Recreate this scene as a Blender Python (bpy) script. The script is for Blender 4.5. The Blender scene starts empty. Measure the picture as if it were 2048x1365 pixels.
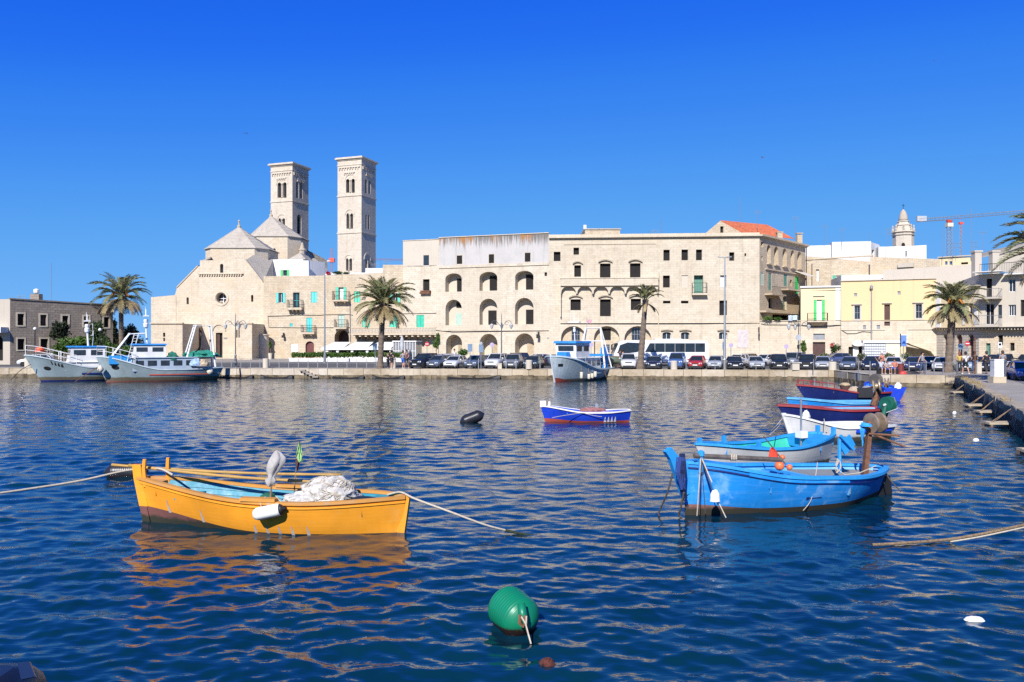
import bpy,bmesh,math,random
import numpy as np
from mathutils import Vector,Matrix,noise as mnoise
from mathutils.geometry import tessellate_polygon
random.seed(7)
SC=bpy.context.scene
COL=SC.collection
# ------------------------------------------------------------------ camera
F,CX,CY,H=1600.0,1024.0,682.5,3.5      # photo pixels per unit tangent, centre, eye height
cam_d=bpy.data.cameras.new('camera');cam=bpy.data.objects.new('camera',cam_d);COL.objects.link(cam)
cam.location=(0,0,H);cam.rotation_euler=(math.pi/2,0,0)
cam_d.sensor_width=36;cam_d.lens=36*F/2048;cam_d.clip_start=0.1;cam_d.clip_end=6000
SC.camera=cam
# ------------------------------------------------------------------ sky and sun
SUN_AZ,SUN_EL=math.radians(16),math.radians(36)   # sun stands behind the camera, to its left
world=bpy.data.worlds.new('World');SC.world=world;world.use_nodes=True
wn=world.node_tree.nodes;wl=world.node_tree.links
bg=wn['Background']
sky=wn.new('ShaderNodeTexSky');sky.sky_type='NISHITA';sky.sun_disc=False
sky.sun_elevation=SUN_EL;sky.sun_rotation=math.pi+SUN_AZ
sky.air_density=.5;sky.dust_density=0;sky.ozone_density=10;sky.altitude=1000
# film response of the photograph: one colour curve over the whole sky
sc_=wn.new('ShaderNodeVectorMath');sc_.operation='SCALE';sc_.inputs['Scale'].default_value=.125
cv=wn.new('ShaderNodeRGBCurve')
for ci,pts in enumerate((((.0446,.0155),(.063,.042),(.115,.112),(.197,.165),(1,.30)),((.05,.09),(.113,.155),(.16,.25),(.289,.405),(.452,.47),(1,.58)),((.2,.50),(.31,.92),(.44,.96),(.74,.98),(.95,1.0)))):
    c_=cv.mapping.curves[ci];c_.points[0].location=(0,0);c_.points[1].location=(1,pts[-1][1])
    for q_ in pts[:-1]:c_.points.new(*q_)
cv.mapping.update()
s8=wn.new('ShaderNodeVectorMath');s8.operation='SCALE';s8.inputs['Scale'].default_value=8
wl.new(sky.outputs[0],sc_.inputs[0]);wl.new(sc_.outputs[0],cv.inputs['Color']);wl.new(cv.outputs[0],s8.inputs[0]);wl.new(s8.outputs[0],bg.inputs['Color'])
bg.inputs['Strength'].default_value=.077
sun_d=bpy.data.lights.new('sun','SUN');sun=bpy.data.objects.new('sun',sun_d);COL.objects.link(sun)
sun_d.energy=4.6;sun_d.angle=math.radians(0.5);sun_d.color=(1.0,0.955,0.91)
to_sun=Vector((-math.sin(SUN_AZ)*math.cos(SUN_EL),-math.cos(SUN_AZ)*math.cos(SUN_EL),math.sin(SUN_EL)))
sun.rotation_euler=to_sun.to_track_quat('Z','Y').to_euler()
sun.location=(-40,-60,60)
SC.view_settings.view_transform='Standard';SC.view_settings.look='None'
SC.view_settings.gamma=1;SC.view_settings.exposure=0.57;SC.view_settings.use_curve_mapping=False
SC.cycles.max_bounces=6;SC.cycles.caustics_reflective=False;SC.cycles.caustics_refractive=False
SC.cycles.use_denoising=False
# ------------------------------------------------------------------ helpers
def PX(x,D):return(x-CX)*D/F
def PZ(y,D):return H-(y-CY)*D/F
def FP(x,D):return(PX(x,D),D)
def P3(x,y,D):return Vector((PX(x,D),D,PZ(y,D)))

def rootloc(o):
    v=Vector((0,0,0))
    while o is not None:
        v+=o.location;o=o.parent
    return v

class MB:
    """collects faces; build() links them as one mesh object"""
    def __init__(s):s.v=[];s.f=[];s.m=[];s.cur=0
    def add(s,vs,fs):
        b=len(s.v);s.v+=[tuple(p)for p in vs]
        for f in fs:s.f.append([i+b for i in f]);s.m.append(s.cur)
        return s
    def quad(s,a,b,c,d):return s.add([a,b,c,d],[(0,1,2,3)])
    def poly(s,pts):return s.add(pts,[tuple(range(len(pts)))])
    def box(s,x0,x1,y0,y1,z0,z1,M=None):
        vs=[Vector((x,y,z))for z in(z0,z1)for y in(y0,y1)for x in(x0,x1)]
        if M is not None:vs=[M@p for p in vs]
        return s.add(vs,[(0,2,3,1),(4,5,7,6),(0,1,5,4),(2,6,7,3),(0,4,6,2),(1,3,7,5)])
    def hexa(s,b4,t4):
        return s.add(list(b4)+list(t4),[(3,2,1,0),(4,5,6,7),(0,1,5,4),(1,2,6,5),(2,3,7,6),(3,0,4,7)])
    def prism(s,poly,z0,z1,caps=True):
        n=len(poly)
        vs=[(p[0],p[1],z0)for p in poly]+[(p[0],p[1],z1)for p in poly]
        fs=[(i,(i+1)%n,n+(i+1)%n,n+i)for i in range(n)]
        if caps:fs+=[tuple(reversed(range(n))),tuple(range(n,2*n))]
        return s.add(vs,fs)
    def tube(s,pts,r,n=6,cap=True):
        pts=[Vector(p)for p in pts];k=len(pts)
        rs=r if isinstance(r,(list,tuple))else[r]*k
        vs=[];up=None
        for i,p in enumerate(pts):
            d=(pts[min(i+1,k-1)]-pts[max(i-1,0)])
            d=d.normalized()if d.length>1e-9 else Vector((0,0,1))
            if up is None:up=Vector((0,0,1))if abs(d.z)<.9 else Vector((1,0,0))
            a=d.cross(up)
            if a.length<1e-6:a=d.cross(Vector((1,.3,0)))
            a.normalize();b=a.cross(d).normalized();up=b
            for j in range(n):
                t=2*math.pi*j/n;vs.append(p+(a*math.cos(t)+b*math.sin(t))*rs[i])
        fs=[(i*n+j,i*n+(j+1)%n,(i+1)*n+(j+1)%n,(i+1)*n+j)for i in range(k-1)for j in range(n)]
        if cap:fs+=[tuple(reversed(range(n))),tuple(range((k-1)*n,k*n))]
        return s.add(vs,fs)
    def lathe(s,prof,n=12,M=None,caps=True):
        vs=[]
        for(r,z)in prof:
            for j in range(n):
                t=2*math.pi*j/n;p=Vector((r*math.cos(t),r*math.sin(t),z));vs.append(M@p if M is not None else p)
        k=len(prof)
        fs=[(i*n+j,i*n+(j+1)%n,(i+1)*n+(j+1)%n,(i+1)*n+j)for i in range(k-1)for j in range(n)]
        if caps:fs+=[tuple(reversed(range(n))),tuple(range((k-1)*n,k*n))]
        return s.add(vs,fs)
    def grid(s,rows):
        n=len(rows[0]);vs=[p for r in rows for p in r]
        return s.add(vs,[(i*n+j,i*n+j+1,(i+1)*n+j+1,(i+1)*n+j)for i in range(len(rows)-1)for j in range(n-1)])
    def build(s,name,mats,parent=None,world=False,smooth=False,uv=False,loc=None,rot=None):
        if not isinstance(mats,(list,tuple)):mats=[mats]
        off=rootloc(parent)if(world and parent is not None)else Vector((0,0,0))
        vs=s.v if off.length==0 else[(p[0]-off.x,p[1]-off.y,p[2]-off.z)for p in s.v]
        me=bpy.data.meshes.new(name);me.from_pydata(vs,[],s.f)
        for m in mats:me.materials.append(m)
        if len(mats)>1:me.polygons.foreach_set('material_index',s.m)
        if smooth:me.polygons.foreach_set('use_smooth',[True]*len(me.polygons))
        if uv:
            ul=me.uv_layers.new(name='UVMap');co=s.v
            for pl in me.polygons:
                n=pl.normal
                if abs(n.z)>.8:tx,ty,vert=1,0,False
                else:
                    l=math.hypot(n.x,n.y);tx,ty,vert=-n.y/l,n.x/l,True
                for li,vi in zip(pl.loop_indices,pl.vertices):
                    p=co[vi];ul.data[li].uv=(p[0]*tx+p[1]*ty,p[2]if vert else p[1])
        me.update()
        o=bpy.data.objects.new(name,me);COL.objects.link(o)
        if parent is not None:o.parent=parent
        if loc is not None:o.location=loc
        if rot is not None:o.rotation_euler=rot
        return o

def thing(name,label,cat,loc=(0,0,0),rz=0,group=None):
    o=bpy.data.objects.new(name,None);COL.objects.link(o)
    o.location=loc;o.rotation_euler=(0,0,rz);o.empty_display_size=.3
    o['label']=label;o['category']=cat
    if group:o['group']=group
    return o
def tag(o,label,cat,group=None):
    o['label']=label;o['category']=cat
    if group:o['group']=group
    return o
def struct(o,kind='structure'):
    o['kind']=kind;return o
def kids(o):return list(o.children)
def copy_tree(o,parent=None):
    ch=kids(o)
    c=o.copy();COL.objects.link(c);c.parent=parent
    for k in ch:copy_tree(k,c)
    return c
def sharp(o,ang=40):
    me=o.data
    me.polygons.foreach_set('use_smooth',[True]*len(me.polygons))
    try:me.set_sharp_from_angle(angle=math.radians(ang))
    except Exception:pass
    return o

# ------------------------------------------------------------------ materials
MATS={}
def nt(name):
    m=bpy.data.materials.new(name);m.use_nodes=True
    t=m.node_tree;return m,t,t.nodes,t.links,t.nodes['Principled BSDF']
def rgb(c):return(c[0],c[1],c[2],1)
def mixc(t,fac,a,b,mode='MIX'):
    n=t.nodes.new('ShaderNodeMix');n.data_type='RGBA';n.blend_type=mode
    for sock,v in((0,fac),(6,a),(7,b)):
        if hasattr(v,'is_output'):t.links.new(v,n.inputs[sock])
        else:n.inputs[sock].default_value=rgb(v)if isinstance(v,(tuple,list))else v
    return n.outputs[2]
def ramp(t,inp,p0,p1,c0=0.0,c1=1.0):
    n=t.nodes.new('ShaderNodeMapRange');n.inputs[1].default_value=p0;n.inputs[2].default_value=p1
    n.inputs[3].default_value=c0;n.inputs[4].default_value=c1;t.links.new(inp,n.inputs[0]);return n.outputs[0]
def noise(t,scale,detail=4,vec=None,rough=.55):
    n=t.nodes.new('ShaderNodeTexNoise');n.inputs['Scale'].default_value=scale;n.inputs['Detail'].default_value=detail
    n.inputs['Roughness'].default_value=rough
    if vec is not None:t.links.new(vec,n.inputs['Vector'])
    return n.outputs['Fac']
def coords(t,kind='Object',scale=(1,1,1)):
    if kind=='Position':src=t.nodes.new('ShaderNodeNewGeometry').outputs['Position']
    else:src=t.nodes.new('ShaderNodeTexCoord').outputs[kind]
    if scale==(1,1,1):return src
    mp=t.nodes.new('ShaderNodeMapping');mp.inputs['Scale'].default_value=scale
    t.links.new(src,mp.inputs['Vector']);return mp.outputs[0]
def bump(t,b,h,strength=.3,dist=.02):
    n=t.nodes.new('ShaderNodeBump');n.inputs['Strength'].default_value=strength;n.inputs['Distance'].default_value=dist
    t.links.new(h,n.inputs['Height']);t.links.new(n.outputs[0],b.inputs['Normal'])

def plain(name,c,rough=.6,var=.12,scale=3.0,metal=0.0,kind='Object',bs=.0,spec=None):
    """a colour with a little grain and wear of its own"""
    if name in MATS:return MATS[name]
    m,t,N,L,b=nt(name)
    v=coords(t,kind)
    f=noise(t,scale,5,v)
    dark=tuple(x*(1-var*1.6)for x in c);lite=tuple(min(1,x*(1+var))for x in c)
    L.new(mixc(t,ramp(t,f,.3,.7),dark,lite),b.inputs['Base Color'])
    b.inputs['Roughness'].default_value=rough;b.inputs['Metallic'].default_value=metal
    if spec is not None:b.inputs['Specular IOR Level'].default_value=spec
    if bs:bump(t,b,noise(t,scale*6,4,v),bs)
    MATS[name]=m;return m

def stone(name,c1,c2,bw=.62,bh=.30,mortar=(.30,.26,.21),stain=(.34,.29,.23),stain_amt=.45,bs=.5,warm=None,msize=.015):
    if name in MATS:return MATS[name]
    m,t,N,L,b=nt(name);c2=tuple(x*.93 for x in c2);mortar=tuple(x*.84 for x in mortar)
    uv=coords(t,'UV');pos=coords(t,'Position')
    br=N.new('ShaderNodeTexBrick');L.new(uv,br.inputs['Vector'])
    br.inputs['Scale'].default_value=1;br.inputs['Brick Width'].default_value=bw;br.inputs['Row Height'].default_value=bh
    br.inputs['Mortar Size'].default_value=msize;br.inputs['Mortar Smooth'].default_value=.3;br.inputs['Bias'].default_value=-.1
    br.inputs['Color1'].default_value=rgb(c1);br.inputs['Color2'].default_value=rgb(c2);br.inputs['Mortar'].default_value=rgb(mortar)
    big=noise(t,.22,5,pos,.6)
    col=mixc(t,ramp(t,big,.40,.62,0,stain_amt*1.25),br.outputs['Color'],stain)
    streak=noise(t,1.0,6,coords(t,'UV',(1.6,.12,1)),.65)
    col=mixc(t,ramp(t,streak,.52,.74,0,.45),col,tuple(x*.6 for x in stain))
    fine=noise(t,3.2,6,pos,.7)
    col=mixc(t,ramp(t,fine,.35,.7,0,.35),col,tuple(min(1,x*1.22)for x in c1))
    if warm:col=mixc(t,ramp(t,noise(t,.35,4,coords(t,'Position',(1,1,1.7))),.52,.7,0,.6),col,warm)
    blot=noise(t,1.1,7,pos,.72);col=mixc(t,ramp(t,blot,.54,.70,0,.45),col,tuple(x*.72 for x in stain))
    L.new(col,b.inputs['Base Color']);b.inputs['Roughness'].default_value=.9;b.inputs['Specular IOR Level'].default_value=.2
    hh=mixc(t,.45,br.outputs['Color'],fine)
    bump(t,b,hh,bs,.06)
    MATS[name]=m;return m

def plaster(name,c,stain,amt=.5,top=None,rough=.85):
    """painted render; top=(z0,z1,colour_a,colour_b): drips running down from the wall head"""
    if name in MATS:return MATS[name]
    m,t,N,L,b=nt(name)
    pos=coords(t,'Position')
    big=noise(t,.5,6,pos,.65);fine=noise(t,4,5,pos,.6)
    col=mixc(t,ramp(t,big,.45,.75,0,amt),c,stain)
    col=mixc(t,ramp(t,fine,.3,.75,0,.25),col,tuple(min(1,x*1.12)for x in c))
    st=noise(t,1.0,5,coords(t,'Position',(1.8,1.8,.1)),.6)
    col=mixc(t,ramp(t,st,.58,.8,0,amt*.9),col,tuple(x*.7 for x in stain))
    if top:
        z0,z1,ca,cb=top
        sx=N.new('ShaderNodeSeparateXYZ');L.new(pos,sx.inputs[0])
        h=ramp(t,sx.outputs[2],z0,z1)
        d1=noise(t,1.0,6,coords(t,'Position',(6,6,.25)),.75)
        ad=N.new('ShaderNodeMath');ad.operation='MULTIPLY_ADD';L.new(h,ad.inputs[0]);ad.inputs[1].default_value=.36;L.new(d1,ad.inputs[2])
        col=mixc(t,ramp(t,ad.outputs[0],.66,.82,0,.85),col,ca)
        d2=noise(t,.35,3,coords(t,'Position',(1,1,.3)),.5)
        mu=N.new('ShaderNodeMath');mu.operation='MULTIPLY';L.new(ramp(t,ad.outputs[0],.72,.84),mu.inputs[0]);L.new(ramp(t,d2,.50,.60),mu.inputs[1])
        col=mixc(t,mu.outputs[0],col,cb)
    L.new(col,b.inputs['Base Color']);b.inputs['Roughness'].default_value=rough;b.inputs['Specular IOR Level'].default_value=.25
    bump(t,b,fine,.25,.02)
    MATS[name]=m;return m

def paint(name,c,worn=(.45,.42,.38),wear=.35,rough=.45,scale=6.0,streak=.2,low=None):
    """boat paint: flaking patches, vertical run marks; low=(z, colour) grime and weed near the waterline (object space)"""
    if name in MATS:return MATS[name]
    m,t,N,L,b=nt(name)
    v=coords(t,'Object')
    a=noise(t,scale,8,v,.7);s2=noise(t,1.0,5,coords(t,'Object',(7,7,.9)),.6);g=noise(t,1.3,4,v)
    col=mixc(t,ramp(t,g,.3,.7),tuple(x*.82 for x in c),tuple(min(1,x*1.1)for x in c))
    col=mixc(t,ramp(t,s2,.56,.75,0,streak),col,tuple(.5*x+.5*y for x,y in zip(c,worn)))
    col=mixc(t,ramp(t,a,.57,.67,0,wear),col,worn)
    pl=noise(t,1.0,6,coords(t,'Object',(1.1,1.1,11)),.6);col=mixc(t,ramp(t,pl,.50,.70,0,wear*.8),col,tuple(.55*x+.45*y for x,y in zip(c,worn)))
    chip=noise(t,scale*7,3,v,.6);col=mixc(t,ramp(t,chip,.69,.73,0,wear),col,tuple(x*.45 for x in worn))
    if low:
        sx=N.new('ShaderNodeSeparateXYZ');L.new(v,sx.inputs[0])
        ad=N.new('ShaderNodeMath');ad.operation='MULTIPLY_ADD';L.new(a,ad.inputs[0]);ad.inputs[1].default_value=-.22;L.new(sx.outputs[2],ad.inputs[2])
        col=mixc(t,ramp(t,ad.outputs[0],low[0]-.05,low[0]+.02,1,0),col,low[1])
    L.new(col,b.inputs['Base Color']);b.inputs['Roughness'].default_value=rough
    L.new(ramp(t,a,.3,.7,rough-.1,rough+.2),b.inputs['Roughness'])
    bump(t,b,pl,.3,.012)
    MATS[name]=m;return m

M_dark=plain('dark_interior',(.012,.010,.009),.9,.3)
M_glass=plain('window_glass',(.03,.04,.05),.08,.2,spec=.6)
M_white=plain('white_paint',(.74,.73,.70),.5,.06)
M_cream=plain('cream_paint',(.62,.56,.44),.6,.08)
M_turq=plain('turquoise_shutter_paint',(.05,.52,.50),.5,.1)
M_green=plain('green_shutter_paint',(.03,.46,.30),.5,.1)
M_bgreen=plain('bright_green_paint',(.02,.48,.10),.5,.1)
M_pgreen=plain('pale_green_paint',(.36,.50,.42),.6,.1)
M_ogreen=plain('old_green_paint',(.10,.24,.18),.6,.15)
M_brown=plain('brown_door_wood',(.07,.032,.025),.6,.2)
M_red=plain('dark_red_door',(.13,.035,.03),.6,.15)
M_iron=plain('wrought_iron',(.035,.035,.035),.5,.2,metal=.6)
M_grey=plain('grey_metal',(.30,.31,.32),.45,.1,metal=.5)
M_steel=plain('galvanised_steel',(.45,.47,.48),.4,.1,metal=.7)
M_rust=plain('rusty_iron',(.16,.07,.035),.8,.3,9)
M_black=plain('black_rubber',(.012,.012,.013),.6,.2)
M_wood=plain('weathered_wood',(.22,.15,.09),.8,.25,6)
M_rope=plain('pale_rope',(.48,.42,.32),.9,.15,30)
M_droperope=plain('dark_rope',(.07,.06,.05),.9,.2,30)
ST_church=stone('church_limestone',(0.600,0.525,0.405),(0.530,0.455,0.339),.55,.27,mortar=(0.400,0.337,0.246),stain=(0.470,0.386,0.270),warm=(0.560,0.436,0.288))
ST_tower=stone('tower_limestone',(0.600,0.535,0.432),(0.530,0.465,0.367),.6,.28,mortar=(0.420,0.356,0.279),stain=(0.450,0.386,0.298),stain_amt=.4)
ST_old=stone('old_wall_stone',(0.570,0.495,0.372),(0.470,0.386,0.274),.5,.25,mortar=(0.310,0.247,0.172),stain=(0.430,0.337,0.219),warm=(0.540,0.406,0.251),bs=.8)
ST_pal=stone('palazzo_stone',(0.565,0.500,0.386),(0.520,0.455,0.344),.75,.32,mortar=(0.430,0.366,0.270),stain=(0.440,0.361,0.251),stain_amt=.35,bs=.35)
ST_arch=stone('arch_house_stone',(0.585,0.525,0.414),(0.525,0.460,0.349),.62,.3,mortar=(0.420,0.356,0.270),stain=(0.460,0.391,0.288),stain_amt=.5,bs=.6)
ST_grey=stone('grey_rusticated_stone',(.30,.255,.205),(.23,.19,.15),.55,.27,mortar=(.14,.115,.09),stain=(.20,.165,.13),bs=1.0,msize=.02)
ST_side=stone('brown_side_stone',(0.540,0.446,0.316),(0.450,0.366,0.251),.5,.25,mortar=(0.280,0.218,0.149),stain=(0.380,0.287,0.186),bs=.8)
ST_roof=stone('chianche_roof_stone',(.50,.45,.375),(.42,.37,.30),.35,.16,mortar=(.28,.245,.195),stain=(.36,.32,.265),stain_amt=.7,bs=.8)
ST_quay=stone('quay_limestone',(0.500,0.426,0.307),(0.440,0.366,0.251),5,5,stain=(0.320,0.257,0.167),stain_amt=.6,bs=.4)
PL_white=plaster('whitewash',(.66,.655,.635),(.56,.54,.51),.4)
PL_cream=plaster('cream_render',(.52,.465,.375),(.43,.375,.29),.45)
PL_up=plaster('stained_upper_render',(.47,.45,.42),(.35,.34,.325),.7,top=(15.6,18.1,(.12,.105,.09),(.34,.16,.05)))
PL_yellow=plaster('yellow_render',(.68,.50,.27),(.62,.46,.28),.5)
PL_pyellow=plaster('pale_yellow_render',(.66,.55,.34),(.58,.49,.34),.4)
PL_beige=plaster('beige_render',(.46,.41,.335),(.40,.35,.28),.4)
M_tile=plain('terracotta_roof',(.50,.13,.055),.85,.25,2.5,bs=.4)
# ------------------------------------------------------------------ water
def make_water():
    rng=np.random.RandomState(11)
    D=[3.2]
    while D[-1]<82:D.append(D[-1]*1.0043+.0035)
    D=np.array(D)
    A=np.linspace(-1.0,1.0,1330)*0.76
    X=np.outer(D,A);Y=np.repeat(D[:,None],len(A),1)
    Z=np.zeros_like(X);DX=np.zeros_like(X);DY=np.zeros_like(X)
    sp=np.maximum(np.repeat((D*.0043+.0035)[:,None],len(A),1),.00115*Y)
    N=96
    lam=np.exp(rng.uniform(math.log(.085),math.log(1.45),N))
    ang=rng.normal(.08,.75,N)
    # patches of calmer and rougher water
    gust=.5+.5*np.sin(X*.21+1.3*np.sin(Y*.13)+.4)*np.sin(Y*.17+.8*np.sin(X*.11)+1.1)
    gust=.45+.95*gust
    cc=rng.uniform(0,6.28,N)
    for i in range(N):
        k=2*math.pi/lam[i];w=1.35 if .2<lam[i]<.75 else .75 if lam[i]>.3 else .7
        s=math.sqrt(2/N)*.128*w;a=s/k
        kx,ky=k*math.sin(ang[i]),k*math.cos(ang[i])
        # slightly wavering crests
        ph=kx*X+ky*Y+cc[i]+.9*np.sin(X*.55*math.cos(i)+Y*.35*math.sin(i*1.7)+i)
        fade=np.clip(lam[i]/(sp*2.2)-1,0,1)*(gust if lam[i]<1.8 else 1)
        Z+=a*fade*np.sin(ph);c=a*fade*np.cos(ph)
        DX+=.8*c*math.sin(ang[i]);DY+=.8*c*math.cos(ang[i])
    e=np.ones_like(Z);nr,nc=Z.shape
    ed=np.minimum(np.arange(nc),np.arange(nc)[::-1])/25.0;e*=np.clip(ed,0,1)[None,:]
    er=np.minimum(np.arange(nr),np.arange(nr)[::-1])/12.0;e*=np.clip(er,0,1)[:,None]
    X=X+DX*e;Y=Y+DY*e;Z=Z*e
    nv=nr*nc
    co=np.stack([X,Y,Z],-1).reshape(-1,3)
    idx=np.arange(nv).reshape(nr,nc)
    q=np.stack([idx[:-1,:-1],idx[:-1,1:],idx[1:,1:],idx[1:,:-1]],-1).reshape(-1,4)
    # open sea around the wave field
    x0,x1=.76,.76;d0,d1=float(D[0]),float(D[-1]);R=3000.0
    ext=[(-x0*d0,d0,0),(x0*d0,d0,0),(x1*d1,d1,0),(-x1*d1,d1,0),(-R,-R,0),(R,-R,0),(R,R,0),(-R,R,0)]
    c0,c1,c2,c3=idx[0,0],idx[0,-1],idx[-1,-1],idx[-1,0]
    co=np.vstack([co,np.array(ext)])
    b=nv
    q=np.vstack([q,[[b+4,b+5,b+1,b],[b+5,b+6,b+2,b+1],[b+6,b+7,b+3,b+2],[b+7,b+4,b,b+3]]])
    me=bpy.data.meshes.new('water');me.vertices.add(len(co));me.vertices.foreach_set('co',co.ravel())
    me.loops.add(q.size);me.loops.foreach_set('vertex_index',q.ravel().astype(np.int32))
    me.polygons.add(len(q));me.polygons.foreach_set('loop_start',np.arange(0,q.size,4,dtype=np.int32))
    me.polygons.foreach_set('use_smooth',np.ones(len(q),bool));me.update(calc_edges=True)
    o=bpy.data.objects.new('water',me);COL.objects.link(o);struct(o)
    m,t,Nn,L,p=nt('harbour_water')
    pos=coords(t,'Position',(1,1.6,1))
    deep=noise(t,.12,3,pos)
    L.new(mixc(t,ramp(t,deep,.35,.65),(.0010,.017,.034),(.0015,.026,.046)),p.inputs['Base Color'])
    p.inputs['Roughness'].default_value=.035;p.inputs['IOR'].default_value=1.54
    f1=noise(t,5.5,3,coords(t,'Position',(.55,1.5,1)),.5)
    f2=noise(t,2.3,2,coords(t,'Position',(.6,1.5,1)),.5)
    # distant ripples too fine for the mesh
    g=t.nodes.new('ShaderNodeSeparateXYZ');L.new(coords(t,'Position'),g.inputs[0])
    far=ramp(t,g.outputs[1],14,60,0,1)
    h=t.nodes.new('ShaderNodeMath');h.operation='MULTIPLY_ADD';L.new(f2,h.inputs[0]);L.new(ramp(t,g.outputs[1],16,60,0,7.5),h.inputs[1]);L.new(f1,h.inputs[2])
    bn=t.nodes.new('ShaderNodeBump');bn.inputs['Strength'].default_value=.55;bn.inputs['Distance'].default_value=.016
    L.new(h.outputs[0],bn.inputs['Height']);L.new(bn.outputs[0],p.inputs['Normal'])
    me.materials.append(m)
    return o
make_water()

# ------------------------------------------------------------------ land and quays
ZQ=.9
EDGE=[(-260,80),(-60,77.5),(0,74),(28.6,71),(27.7,62),(33.3,60),(19.6,31),(9.5,9.5),(6.5,-14)]
def edge_y(x):
    for(a,b),(c,d)in zip(EDGE,EDGE[1:4]):
        if a<=x<=c:return b+(d-b)*(x-a)/(c-a)
    return 60 if x>27 else 80
def sheet(name,pts,z,mat):
    tri=tessellate_polygon([[Vector((p[0],p[1],0))for p in pts]])
    mb=MB();mb.add([(p[0],p[1],z)for p in pts],[list(t)for t in tri])
    o=mb.build(name,mat,uv=True);me=o.data
    bm=bmesh.new();bm.from_mesh(me);bmesh.ops.recalc_face_normals(bm,faces=bm.faces)
    for f in bm.faces:
        if f.normal.z<0:f.normal_flip()
    bm.to_mesh(me);bm.free()
    return struct(o)
M_ground=stone('quay_paving',(.34,.31,.27),(.29,.265,.23),.9,.6,mortar=(.2,.18,.15),stain=(.24,.21,.18),bs=.2)
M_asph=plain('asphalt',(.085,.083,.082),.9,.25,1.2,kind='Position',bs=.2)
M_asph2=plain('worn_asphalt',(.17,.16,.15),.9,.2,.8,kind='Position',bs=.2)
sheet('ground',EDGE+[(260,-14),(260,330),(-260,330)],ZQ,M_ground)
sheet('road',[(-200,83.5),(-60,81.5),(0,77),(30,74.2),(70,68),(100,66),(100,84),(60,86),(30,95),(0,97),(-60,99),(-200,101)],ZQ+.004,M_asph)
sheet('quay_road',[(35.5,58),(22.6,31),(13,9.5),(10,-12),(110,-12),(110,64),(50,64)],ZQ+.004,M_asph2)

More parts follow.
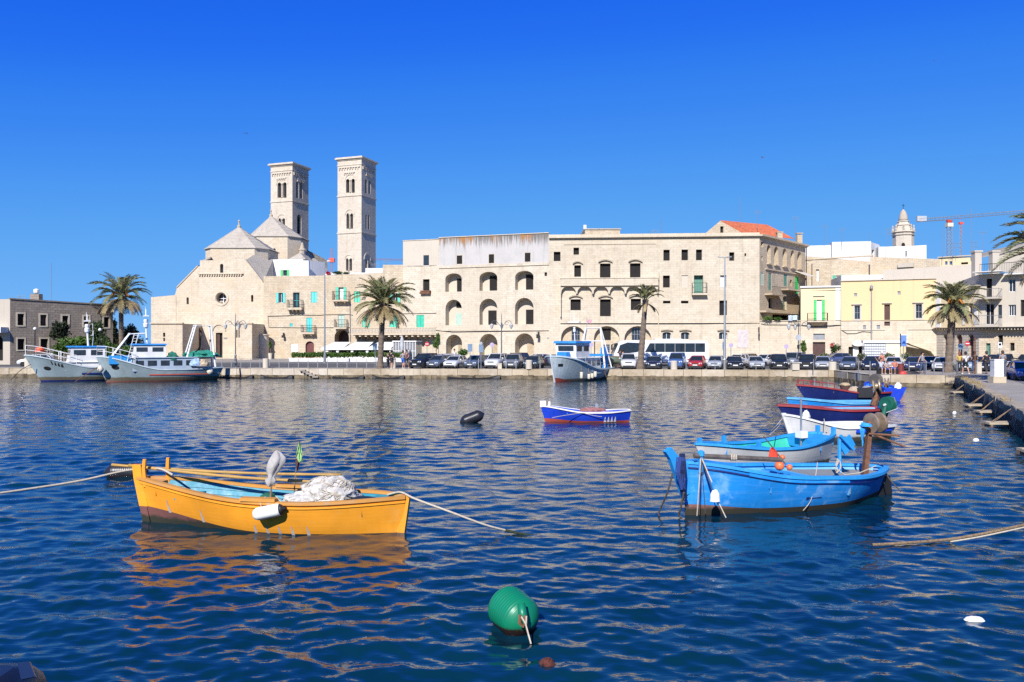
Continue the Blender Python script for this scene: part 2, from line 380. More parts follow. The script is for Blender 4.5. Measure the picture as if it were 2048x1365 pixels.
def quay_wall():
    w=thing('quay_wall','x','x');del w['label'];del w['category'];struct(w)
    m_low=plain('weedy_wall_foot',(.16,.125,.075),.9,.5,2.2,kind='Position',bs=.6)
    m_blk=[stone('quay_limestone_%s'%k,c,c,9,9,stain=(.30,.235,.15),stain_amt=.8,bs=.6)for k,c in
             (('pale',(.52,.46,.37)),('buff',(.48,.40,.29)),('warm',(.50,.43,.32)),('grey',(.34,.29,.22)))]
    rng=random.Random(3)
    segs=[((-60,77.5),(0,74)),((0,74),(28.6,71)),((28.6,71),(27.7,62)),((27.7,62),(33.3,60))]
    core=MB();foot=MB()
    for si,(a,b)in enumerate(segs):
        a,b=Vector((a[0],a[1],0)),Vector((b[0],b[1],0));d=b-a;L=d.length;t=d/L;n=Vector((t.y,-t.x,0))
        # backing and wall foot
        Q=lambda u,o,z:a+t*u+n*o+Vector((0,0,z))
        core.hexa([Q(0,-.6,-1.5),Q(0,-.03,-1.5),Q(L,-.03,-1.5),Q(L,-.6,-1.5)],[Q(0,-.6,ZQ-.01),Q(0,-.03,ZQ-.01),Q(L,-.03,ZQ-.01),Q(L,-.6,ZQ-.01)])
        k=int(L/.5);zs=[]
        for i in range(k):
            u0,u1=L*i/k,L*(i+1)/k;o=.04+.09*rng.random();h=.24+.14*rng.random()
            foot.hexa([Q(u0,-.1,-1),Q(u0,o,-1),Q(u1,o,-1),Q(u1,-.1,-1)],[Q(u0,-.1,h),Q(u0,o-.03,h),Q(u1,o-.03,h),Q(u1,-.1,h)])
        # the coping blocks, one by one
        u=0.0
        while u<L-.05:
            ln=rng.uniform(1.35,2.1);u1=min(L,u+ln)
            if L-u1<.5:u1=L
            o=rng.uniform(-.012,.025);zt=ZQ+rng.uniform(-.012,.012)+.012
            skip=si==0 and False
            mb=MB();g=.02
            mb.hexa([Q(u+g,-.5,.30),Q(u+g,o,.30),Q(u1-g,o,.30),Q(u1-g,-.5,.30)],[Q(u+g,-.5,zt),Q(u+g,o-.02,zt),Q(u1-g,o-.02,zt),Q(u1-g,-.5,zt)])
            mb.build('stone_block',m_blk[rng.randrange(3)],w,uv=True)
            u=u1
    core.build('core',M_wood if False else m_low,w);f=foot.build('wall_foot',m_low,w);f['kind']='stuff'
    # old right-hand wall: dark, stained, ragged, its lip broken
    a,b,c,e=[Vector((p[0],p[1],0))for p in((33.3,60),(19.6,31),(9.5,9.5),(6.5,-14))]
    m,t_,N,Lk,p=nt('dark_stained_wall')
    pos=coords(t_,'Position')
    f1=noise(t_,.9,6,pos,.65);st=noise(t_,1,5,coords(t_,'Position',(2.6,2.6,.18)),.7)
    sx=N.new('ShaderNodeSeparateXYZ');Lk.new(pos,sx.inputs[0])
    col=mixc(t_,ramp(t_,f1,.35,.7),(.022,.019,.017),(.075,.062,.05))
    col=mixc(t_,ramp(t_,st,.54,.66,0,.85),col,(.40,.37,.31))
    col=mixc(t_,ramp(t_,sx.outputs[2],.42,.84,0,.85),col,(.38,.315,.225))
    Lk.new(col,p.inputs['Base Color']);p.inputs['Roughness'].default_value=.95;bump(t_,p,f1,.8,.08)
    rows=[]
    pts=[]
    for(s,q)in((a,b),(b,c),(c,e)):
        k=int((q-s).length/.14)
        for i in range(k):pts.append((s.lerp(q,i/k),(q-s).normalized()))
    zl=[-1.2,-.3,0,.25,.5,.68,.80,ZQ+.01,ZQ+.02]
    ol=[.2,.16,.12,.10,.06,.03,.07,.05,-.4]
    for j,z in enumerate(zl):
        r=[]
        for i,(pt,d)in enumerate(pts):
            n=Vector((d.y,-d.x,0))
            o=ol[j]+(.10*mnoise.noise(Vector((pt.x*.7,pt.y*.7,z*1.4)))+.07*mnoise.noise(Vector((pt.x*3,pt.y*3,z*4))))*(1 if j<8 else 0)
            zz=z+(.05*mnoise.noise(Vector((pt.x*1.7,pt.y*1.7,3)))if j in(6,)else 0)
            q=pt+n*o;r.append((q.x,q.y,zz))
        rows.append(r)
    mb=MB();mb.grid(rows);mb.build('side_wall',m,w,smooth=True)
    for(s_,q_)in((a,b),(b,c)):
        d=q_-s_;L=d.length;t=d/L;n=Vector((t.y,-t.x,0));u=0
        while u<L-.1:
            u1=min(L,u+rng.uniform(.8,1.9));g=rng.uniform(.015,.05);o=rng.uniform(.02,.12);zt=ZQ+rng.uniform(.0,.05);zb=rng.uniform(.52,.66)
            Q=lambda u_,o_,z_:s_+t*u_+n*o_+Vector((0,0,z_));mb=MB()
            mb.hexa([Q(u+g,-.3,zb),Q(u+g,o,zb),Q(u1-g,o+rng.uniform(-.04,.04),zb),Q(u1-g,-.3,zb)],[Q(u+g,-.34,zt),Q(u+g,o-.07,zt),Q(u1-g,o-.05,zt),Q(u1-g,-.34,zt)])
            mb.build('stone_block',m_blk[3],w,uv=True);u=u1
    # landing steps cut in the far wall
    a,b=Vector((-60,77.5,0)),Vector((0,74,0));t=(b-a).normalized();n=Vector((t.y,-t.x,0))
    ms=plain('step_stone',(.30,.26,.21),.9,.2,3)
    for i in range(5):
        D=76.0;x=PX(612+6.5*i,D);u=(Vector((x,D,0))-a).dot(t)
        z1=ZQ-.08-.15*i;mb=MB()
        q=[a+t*(u-.28)+n*.02,a+t*(u+.28)+n*.02,a+t*(u+.28)+n*.30,a+t*(u-.28)+n*.30]
        mb.hexa([Vector((p.x,p.y,z1-.14))for p in q],[Vector((p.x,p.y,z1))for p in q]);mb.build('step',ms,w)
quay_wall()

# ------------------------------------------------------------------ façade builder
class Fac:
    """a vertical wall plane from p0 (left) to p1 (right); openings are given in photo pixels or metres"""
    def __init__(s,p0,p1):
        s.p0=Vector((p0[0],p0[1],0));s.p1=Vector((p1[0],p1[1],0));d=s.p1-s.p0
        s.L=d.length;s.t=d/s.L;s.n=Vector((s.t.y,-s.t.x,0))
    def px(s,x,y):
        a=(x-CX)/F
        u=(a*s.p0.y-s.p0.x)/(s.t.x-a*s.t.y);Y=s.p0.y+u*s.t.y
        return(u,H-(y-CY)*Y/F)
    def W(s,u,z,d=0.0):p=s.p0+s.t*u+s.n*d;return Vector((p.x,p.y,z))
    def box(s,mb,u0,u1,z0,z1,d0,d1):
        mb.hexa([s.W(u0,z0,d1),s.W(u1,z0,d1),s.W(u1,z0,d0),s.W(u0,z0,d0)],[s.W(u0,z1,d1),s.W(u1,z1,d1),s.W(u1,z1,d0),s.W(u0,z1,d0)]);return mb
    def pbox(s,mb,x0,x1,y0,y1,d0,d1):
        a=s.px(x0,y1);b=s.px(x1,y0);return s.box(mb,a[0],b[0],a[1],b[1],d0,d1)
    def shape(s,x0,x1,y0,y1,arch=0.0):
        """outline of an opening (u,z); arch = rise as a share of the half width"""
        xm=(x0+x1)/2;u0=s.px(x0,y1)[0];u1=s.px(x1,y1)[0];zb=s.px(xm,y1)[1];zt=s.px(xm,y0)[1]
        if arch<=0:return[(u0,zb),(u1,zb),(u1,zt),(u0,zt)]
        r=(u1-u0)/2;rise=min(r*arch,(zt-zb)*.95);zs=zt-rise;uc=(u0+u1)/2
        return[(u0,zb),(u1,zb)]+[(uc+r*math.cos(k*math.pi/10),zs+rise*math.sin(k*math.pi/10))for k in range(11)]
    def circle(s,x,y,r,n=16):
        u,z=s.px(x,y);R=s.px(x+r,y)[0]-u
        return[(u+R*math.cos(2*math.pi*k/n),z+R*math.sin(2*math.pi*k/n))for k in range(n)]
    def wall(s,root,outline,ops,mat,name='wall',d=0.0):
        """outline: list of (u,z); ops: dicts with shape, depth, pane material, part name"""
        polys=[outline]+[o['shape']for o in ops]
        flat=[q for p in polys for q in p]
        tri=tessellate_polygon([[Vector((u,z,0))for u,z in p]for p in polys])
        mb=MB();vs=[s.W(u,z,d)for u,z in flat];fs=[]
        for a,b,c in tri:
            nn=(vs[b]-vs[a]).cross(vs[c]-vs[a])
            fs.append((a,b,c)if nn.dot(s.n)>0 else(a,c,b))
        mb.add(vs,fs)
        for o in ops:
            sh=o['shape'];dp=o.get('depth',.3)
            for(a,b)in zip(sh,sh[1:]+sh[:1]):mb.quad(s.W(*a,d),s.W(*b,d),s.W(*b,d-dp),s.W(*a,d-dp))
        w=mb.build(name,mat,root,world=True,uv=True)
        for o in ops:s.fill(root,o,d)
        return w
    def fill(s,root,o,d=0.0):
        sh=o['shape'];dp=o.get('depth',.3);pm=o.get('mat',M_dark);us=[p[0]for p in sh];zs=[p[1]for p in sh]
        u0,u1,z0,z1=min(us),max(us),min(zs),max(zs)
        mb=MB();mb.poly([s.W(u,z,d-dp+.003)for u,z in sh])
        w=mb.build(o.get('part','window'),pm,root,world=True,uv=True)
        nm=o.get('mull')
        if nm:
            f=MB();th=.05;e=d-dp+.01
            s.box(f,u0,u0+th,z0,z1,e,e+.05);s.box(f,u1-th,u1,z0,z1,e,e+.05)
            s.box(f,u0+th,u1-th,z0,z0+th,e,e+.05)
            for k in range(1,nm[0]):uu=u0+(u1-u0)*k/nm[0];s.box(f,uu-.025,uu+.025,z0+th,z1,e,e+.045)
            for k in range(1,nm[1]+1):zz=z0+(z1-z0)*k/nm[1]-.03;s.box(f,u0+th,u1-th,zz-.025,zz+.025,e,e+.04)
            f.build('frame',o.get('fmat',M_white),w,world=True)
        if o.get('trim'):
            tw,td,tm=o['trim'];f=MB()
            s.box(f,u0-tw,u0,z0-tw,z1+tw,d-.05,d+td);s.box(f,u1,u1+tw,z0-tw,z1+tw,d-.05,d+td)
            s.box(f,u0,u1,z1,z1+tw,d-.05,d+td);s.box(f,u0,u1,z0-tw,z0,d-.05,d+td+.02)
            f.build('surround',tm,w,world=True,uv=True)
        if o.get('hood'):
            f=MB();n=8;w2=(u1-u0)/2+.22;uc=(u0+u1)/2;rise=o['hood'];zb=z1+.14
            for k in range(n):
                a0,a1=[-1+2*(k+q)/n for q in(0,1)]
                f.hexa([s.W(uc+w2*a0,zb+rise*(1-a0*a0),d+.28),s.W(uc+w2*a1,zb+rise*(1-a1*a1),d+.28),s.W(uc+w2*a1,zb+rise*(1-a1*a1),d-.05),s.W(uc+w2*a0,zb+rise*(1-a0*a0),d-.05)],
                       [s.W(uc+w2*a0,zb+.16+rise*(1-a0*a0),d+.34),s.W(uc+w2*a1,zb+.16+rise*(1-a1*a1),d+.34),s.W(uc+w2*a1,zb+.16+rise*(1-a1*a1),d-.05),s.W(uc+w2*a0,zb+.16+rise*(1-a0*a0),d-.05)])
            f.build('hood',o.get('hmat',ST_pal),w,world=True,uv=True)
        if o.get('open'):     # open shutter leaves folded back on the wall
            sm=o['open'];wd=(u1-u0)*.55
            s.leaf(w,sm,u0-wd-.03,u0-.03,z0,z1,d+.03);s.leaf(w,sm,u1+.03,u1+wd+.03,z0,z1,d+.03)
        if o.get('shut'):
            um=(u0+u1)/2;s.leaf(w,o['shut'],u0+.03,um-.01,z0+.02,z1-.02,d-.10);s.leaf(w,o['shut'],um+.01,u1-.03,z0+.02,z1-.02,d-.10)
        return w
    def leaf(s,parent,mat,u0,u1,z0,z1,d):
        f=MB();th=.06
        s.box(f,u0,u0+th,z0,z1,d,d+.05);s.box(f,u1-th,u1,z0,z1,d,d+.05)
        s.box(f,u0+th,u1-th,z0,z0+th,d,d+.05);s.box(f,u0+th,u1-th,z1-th,z1,d,d+.05)
        n=9
        for k in range(n):
            za=z0+th+(z1-z0-2*th)*k/n;zb=z0+th+(z1-z0-2*th)*(k+1)/n
            f.quad(s.W(u0+th,za,d+.045),s.W(u1-th,za,d+.045),s.W(u1-th,zb,d+.012),s.W(u0+th,zb,d+.012))
        f.build('shutter',mat,parent,world=True)
    def balcony(s,root,x0,x1,ytop,ybot,yrail,depth=.9,mat=None,brackets=3,d=0.0,rail=True,rmat=None,step=.14):
        a=s.px(x0,ybot);b=s.px(x1,ytop);u0,u1,zb,zt=a[0],b[0],a[1],b[1]
        mb=MB();s.box(mb,u0,u1,zb,zt,d-.1,d+depth);bl=mb.build('balcony',mat or ST_pal,root,world=True,uv=True)
        if brackets:
            f=MB()
            for k in range(brackets):
                u=u0+(u1-u0)*(k+.5)/brackets
                s.box(f,u-.09,u+.09,zb-.18,zb-.002,d-.1,d+depth*.8);s.box(f,u-.08,u+.08,zb-.42,zb-.18,d-.1,d+depth*.4)
            f.build('bracket',mat or ST_pal,bl,world=True,uv=True)
        if rail:
            zr=s.px((x0+x1)/2,yrail)[1];f=MB();e=depth-.06
            path=[s.W(u0+.04,zr,d),s.W(u0+.04,zr,d+e),s.W(u1-.04,zr,d+e),s.W(u1-.04,zr,d)]
            for p,q in zip(path,path[1:]):
                f.tube([p,q],.025,5);lo=Vector((0,0,zt+.08-zr));f.tube([p+lo,q+lo],.02,4)
                k=max(1,int((q-p).length/step))
                for i in range(k+1):
                    c=p.lerp(q,i/k);f.tube([Vector((c.x,c.y,zt)),c],.012,3,cap=False)
            f.build('railing',rmat or M_iron,bl,world=True)
        return bl
    def cable(s,root,pts,r=.03,d=.06,mat=None):
        mb=MB();mb.tube([s.W(*s.px(x,y),d)for x,y in pts],r,5);return mb.build('cable',mat or M_iron,root,world=True)
    def op(s,x0,x1,y0,y1,arch=0,**k):
        k['shape']=s.shape(x0,x1,y0,y1,arch);return k
def shell(root,pts,z0,z1,mat,roofmat=None,roofz=None,skip=()):
    """side and back walls of a building on a footprint (list of (x,y), anticlockwise from above), plus a flat roof"""
    mb=MB();n=len(pts)
    for i in range(n):
        if i in skip:continue
        a,b=pts[i],pts[(i+1)%n];mb.quad((a[0],a[1],z0),(b[0],b[1],z0),(b[0],b[1],z1),(a[0],a[1],z1))
    o=mb.build('wall',mat,root,world=True,uv=True)
    rz=roofz if roofz is not None else z1-.25
    mb=MB();mb.poly([(p[0],p[1],rz)for p in pts]);mb.build('roof',roofmat or PL_white,root,world=True,uv=True)
    return o
def rect(F_,x0,x1,ya,yb=None,base=None):
    """wall outline in (u,z): bottom at ground, top through two pixel heights"""
    yb=ya if yb is None else yb
    a=F_.px(x0,ya);b=F_.px(x1,yb);zb=ZQ-.05 if base is None else base
    return[(a[0],zb),(b[0],zb),(b[0],b[1]),(a[0],a[1])]
def house(name,label,group=None,cat='house',loc=(0,0)):
    return thing(name,label,cat,(loc[0],loc[1],ZQ),group=group)
# ------------------------------------------------------------------ grey stone building, far left
R=house('stone_office','grey rusticated stone building behind the two moored trawlers at the left edge',cat='building',loc=FP(60,90))
f1=Fac(FP(20,88),FP(226,96.5));zt=8.1
ops=[f1.op(a,b,c,d,depth=.35,mat=M_brown if i%2 else M_dark,trim=(.16,.05,ST_pal))for i,(a,b,c,d)in enumerate(
    [(35,48,628,651),(80.5,93,630,652),(124.5,136.5,632,653),(167.5,178,633,653),(207.5,218,634.5,655)])]
ops+=[f1.op(a,b,c,d,depth=.35,mat=M_dark,trim=(.14,.05,ST_pal))for a,b,c,d in[(35,49,678,700),(81,96,678,700),(126,139,678,700),(168,180,678,699)]]
f1.wall(R,[(0,ZQ),(f1.L,ZQ),(f1.L,zt-.32),(0,zt)],ops,ST_grey)
mb=MB();mb.hexa([f1.W(-.05,zt,.1),f1.W(f1.L+.1,zt-.32,.1),f1.W(f1.L+.1,zt-.32,-.4),f1.W(-.05,zt,-.4)],[f1.W(-.05,zt+.14,.1),f1.W(f1.L+.1,zt-.18,.1),f1.W(f1.L+.1,zt-.18,-.4),f1.W(-.05,zt+.14,-.4)]);mb.build('cornice',ST_grey,R,world=True,uv=True)
f0=Fac(FP(-90,88.2),FP(20,88))
f0.wall(R,[(0,ZQ),(f0.L,ZQ),(f0.L,zt),(0,zt)],[f0.op(-30,6,668,722,.8,depth=1.2,part='archway')],PL_beige,name='end_wall')
mb=MB();f0.pbox(mb,-40,17,655,666,0,1.3);mb.build('canopy',M_white,R,world=True)
B=[FP(-90,88.2),FP(20,88),FP(226,96.5),(PX(226,96.5)-12,108),(-75,100)]
shell(R,B,ZQ,zt-.33,ST_grey,skip=(0,1))
mb=MB();c=P3(73,592,93);mb.box(c.x-.5,c.x+.5,c.y-.4,c.y+.4,zt-.2,c.z+.2);mb.build('chimney',ST_grey,R,world=True,uv=True)
mb=MB();mb.lathe([(.05,0),(.3,.15),(.32,.5),(.1,.62)],8,Matrix.Translation((c.x,c.y,c.z+.2)));mb.build('chimney_cowl',M_white,R,world=True)

# ------------------------------------------------------------------ cathedral
R=house('cathedral','cream stone cathedral with round window, gabled front and pyramid roofed domes',cat='church',loc=FP(440,118))
fm=Fac(FP(345,118.6),FP(541,117.6))
out_px=[(345,720),(541,720),(541,552),(526,566),(491,521),(400,521),(400,533),(396,533),(354,576),(350,590),(345,592)]
out=[fm.px(x,y)for x,y in out_px];out[0]=(out[0][0],ZQ);out[1]=(out[1][0],ZQ)
ops=[dict(shape=fm.circle(442.5,597,10.5),depth=.9,mat=M_glass,part='round_window'),
       fm.op(440,446.5,528,546,1,depth=.5,mat=M_glass),fm.op(373,377.5,595,609,1,depth=.5),fm.op(502,506.5,590,604,1,depth=.5),
       fm.op(431.6,445,666,716,0,depth=.5,mat=M_dark,part='doorway'),fm.op(472.5,475.5,660,676,0,depth=.4)]
fm.wall(R,out,ops,ST_church)
# door leaf, arch moulding, round-window ring and glazing bars, corbel table
mb=MB();fm.pbox(mb,431.8,438,666.5,716,-.45,-.3);mb.build('door',M_brown,R,world=True)
def arc_band(Fc,xc,yc,r0,r1,d0,d1,a0=0,a1=180,n=14):
    mb=MB();uc,zc=Fc.px(xc,yc);k=Fc.px(xc+10,yc)[0]-uc;k/=10
    for i in range(n):
        t0,t1=[math.radians(a0+(a1-a0)*(i+q)/n)for q in(0,1)]
        q=lambda r,t,d:Fc.W(uc+r*k*math.cos(t),zc+r*k*math.sin(t),d)
        mb.hexa([q(r0,t0,d1),q(r1,t0,d1),q(r1,t0,d0),q(r0,t0,d0)],[q(r0,t1,d1),q(r1,t1,d1),q(r1,t1,d0),q(r0,t1,d0)])
    return mb
arc_band(fm,438,662,11.5,14.5,-.02,.14).build('arch_moulding',ST_church,R,world=True,uv=True)
arc_band(fm,442.5,597,11.5,15,-.02,.1,0,360,24).build('window_ring',ST_church,R,world=True,uv=True)
mb=MB();fm.pbox(mb,441.9,443.1,587,607,-.85,-.8);fm.pbox(mb,432.5,452.5,596.4,597.6,-.79,-.76);mb.build('glazing_bar',M_white,R,world=True)
mb=MB()
for k in range(18):x=398+k*4.9;fm.pbox(mb,x,x+2.6,549.3,552.3,-.02,.22)
fm.pbox(mb,397,487,547.6,549.2,-.02,.3);mb.build('corbel_table',ST_church,R,world=True,uv=True)
# small sign by the door
mb=MB();fm.pbox(mb,447.5,454.5,675.5,678.5,.0,.05);mb.build('plaque',M_grey,R,world=True)
# left wing and right buttress standing proud of the front
def wing(x0,x1,D,ya,yb,back,mat=ST_church,ops=(),name='side_chapel'):
    f=Fac(FP(x0,D),FP(x1,D));a=f.px(x0,ya);b=f.px(x1,yb)
    out=[(a[0],ZQ),(b[0],ZQ),(b[0],b[1]),(a[0],a[1])]
    w=f.wall(R,out,[f.op(*o[:5],**o[5])for o in ops],mat,name)
    p=[FP(x0,D),FP(x1,D),(PX(x1,D),back),(PX(x0,D),back)];z=min(a[1],b[1])
    mb=MB();mb.quad((*p[1],ZQ),(*p[2],ZQ),(*p[2],b[1]),(*p[1],b[1]));mb.quad((*p[3],ZQ),(*p[0],ZQ),(*p[0],a[1]),(*p[3],a[1]))
    mb.poly([(*p[0],a[1]),(*p[1],b[1]),(*p[2],b[1]),(*p[3],a[1])]);mb.build('chapel_wall',mat,R,world=True,uv=True)
    return f
fw=wing(302,365,111.5,647.5,647.5,118.7,ops=[(326,330.5,666,674,0,dict(depth=.3)),(326.5,330,676,683,0,dict(depth=.3))])
mb=MB();fw.pbox(mb,300.5,366,645.5,648,-.3,.18);mb.build('ledge',ST_church,R,world=True,uv=True)
wing(302,352,118.5,595,590.5,124,name='north_block')
fw=wing(475,504,111.5,647.5,647.5,117.9,ops=[(473.9+3,476.2+3,656,676,0,dict(depth=.3))])
mb=MB();fw.pbox(mb,474,505,645.8,648,-.3,.15);mb.build('ledge',ST_church,R,world=True,uv=True)
# little round apse beside the buttress
c=P3(524,700,115.5);r=13*115.5/F
mb=MB();mb.lathe([(r,ZQ),(r,PZ(671,115)),(r+.12,PZ(671,115)),(r+.12,PZ(669.5,115)),(.05,PZ(668,115))],24,Matrix.Translation((c.x,c.y,0)));mb.build('apse',ST_church,R,world=True,uv=True)
# drums with pyramid roofs
def drum(x0,x1,xr,D,yb,yt,xa,ya,side,label_part='drum',win=None,eave=.25):
    a,b=Vector((*FP(x0,D),0)),Vector((*FP(x1,D),0));w=(b-a).length
    # right face recedes to pixel xr
    dr=Vector((math.cos(math.radians(52)),math.sin(math.radians(52)),0))
    k=(xr-CX)/F;s=(k*b.y-b.x)/(dr.x-k*dr.y);c=b+dr*s;dl=Vector((-dr.x,dr.y,0));e=a+dl*s
    g=e+Vector((0,1,0))*w*.8;h=c+Vector((0,1,0))*w*.8
    P=[a,b,c,h,g,e];zb,zt=PZ(yb,D),PZ(yt,D);ctr=sum(P,Vector())/6
    fd=Fac((a.x,a.y),(b.x,b.y));ops=[fd.op(*win[:4],win[4],depth=.5,mat=M_dark)]if win else[]
    fd.wall(R,[(0,zb-3),(fd.L,zb-3),(fd.L,zt),(0,zt)],ops,ST_church,label_part)
    mb=MB()
    for p,q in zip(P[1:],P[2:]+P[:1]):mb.quad((p.x,p.y,zb-3),(q.x,q.y,zb-3),(q.x,q.y,zt),(p.x,p.y,zt))
    mb.build(label_part,ST_church,R,world=True,uv=True)
    ap=Vector((PX(xa,D+s*.9+1.5),D+s*.9+1.5,PZ(ya,D+s*.9+1.5)))
    E=[p+(p-ctr).normalized()*eave for p in P];mb=MB()
    for p,q in zip(E,E[1:]+E[:1]):
        n=7
        for i in range(n):   # stepped courses of stone slabs
            t0,t1=i/n,(i+1)/n;L=lambda v,t,up:Vector((v.x+(ap.x-v.x)*t,v.y+(ap.y-v.y)*t,zt+.06+(ap.z-zt-.06)*t+up))
            mb.quad(L(p,t0,.05),L(q,t0,.05),L(q,t1,0),L(p,t1,0))
            mb.quad(L(p,t0,0),L(q,t0,0),L(q,t0,.05),L(p,t0,.05))
    mb.add([(v.x,v.y,zt)for v in E]+[(v.x,v.y,zt+.06)for v in E],[(i,(i+1)%6,6+(i+1)%6,6+i)for i in range(6)])
    mb.build('pyramid_roof',ST_roof,R,world=True,uv=True)
    mb=MB();mb.lathe([(.28,-.3),(.3,.15),(.12,.3),(.1,.7),(.2,.85),(.03,1.1)],8,Matrix.Translation(ap));mb.build('finial',ST_church,R,world=True)
drum(421,509,536,121,521,497,478,454,1)
drum(508.5,575,602,132,520,473.5,542,432,1,win=(545.7,551.4,497,513,1))
# stepped aisle roofs in shade beside the drums, and the slope behind
def slab(pts,name,mat,th=.25):
    mb=MB();top=[Vector(p)for p in pts];mb.poly(top);bot=[p-Vector((0,0,th))for p in top]
    for i in range(len(top)):j=(i+1)%len(top);mb.quad(bot[i],bot[j],top[j],top[i])
    mb.poly(list(reversed(bot)));return mb.build(name,mat,R,world=True,uv=True)
slab([P3(491,521,118.4),P3(526,566,118.0),P3(546,566,122),P3(546,520,124),P3(514,506,122)],'aisle_roof',ST_roof)
slab([P3(598,497,137),P3(606,496,137),P3(655,521,139),P3(655,540,139),P3(590,540,135)],'nave_roof',ST_roof)
slab([P3(421,514,119),P3(400,522,118.5),P3(402,524,124),P3(424,514,124)],'shoulder_roof',ST_roof)
mb=MB();c=P3(604.5,502,133);mb.lathe([(.55,-2),(.55,0),(.65,.05),(.65,.2),(.4,.4),(.12,1.4)],8,Matrix.Translation(c));mb.build('pinnacle',ST_church,R,world=True)
# sloping gable tops get a thin coping
for(p,q)in(((354,576),(396,533)),((491,521),(526,566))):
    mb=MB();a,b=fm.px(*p),fm.px(*q)
    mb.hexa([fm.W(*a,.12),fm.W(*b,.12),fm.W(*b,-.5),fm.W(*a,-.5)],[fm.W(a[0],a[1]+.16,.12),fm.W(b[0],b[1]+.16,.12),fm.W(b[0],b[1]+.16,-.5),fm.W(a[0],a[1]+.16,-.5)]);mb.build('coping',ST_church,R,world=True,uv=True)
mb=MB();z=PZ(600,118)   # body behind the front
a,b=FP(350,118.8),FP(541,118)
mb.quad((*a,ZQ),(a[0],160,ZQ),(a[0],160,z),(*a,z));mb.build('wall',ST_church,R,world=True,uv=True)
slab([(a[0],119,z-.1),(b[0]+4,119,z-.1),(b[0]+4,158,z-.1),(a[0],158,z-.1)],'roof',ST_roof)

# ------------------------------------------------------------------ the two bell towers
def tower(label,xl,xc,xr,D,ytop,ybase,strings,wl_,wr_,taper):
    """square campanile, corner towards us; wl_/wr_ openings per storey on the left and right face, in px"""
    R=thing('bell_tower',label,'tower',(*FP(xc,D),ZQ),group='twin bell towers of the cathedral')
    C=Vector((*FP(xc,D),0));ph=math.radians(20)
    dl=Vector((-math.cos(ph),math.sin(ph),0));dr=Vector((math.sin(ph),math.cos(ph),0))
    ku=(xl-CX)/F;sl=(ku*C.y-C.x)/(dl.x-ku*dl.y);kr=(xr-CX)/F;sr=(kr*C.y-C.x)/(dr.x-kr*dr.y)
    A=C+dl*sl;B=C+dr*sr;E=A+B-C
    fl,fr=Fac((A.x,A.y),(C.x,C.y)),Fac((C.x,C.y),(B.x,B.y));zt=PZ(ytop,D);z0=PZ(ybase,D)-6
    opl=[fl.op(*o[:5],depth=.55,mat=M_dark,part='bell_opening')for o in wl_];opr=[fr.op(*o[:5],depth=.55,mat=M_dark,part='bell_opening')for o in wr_]
    fl.wall(R,[(0,z0),(fl.L,z0),(fl.L,zt),(0,zt)],opl,ST_tower);fr.wall(R,[(0,z0),(fr.L,z0),(fr.L,zt),(0,zt)],opr,ST_tower)
    mb=MB()
    for p,q in((B,E),(E,A)):mb.quad((p.x,p.y,z0),(q.x,q.y,z0),(q.x,q.y,zt),(p.x,p.y,zt))
    mb.build('wall',ST_tower,R,world=True,uv=True)
    ctr=(A+B)/2
    def ring(z,h,out,name,out2=None):
        out2=out if out2 is None else out2
        q=[p+(p-ctr).normalized()*out*1.414 for p in(A,C,B,E)];q2=[p+(p-ctr).normalized()*out2*1.414 for p in(A,C,B,E)]
        mb=MB();mb.hexa([Vector((p.x,p.y,z))for p in q],[Vector((p.x,p.y,z+h))for p in q2]);return mb.build(name,ST_tower,R,world=True,uv=True)
    ring(zt,.25,.12,'cornice',.22);ring(zt+.25,.22,.40,'cornice');ring(zt+.47,.14,.28,'cornice')
    ring(zt-.95,.14,.10,'string_course')
    for k,y in enumerate(strings):ring(PZ(y,D),.2,.12,'string_course')
    for k,y in enumerate(strings):   # each storey below is a little wider
        pass
    for fc,op in((fl,wl_),(fr,wr_)):   # corbel tables: two stepped rows of little arches, and blind arches round the pairs
        for(zz,m0,cnt)in((zt-1.75,.06,8),(zt-2.75,.28,5)):
            mb=MB();w=fc.L*(1-2*m0)/cnt
            for i in range(cnt):
                u=fc.L*m0+w*i;fc.box(mb,u+w*.08,u+w*.36,zz,zz+.35,-.02,.20);fc.box(mb,u,u+w,zz+.35,zz+.55,-.02,.20)
            mb.build('corbel_table',ST_tower,R,world=True,uv=True)
        # columns standing in the openings
        by={}
        for o in op:by.setdefault(round(o[3]),[]).append(o)
        for y,os in by.items():
            if len(os)<2:continue
            os=sorted(os);u1=fc.px(os[0][1],y)[0];u2=fc.px(os[1][0],y)[0];uc=(u1+u2)/2;zb=fc.px(os[0][0],os[0][3])[1];z2=fc.px(os[0][0],os[0][2])[1]
            mb=MB();w=fc.W(uc,zb,.06);mb.lathe([(.16,0),(.12,.12),(.10,(z2-zb)*.75),(.2,(z2-zb)*.9)],8,Matrix.Translation(w));mb.build('colonnette',ST_tower,R,world=True)
            x0,x1=os[0][0],os[1][1];r=(x1-x0)/2+1.5;f=arc_band(fc,(x0+x1)/2,os[0][2]+(os[0][1]-os[0][0])/2,r,r+1.7,-.02,.09);f.build('blind_arch',ST_tower,R,world=True,uv=True)
    mb=MB();mb.poly([(p.x,p.y,zt+.55)for p in(A,C,B,E)]);mb.build('roof',ST_roof,R,world=True,uv=True)
    return R
tower('shorter and further left of the two square cream bell towers, behind the pyramid roofs',541.5,584.8,617,152,331,500,[403,476],
      [(555,562.3,365.5,396,1),(566,573,365,396,1),(557,562,437,463,1),(565,570,437,463,1)],
      [(592,597,364,396.5,1),(600,605,365,397.5,1),(594.3,602.6,429.5,468.6,1)],0)
